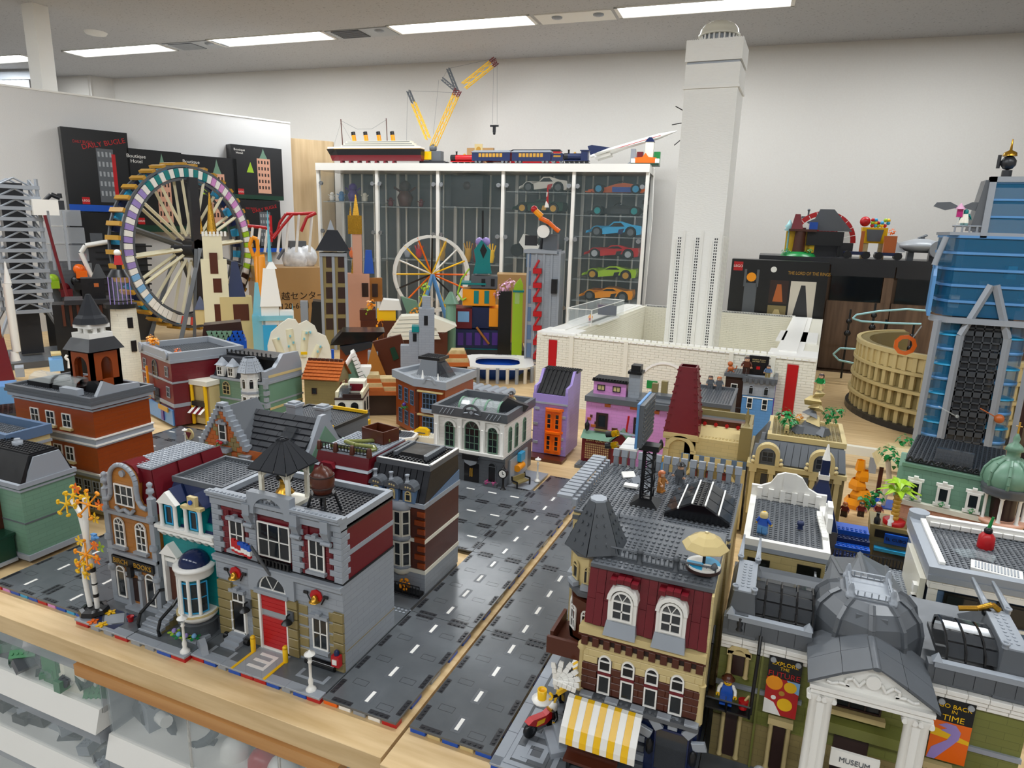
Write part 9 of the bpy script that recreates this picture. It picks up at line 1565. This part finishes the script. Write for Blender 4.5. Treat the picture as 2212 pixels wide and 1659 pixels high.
rk2 = FT('toy_rocket', 'orange fuel tank with a white booster at the left edge', 'toy rocket',15,350); G(rk2, 'fuel_tank', 'dkorange',('c',-40,14,790,520)); G(rk2, 'booster', 'white',('c',26,46,760,612),('c',20,46,780,760,.7)); G(rk2, 'nose_cone', 'white',('c',8,26,612,565,.1)); G(rk2, 'dark_ring', 'dkblue',('c',17,34,688,684),('c',9,27,622,617)); G(rk2, 'flame_base', 'dkred',('t',-30,30,800,730,.6))
dfo = FT('dark_fortress', 'black spiky toy fortress behind the bell tower', 'toy building',190,330); G(dfo, 'wall', 'black',('b',130,245,790,655,12),('b',185,235,700,600,8)); G(dfo, 'lattice_leg', 'brown', *[('b',138+16*i,144+16*i,700,655,14) for i in range(6)]); G(dfo, 'platform', 'darktable',('b',140,240,655,645,16)); G(dfo, 'spire', 'black',('t',198,230,600,570,.2)); G(dfo, 'tower_print', 'brick',('b',203,213,618,610,8.4))
li = FT('lighthouse', 'white toy lighthouse with a barred glass lantern and black gallery', 'lighthouse',270,305); G(li, 'tower', 'offwhite+s',('c',245,318,820,665,.78)); G(li, 'gallery', 'black',('c',222,298,665,656),('c',236,290,650,648)); G(li, 'lantern', 'pane_clear',('c',238,284,656,598)); G(li, 'lantern_bars', 'lavender', *[('b',238+9*i,240+9*i,656,598,7.6) for i in range(6)]); G(li, 'cap', 'black',('c',230,284,598,582,.6)); G(li, 'window', 'black',('b',276,288,705,683,9.6),('b',284,296,755,732,10.6)); G(li, 'collar', 'dbg',('c',238,294,675,665))
q = FT('rider_figure', 'red rider with a white helmet on top of the lighthouse lantern', 'toy figure',258,304); G(q, 'bike', 'black',('b',252,264,582,568,2)); G(q, 'body', 'red',('t',246,266,572,552,.7)); G(q, 'head', 'white',('s',253,546,1.3)); q.e['label'] = 'red rider with a white helmet on top of the lighthouse lantern'
# boxes against the partition
for k,(px0, px1, yb, yt_, th_, l, kind) in enumerate(((151,290,455,278,7, 'big black set box with a grey tower picture and red lettering',1),(160,292,570,456,7, 'black set box below the big tower box, mostly hidden',3),(290,405,500,322,7, 'black set box with a pale green domed building, left one of two',2),(405,520,500,335,7, 'black set box with a green domed building, behind the big wheel',2),(505,613,428,313,9, 'upper right black set box with a palm and domed hotel picture',2),(520,610,545,429,9, 'black set box with red lettering under the palm box',1))):
    x0, z0 = PT.P(px0, yb,-8); x1, _ = PT.P(px1, yb,-8); z1 = PT.P((px0+px1)/2, yt_+4,-8)[1]; o = (PT.Ri.inverted() @ Vector((x0,-8,0)))+PT.o; L, h = x1-x0, z1-z0; b = T('set_box', l, 'box', o.x, o.y, z0,65.9); b.q('carton', BX(0, L,0, th_,0, h), 'black'); b.q('bottom_band', BX(0, L,-.05,0,0, h*.08), 'blue' if kind != 2 else 'dkgreen'); logo(b, L*.26 if k == 0 else L*.15, h*.13,4,0)
    if kind == 3: b.q('picture', BX(L*.3, L*.5,-.05,0, h*.2, h*.6), 'dbg'); continue
    u = L*.62; m = BX(u-L*.13, u+L*.13,-.06,0, h*.12, h*.78); q = b.q('picture', m, 'dbg' if kind == 1 else 'peach'); m = MB(); [m.box(u-L*.11+L*.06*i, u-L*.08+L*.06*i,-.1,-.06, h*(.2+.12*j), h*(.26+.12*j)) for i in range(4) for j in range(5)]; b.q('picture_windows', m, 'silver' if kind == 1 else 'dkbrown', parent=q, stuff=True)
    if kind == 1: text(b, 'DAILY BUGLE', h*.085,(u,-.1, h*.84), 'red', rot=(90,-14,0), ext=.01); text(b, 'DAILY BUGLE', h*.05,(L*.3,-.1, h*.84), 'red', ext=.01, sx=.7); b.q('fire_escape_print', BX(u+L*.1, u+L*.16,-.1,-.05, h*.2, h*.72), 'red', parent=q)
    else: b.q('dome_print', PR([(u-L*.08, h*.78),(u+L*.08, h*.78),(u+L*.03, h*.88),(u, h*.97),(u-L*.03, h*.88)],-.08,-.02), 'sgreen', parent=q); b.q('palm_print', PR([(u-L*.34, h*.5),(u-L*.2, h*.5),(u-L*.26, h*.7)],-.08,-.02), 'lime', parent=q); text(b, 'Boutique\nHotel', h*.06,(L*.16,-.1, h*.88), 'white', ext=.01)
sb = FT('clear_boxes', 'stack of clear storage boxes left of the big wheel', 'storage box',150,448); [G(sb, 'box', 'bin',('b',100-4*i,176+8*i,600-0-38*(3-i),600-38*(4-i)+4,20)) for i in range(4)]; G(sb, 'dark_crate', 'dbg',('b',96,186,605,565,20)); G(sb, 'machine_on_top', 'darktable',('b',92,140,452,432,8),('l', [(95,435),(110,420),(130,428),(128,418)],1.2))
jk = FT('parts_heap', 'heap of black, red and orange toy vehicles below the clear boxes', 'toy vehicles',150,436); [G(jk, 'vehicle', c,('b', x, x+w, y, y-16,9),('s', x+6, y-18,3)) for x, w, y, c in ((100,26,690, 'black'),(108,22,622, 'lime'),(132,26,640, 'dkred'),(160,30,625, 'black'),(165,24,600, 'orange'),(140,30,665, 'darktable'),(180,26,650, 'black'))]
wk = FT('chair_back', 'black woven chair back with a bent white frame behind the big wheel', 'chair',250,440); G(wk, 'woven_back', 'darktable',('b',205,330,690,525,3)); G(wk, 'white_frame', 'white',('l', [(208,650),(200,600),(175,545),(185,530),(245,520)],1.3,3)); [G(wk, 'slat', 'black',('b',207,328,532+14*i,529+14*i,4)) for i in range(10)]
# castles and towers (generic)
cs = FT('cream_castle', 'cream and tan open-backed toy castle with gold spires and navy roofs', 'toy castle',490,385); G(cs, 'keep', 'cream',('b',445,500,715,560,9),('b',440,482,560,505,7)); G(cs, 'wing', 'tan',('b',480,548,720,640,10)); G(cs, 'gold_spire', 'gold+k',('c',446,470,505,415,.08),('c',432,440,505,470,.1)); G(cs, 'navy_roof', 'dkblue',('t',492,530,640,565,.35),('t',420,448,668,640,.1)); G(cs, 'opening', 'brown',('b',466,498,700,655,9.4),('b',505,538,690,655,10.4),('b',462,480,630,600,9.4),('b',455,472,590,545,9.3)); G(cs, 'battlement', 'white', *[('b',436+8*i,441+8*i,510,500,7.6) for i in range(7)]); G(cs, 'small_tower', 'tan',('b',424,446,700,668,5))
ip = FT('ice_palace', 'white and icy blue transparent toy palace with a tall thin spire', 'toy castle',590,370); G(ip, 'keep', 'white',('t',562,608,660,580,.55),('t',574,598,580,565,.3),('b',566,604,700,660,8)); G(ip, 'spire', 'ice',('c',578,588,565,455,.1)); G(ip, 'ice_wall', 'ice',('b',548,576,740,680,8),('t',546,570,685,610,.3),('b',560,632,690,680,12),('c',630,636,690,655,.1)); G(ip, 'wing', 'white',('b',606,636,720,670,7)); G(ip, 'stairs', 'azure',('b',570,600,740,700,10))
figure(*A(604,700,8)[:2],8,-40, 'yellow-haired figure in a pale blue dress on the ice palace terrace', 'bluey', 'bluey', 'yellow', 'skin', dress=True, s=1.4)
cl_ = FT('clam_shell', 'large white scalloped shell stage with pale blue speckles', 'shell',655,300); q = cl_.P(640,790); G(cl_, 'shell', 'offwhite',('p', [(580,790),(578,745),(585,718),(605,700),(622,688),(638,690),(645,700),(662,692),(680,704),(686,718),(704,726),(712,745),(716,770),(706,800),(600,810)],2.4)); [G(cl_, 'fluted_groove', 'cream',('l', [(x0, y0),(x1, y1)],1.9,.2)) for x0, y0, x1, y1 in ((595,730,612,775),(625,710,634,770),(660,714,655,770),(690,745,672,785))]; [G(cl_, 'blue_speckle', 'ice',('p', [(x, y),(x+4, y),(x+4, y+4),(x, y+4)],6)) for x, y in ((600,728),(625,722),(632,736),(622,744),(660,715),(668,714),(655,728),(690,745),(684,755),(650,760))]
sr = FT('scale_roof_house', 'toy house with a blue and sand green scaled roof and brown gable', 'toy building',490,300); G(sr, 'wall', 'dkbrown',('p', [(436,740),(440,700),(520,692),(542,740)],8)); [[G(sr, 'scale', 'blue' if i+j > 4 else 'sgreen',('p', [(446+11*i+3*j,712+7*j),(457+11*i+3*j,711+7*j),(454+11*i+3*j,722+7*j),(451+11*i+3*j,723+7*j)],10-.3*j)) for i in range(7)] for j in range(4)]
ht = FT('grey_pointed_tower', 'tall olive and grey timbered tower with a dark pointed roof', 'toy tower',720,390); G(ht, 'shaft', 'dktan',('b',700,752,735,545,14)); G(ht, 'corner_post', 'lbg',('b',697,703,735,545,15),('b',722,728,735,545,15),('b',748,754,735,545,15),('b',690,748,552,545,16)); [G(ht, 'timber_window', 'dkbrown',('b',705,720,708-33*i,684-33*i,14.6),('b',730,746,708-33*i,684-33*i,14.6)) for i in range(5)]; G(ht, 'roof', 'roof',('t',682,756,540,496,.3)); G(ht, 'roof_cap', 'lbg',('t',707,722,496,475,.1)); G(ht, 'side_roof', 'black',('p', [(668,730),(676,648),(700,650),(712,730)],12)); G(ht, 'chimney', 'lbg',('b',652,668,725,650,6))
gc = FT('gold_spire_castle', 'pink and gold toy castle tower with blue side roofs', 'toy castle',780,430); G(gc, 'pink_tower', 'peach',('b',764,784,640,505,7),('b',752,800,700,590,8)); G(gc, 'gold_crown', 'gold+k',('b',752,782,505,465,8),('c',754,760,465,445,.1),('t',762,776,465,420,.15),('t',758,776,600,560,.6)); G(gc, 'blue_roof', 'blue',('t',786,808,590,540,.6),('c',760,768,622,600,.1),('c',812,818,630,612,.1)); G(gc, 'opening', 'dkbrown',('b',782,796,640,610,8.4),('b',804,816,640,612,8.4)); G(gc, 'wing', 'nougat',('b',796,826,650,600,6))
cbx = FT('moving_box', 'big brown cardboard moving box with Japanese print and the number 0120-68-1125', 'box',622,462,16); G(cbx, 'carton', 'cardboard',('b',556,692,700,575,34)); x, z = cbx.P(646,640,-17); text(cbx, '引越センター',5.6,(x,-17.1, z), 'black', ext=.01); text(cbx, '0120-68-1125',5.2,(x,-17.1, z-6.2), 'black', ext=.01); G(cbx, 'plastic_bag', 'bag',('s',640,560,9),('s',660,555,8)); G(cbx, 'grey_frame_toy', 'dbg',('b',625,660,560,520,6),('l', [(600,560),(612,540),(635,545)],1))
rc = FT('red_coaster', 'red-railed toy roller coaster on white trestles by the pine board', 'toy coaster',600,440); G(rc, 'rail', 'red',('l', [(535,488),(575,492),(590,510),(600,500),(605,480),(618,462),(650,462),(680,460)],1,0),('l', [(590,515),(610,488),(632,462)],1,3),('l', [(650,500),(662,470),(682,460)],1,3)); G(rc, 'trestle', 'white', *[('l', [(x,545),(x+6, y)],.9) for x, y in ((540,490),(556,492),(572,492),(600,485),(618,465),(640,463),(668,462))]); G(rc, 'loop', 'brightor',('l', [(548,552),(540,530),(545,512),(556,516),(558,540),(552,555),(572,552)],1.2,8))
# roofs in the middle
tp = FT('temple_hall', 'long black and brown tiled hall roof with a pale ridge behind the shell', 'toy building',780,330); G(tp, 'black_roof', 'black+g',('p', [(715,740),(800,735),(830,712),(740,712)],16)); G(tp, 'wall', 'dkorange',('p', [(735,800),(735,752),(800,738),(800,800)],10)); G(tp, 'front_roof', 'roof',('p', [(735,742),(800,732),(806,742),(748,760)],20))
wr = FT('white_roof_hall', 'brown toy hall under a broad white slatted roof', 'toy building',890,350); G(wr, 'wall', 'brown',('b',868,965,750,712,16)); [G(wr, 'roof_slat', 'offwhite',('p', [(860+5*i-24,728-8*i),(950-3*i,726-8*i),(946-3*i,719-8*i),(862+5*i-20,721-8*i)],20-2*i)) for i in range(6)]; G(wr, 'second_roof', 'offwhite',('p', [(905,700),(955,716),(985,700),(930,680)],16))
af = FT('brown_roof_house', 'steep reddish brown studded A-frame roof with a small green window', 'toy building',840,285); G(af, 'roof_face', 'brown',('p', [(805,738),(866,722),(882,770),(882,818),(836,818)],2)); G(af, 'side_wall', 'nougat',('p', [(785,818),(806,740),(838,818)],6)); G(af, 'skylight', 'dkgreen',('p', [(842,752),(852,748),(862,772),(850,778)],3)); G(af, 'chimney', 'lbg+s',('b',796,818,830,758,5)); G(af, 'studs', 'brown', *[('s',812+9*i,742+12*j-2*i,.3) for i in range(6) for j in range(3)])
wh = FT('white_gable_house', 'sand green toy cottage with a steep white ribbed gable roof', 'toy building',765,250); G(wh, 'wall', 'sgreen',('p', [(732,850),(734,808),(762,764),(790,812),(792,850)],6)); [G(wh, 'roof_rib', 'white',('p', [(757+6*i/2,762+8*i),(764+7*i/2,758+8*i),(768+7*i/2,764+8*i),(760+6*i/2,768+8*i)],8)) for i in range(8)]; G(wh, 'roof_edge', 'white',('l', [(728,815),(762,762)],.9,3)); G(wh, 'flared_roof', 'white',('p', [(772,790),(802,790),(794,815),(778,815)],5)); G(wh, 'round_window', 'cream',('s',748,818,2.2))
for k,(px, py, s, l) in enumerate(((838,830,1.5, 'thatched tan and brown roof behind the corner shop'),(803,822,.9, 'orange tiled roof edge beside the olive house'),(985,770,1.0, 'small thatched hut on posts left of the stadium'))):
    t = FT('thatched_hut', l, 'toy building', px,250 if k < 2 else 290); w_ = 30*s; G(t, 'wall', 'dkbrown',('b', px-w_*.8, px+w_*.8, py+70*s-(30 if k == 2 else 0), py+10,8)); [G(t, 'thatch_row', 'sherry' if j % 2 else 'brick',('p', [(px-w_+j*5, py+16-j*8),(px+w_-j*3, py+16-j*8),(px+w_-j*3-3, py+8-j*8),(px-w_+j*5+5, py+8-j*8)],12-2*j)) for j in range(4)]
gt2 = FT('grey_ruin', 'tall narrow grey stone ruin with stepped walls', 'toy tower',920,265); G(gt2, 'tower', 'lbg+s',('b',905,938,790,665,6),('b',912,930,665,640,4)); G(gt2, 'stepped_wall', 'lbg+s',('b',866,905,800,745,5),('b',884,906,745,715,5)); G(gt2, 'window', 'black',('b',892,900,735,718,5.4),('b',916,924,700,680,6.4)); G(gt2, 'scale_tile', 'teal',('b',890,906,715,703,6)); G(gt2, 'flame', 'orange',('s',928,720,1.4))
sd = FT('toy_stadium', 'white oval toy stadium with blue seats and dark blue lettering', 'toy stadium',1075,285); c_ = sd.PZ(1075,790,5); m = MB(); mi = MB(); cx, cy = c_
for i in range(28):
    a, b = 2*pi*i/28,2*pi*(i+1)/28; E2 = lambda r, q: (cx+20*r*max(-.85, min(.85, cos(q))), cy+19*r*max(-.85, min(.85, sin(q)))); m.prz([E2(1, a), E2(1, b), E2(.62, b), E2(.62, a)],6.4,7.4); mi.add([E2(.9, a)+(6,), E2(.9, b)+(6,), E2(.5, b)+(1,), E2(.5, a)+(1,)], [(0,1,2,3)]); sd.q('outer_rib', CY(E2(1.02, a)+(0,), E2(1.02, a)+(7.2,),.9, n=6), 'lbg' if i % 2 else 'sandw')
sd.q('roof_ring', m, 'white'); sd.q('seating', mi, 'blue'); sd.q('pitch', BX(cx-8, cx+8, cy-7, cy+7,.6,.9), 'green'); text(sd, 'Realmadrid',2.4,(cx+4, cy+15,7.5), 'dkblue', rot=(0,0,0), ext=.02)
ct = FT('colourful_block', 'stacked multicoloured toy apartment block with a teal diamond-shaped spire', 'toy building',1045,375); G(ct, 'dark_base', 'darktable',('b',960,1130,790,745,26)); G(ct, 'lower_floor', 'dkblue',('b',970,1085,745,705,22)); G(ct, 'purple_panel', 'purple', *[('b',972+18*i,984+18*i,738,712,22.6) for i in range(6)]); G(ct, 'teal_band', 'teal',('b',968,1090,748,744,24),('b',996,1050,612,608,15)); G(ct, 'red_bay', 'dkred',('b',984,1020,704,662,18)); G(ct, 'bay_window', 'bluey',('b',990,1014,690,668,18.6)); G(ct, 'shop_floor', 'dkblue',('b',1020,1056,704,660,16)); G(ct, 'yellow_board', 'brightor',('b',1056,1088,700,662,20)); G(ct, 'red_disc', 'red',('s',1071,680,2)); G(ct, 'yellow_storey', 'brightor',('b',1000,1070,656,622,16)); G(ct, 'grey_storey', 'dbg',('b',1018,1074,620,594,14)); G(ct, 'window', 'teal',('b',1024,1034,652,625,16.6),('b',1046,1056,652,625,16.6)); G(ct, 'arch_window', 'black',('b',1040,1048,616,600,14.6),('b',1060,1068,616,600,14.6)); G(ct, 'teal_spire', 'teal',('p', [(1024,540),(1040,518),(1060,540),(1058,565),(1062,590),(1022,590),(1028,565)],8)); G(ct, 'diamond', 'black',('p', [(1044,525),(1052,540),(1044,558),(1037,540)],8.6)); G(ct, 'crystal', 'lavender',('s',1036,522,2.4),('s',1050,522,2.4)); G(ct, 'antenna', 'black',('l', [(1043,520),(1043,455)],.6)); G(ct, 'green_ring', 'lime',('l', [(1015,578),(998,600),(990,630),(1000,645),(1008,640)],.5,9)); G(ct, 'brown_stair', 'nougat',('l', [(1030,700),(1056,735)],.7,12)); G(ct, 'orange_cat', 'orange',('s',1036,600,1.2),('s',1036,612,1.7))
bt3 = FT('grey_skyscraper', 'grey toy skyscraper with red fire escapes and a white dish on top', 'toy tower',1180,330,-8); G(bt3, 'shaft', 'lbg+s',('b',1140,1206,775,545,16)); G(bt3, 'pilaster', 'lbg', *[('b',1138+16*i,1142+16*i,775,542,17) for i in range(5)]); G(bt3, 'window', 'sandblue', *[('b',1143,1152,765-38*i,735-38*i,16.5) for i in range(6)]); [G(bt3, 'fire_escape', 'red',('b',1158,1176,768-30*i,757-30*i,20),('l', [(1162,757-30*i),(1172,740-30*i)],.6,10)) for i in range(7)]; G(bt3, 'parapet', 'lbg',('b',1138,1208,545,538,18)); G(bt3, 'roof_machine', 'dbg',('b',1175,1205,538,505,8)); G(bt3, 'sign_frame', 'darktable',('b',1134,1160,530,508,1),('l', [(1168,538),(1175,490)],.7),('l', [(1185,538),(1182,480)],.7)); x, z = bt3.P(1178,500); bt3.q('dish', LA((0,0,0), [(.6,0),(2.2,.6),(3.0,1.6)],16), 'white').matrix_local = Matrix.Translation(Vector((x,-5, z))*K) @ Matrix.Rotation(pi/2,4, 'X'); G(bt3, 'mast', 'red',('c',1179,1185,445,400,.3)); G(bt3, 'mast_band', 'white',('c',1176,1186,448,435,.5),('c',1180,1184,425,415)); G(bt3, 'black_badge', 'black',('b',1196,1208,630,600,20))
fm = FT('flame_figure', 'orange flying flame figure with a red head above the skyscraper dish', 'toy figure',1180,322); G(fm, 'flame_tail', 'orange',('l', [(1165,470),(1185,480),(1200,494),(1208,500)],1.1)); G(fm, 'body', 'brightor',('l', [(1156,455),(1170,468)],1.6)); G(fm, 'head', 'red',('s',1154,452,1.7))
gp2 = FT('green_capsule', 'lime green toy capsule tower beside the grey skyscraper', 'toy tower',1122,360); G(gp2, 'shell', 'lime',('p', [(1108,660),(1108,632),(1112,615),(1124,600),(1130,615),(1130,660)],5)); G(gp2, 'glass', 'acryl',('b',1112,1122,655,630,5.4)); G(gp2, 'teal_band', 'teal',('b',1108,1132,630,626,6)); bt4 = FT('cherry_tree', 'pink blossom toy tree beside the green capsule', 'tree',1088,365); x, z = bt4.P(1090,620); G(bt4, 'trunk', 'black',('b',1076,1104,690,628,6)); leafset(bt4, [(x,0, z),(x-3,0, z-4),(x+3,-1, z+2)],3, 'pinklt', k=6)
for k,(px, py, c, l) in enumerate(((1000,560, 'cardboard', 'brown cardboard box open behind the colourful block'),)): t = FT('carton', l, 'box',1110,420); G(t, 'carton', 'cardboard',('b',1072,1142,690,590,20))
yt = FT('yellow_cottages', 'small yellow and brown toy cottages among orange flowers', 'toy building',850,385); G(yt, 'cottage', 'yellow',('b',815,855,700,668,8)); G(yt, 'brown_floor', 'brown',('b',780,860,705,690,10),('b',778,812,690,668,8)); G(yt, 'white_roof', 'white',('p', [(818,668),(828,645),(862,648),(868,668)],10)); G(yt, 'green_roof', 'sgreen',('p', [(866,640),(900,650),(915,690),(880,680)],6)); x, z = yt.P(895,672); leafset(yt, [(x,-3, z),(x+4,-3, z-3),(x-20,-3, z-6),(x-24,-3, z+4)],3, 'brightor', k=6); leafset(yt, [(x+6,-2, z+14),(x+5,-2, z+8),(x-26,-2, z)],2.6, 'lime', k=6)
gs3 = FT('sand_green_castle', 'small sand green round-towered toy castle left of the colourful block', 'toy castle',973,360); G(gs3, 'tower', 'sgreen',('c',962,985,720,655),('c',956,992,655,630,.2),('c',950,964,720,690)); mt = FT('village_figures', 'red and yellow clad toy figures with a banner by the shell', 'toy figures',725,270); G(mt, 'red_figure', 'red',('b',722,730,800,785,2)); G(mt, 'yellow_flag', 'yellow',('b',650,664,766,760,.4),('b',726,736,785,778,2)); G(mt, 'blue_figure', 'blue',('b',716,722,775,755,2)); leafset(mt, [(mt.P(745,800)[0],0,6)],3, 'orange', k=6)
pz = FT('dark_plaza', 'dark studded plaza with pale blue stepped blocks left of the bell tower', 'toy base',70,290); G(pz, 'blue_block', 'bluey',('b',108,138,800,775,6),('b',114,132,776,764,5)); G(pz, 'tan_cap', 'tan',('b',110,132,766,762,6)); G(pz, 'grey_hut', 'lbg',('b',34,54,812,792,6)); x, z = pz.P(70,815); pz.q('deck', BX(x-26, x+24,-8,16,0,2).studs(x-26, x+24,-8,16,2, p=1.6, r=.5, n=6), 'darktable'); G(pz, 'white_hook', 'white',('l', [(148,792),(148,776),(140,770),(144,764)],.5,3)); G(pz, 'blue_curve', 'medblue',('b',-30,42,870,832,10))
# every model stands on the table: its lowest course is carried down to the board
for t in FTS:
    ms = [c for c in t.e.children_recursive if c.type == 'MESH']; lo = min(v.co.z for o in ms for v in o.data.vertices)
    if t.e.name.split('.')[0] in ('rider_figure', 'flame_figure'): continue
    for o in ms:
        for v in o.data.vertices:
            if v.co.z < 0 or v.co.z < lo+.012: v.co.z = max(0, min(v.co.z,0) if v.co.z < 0 else 0)
# lettering becomes plain mesh
bpy.context.view_layer.update(); dg = bpy.context.evaluated_depsgraph_get()
for o in [o for o in bpy.data.objects if o.type == 'FONT']:
    me = bpy.data.meshes.new_from_object(o.evaluated_get(dg)); n = bpy.data.objects.new('lettering', me); COL.objects.link(n); n.parent = o.parent; n.matrix_local = o.matrix_local
    bpy.data.objects.remove(o)
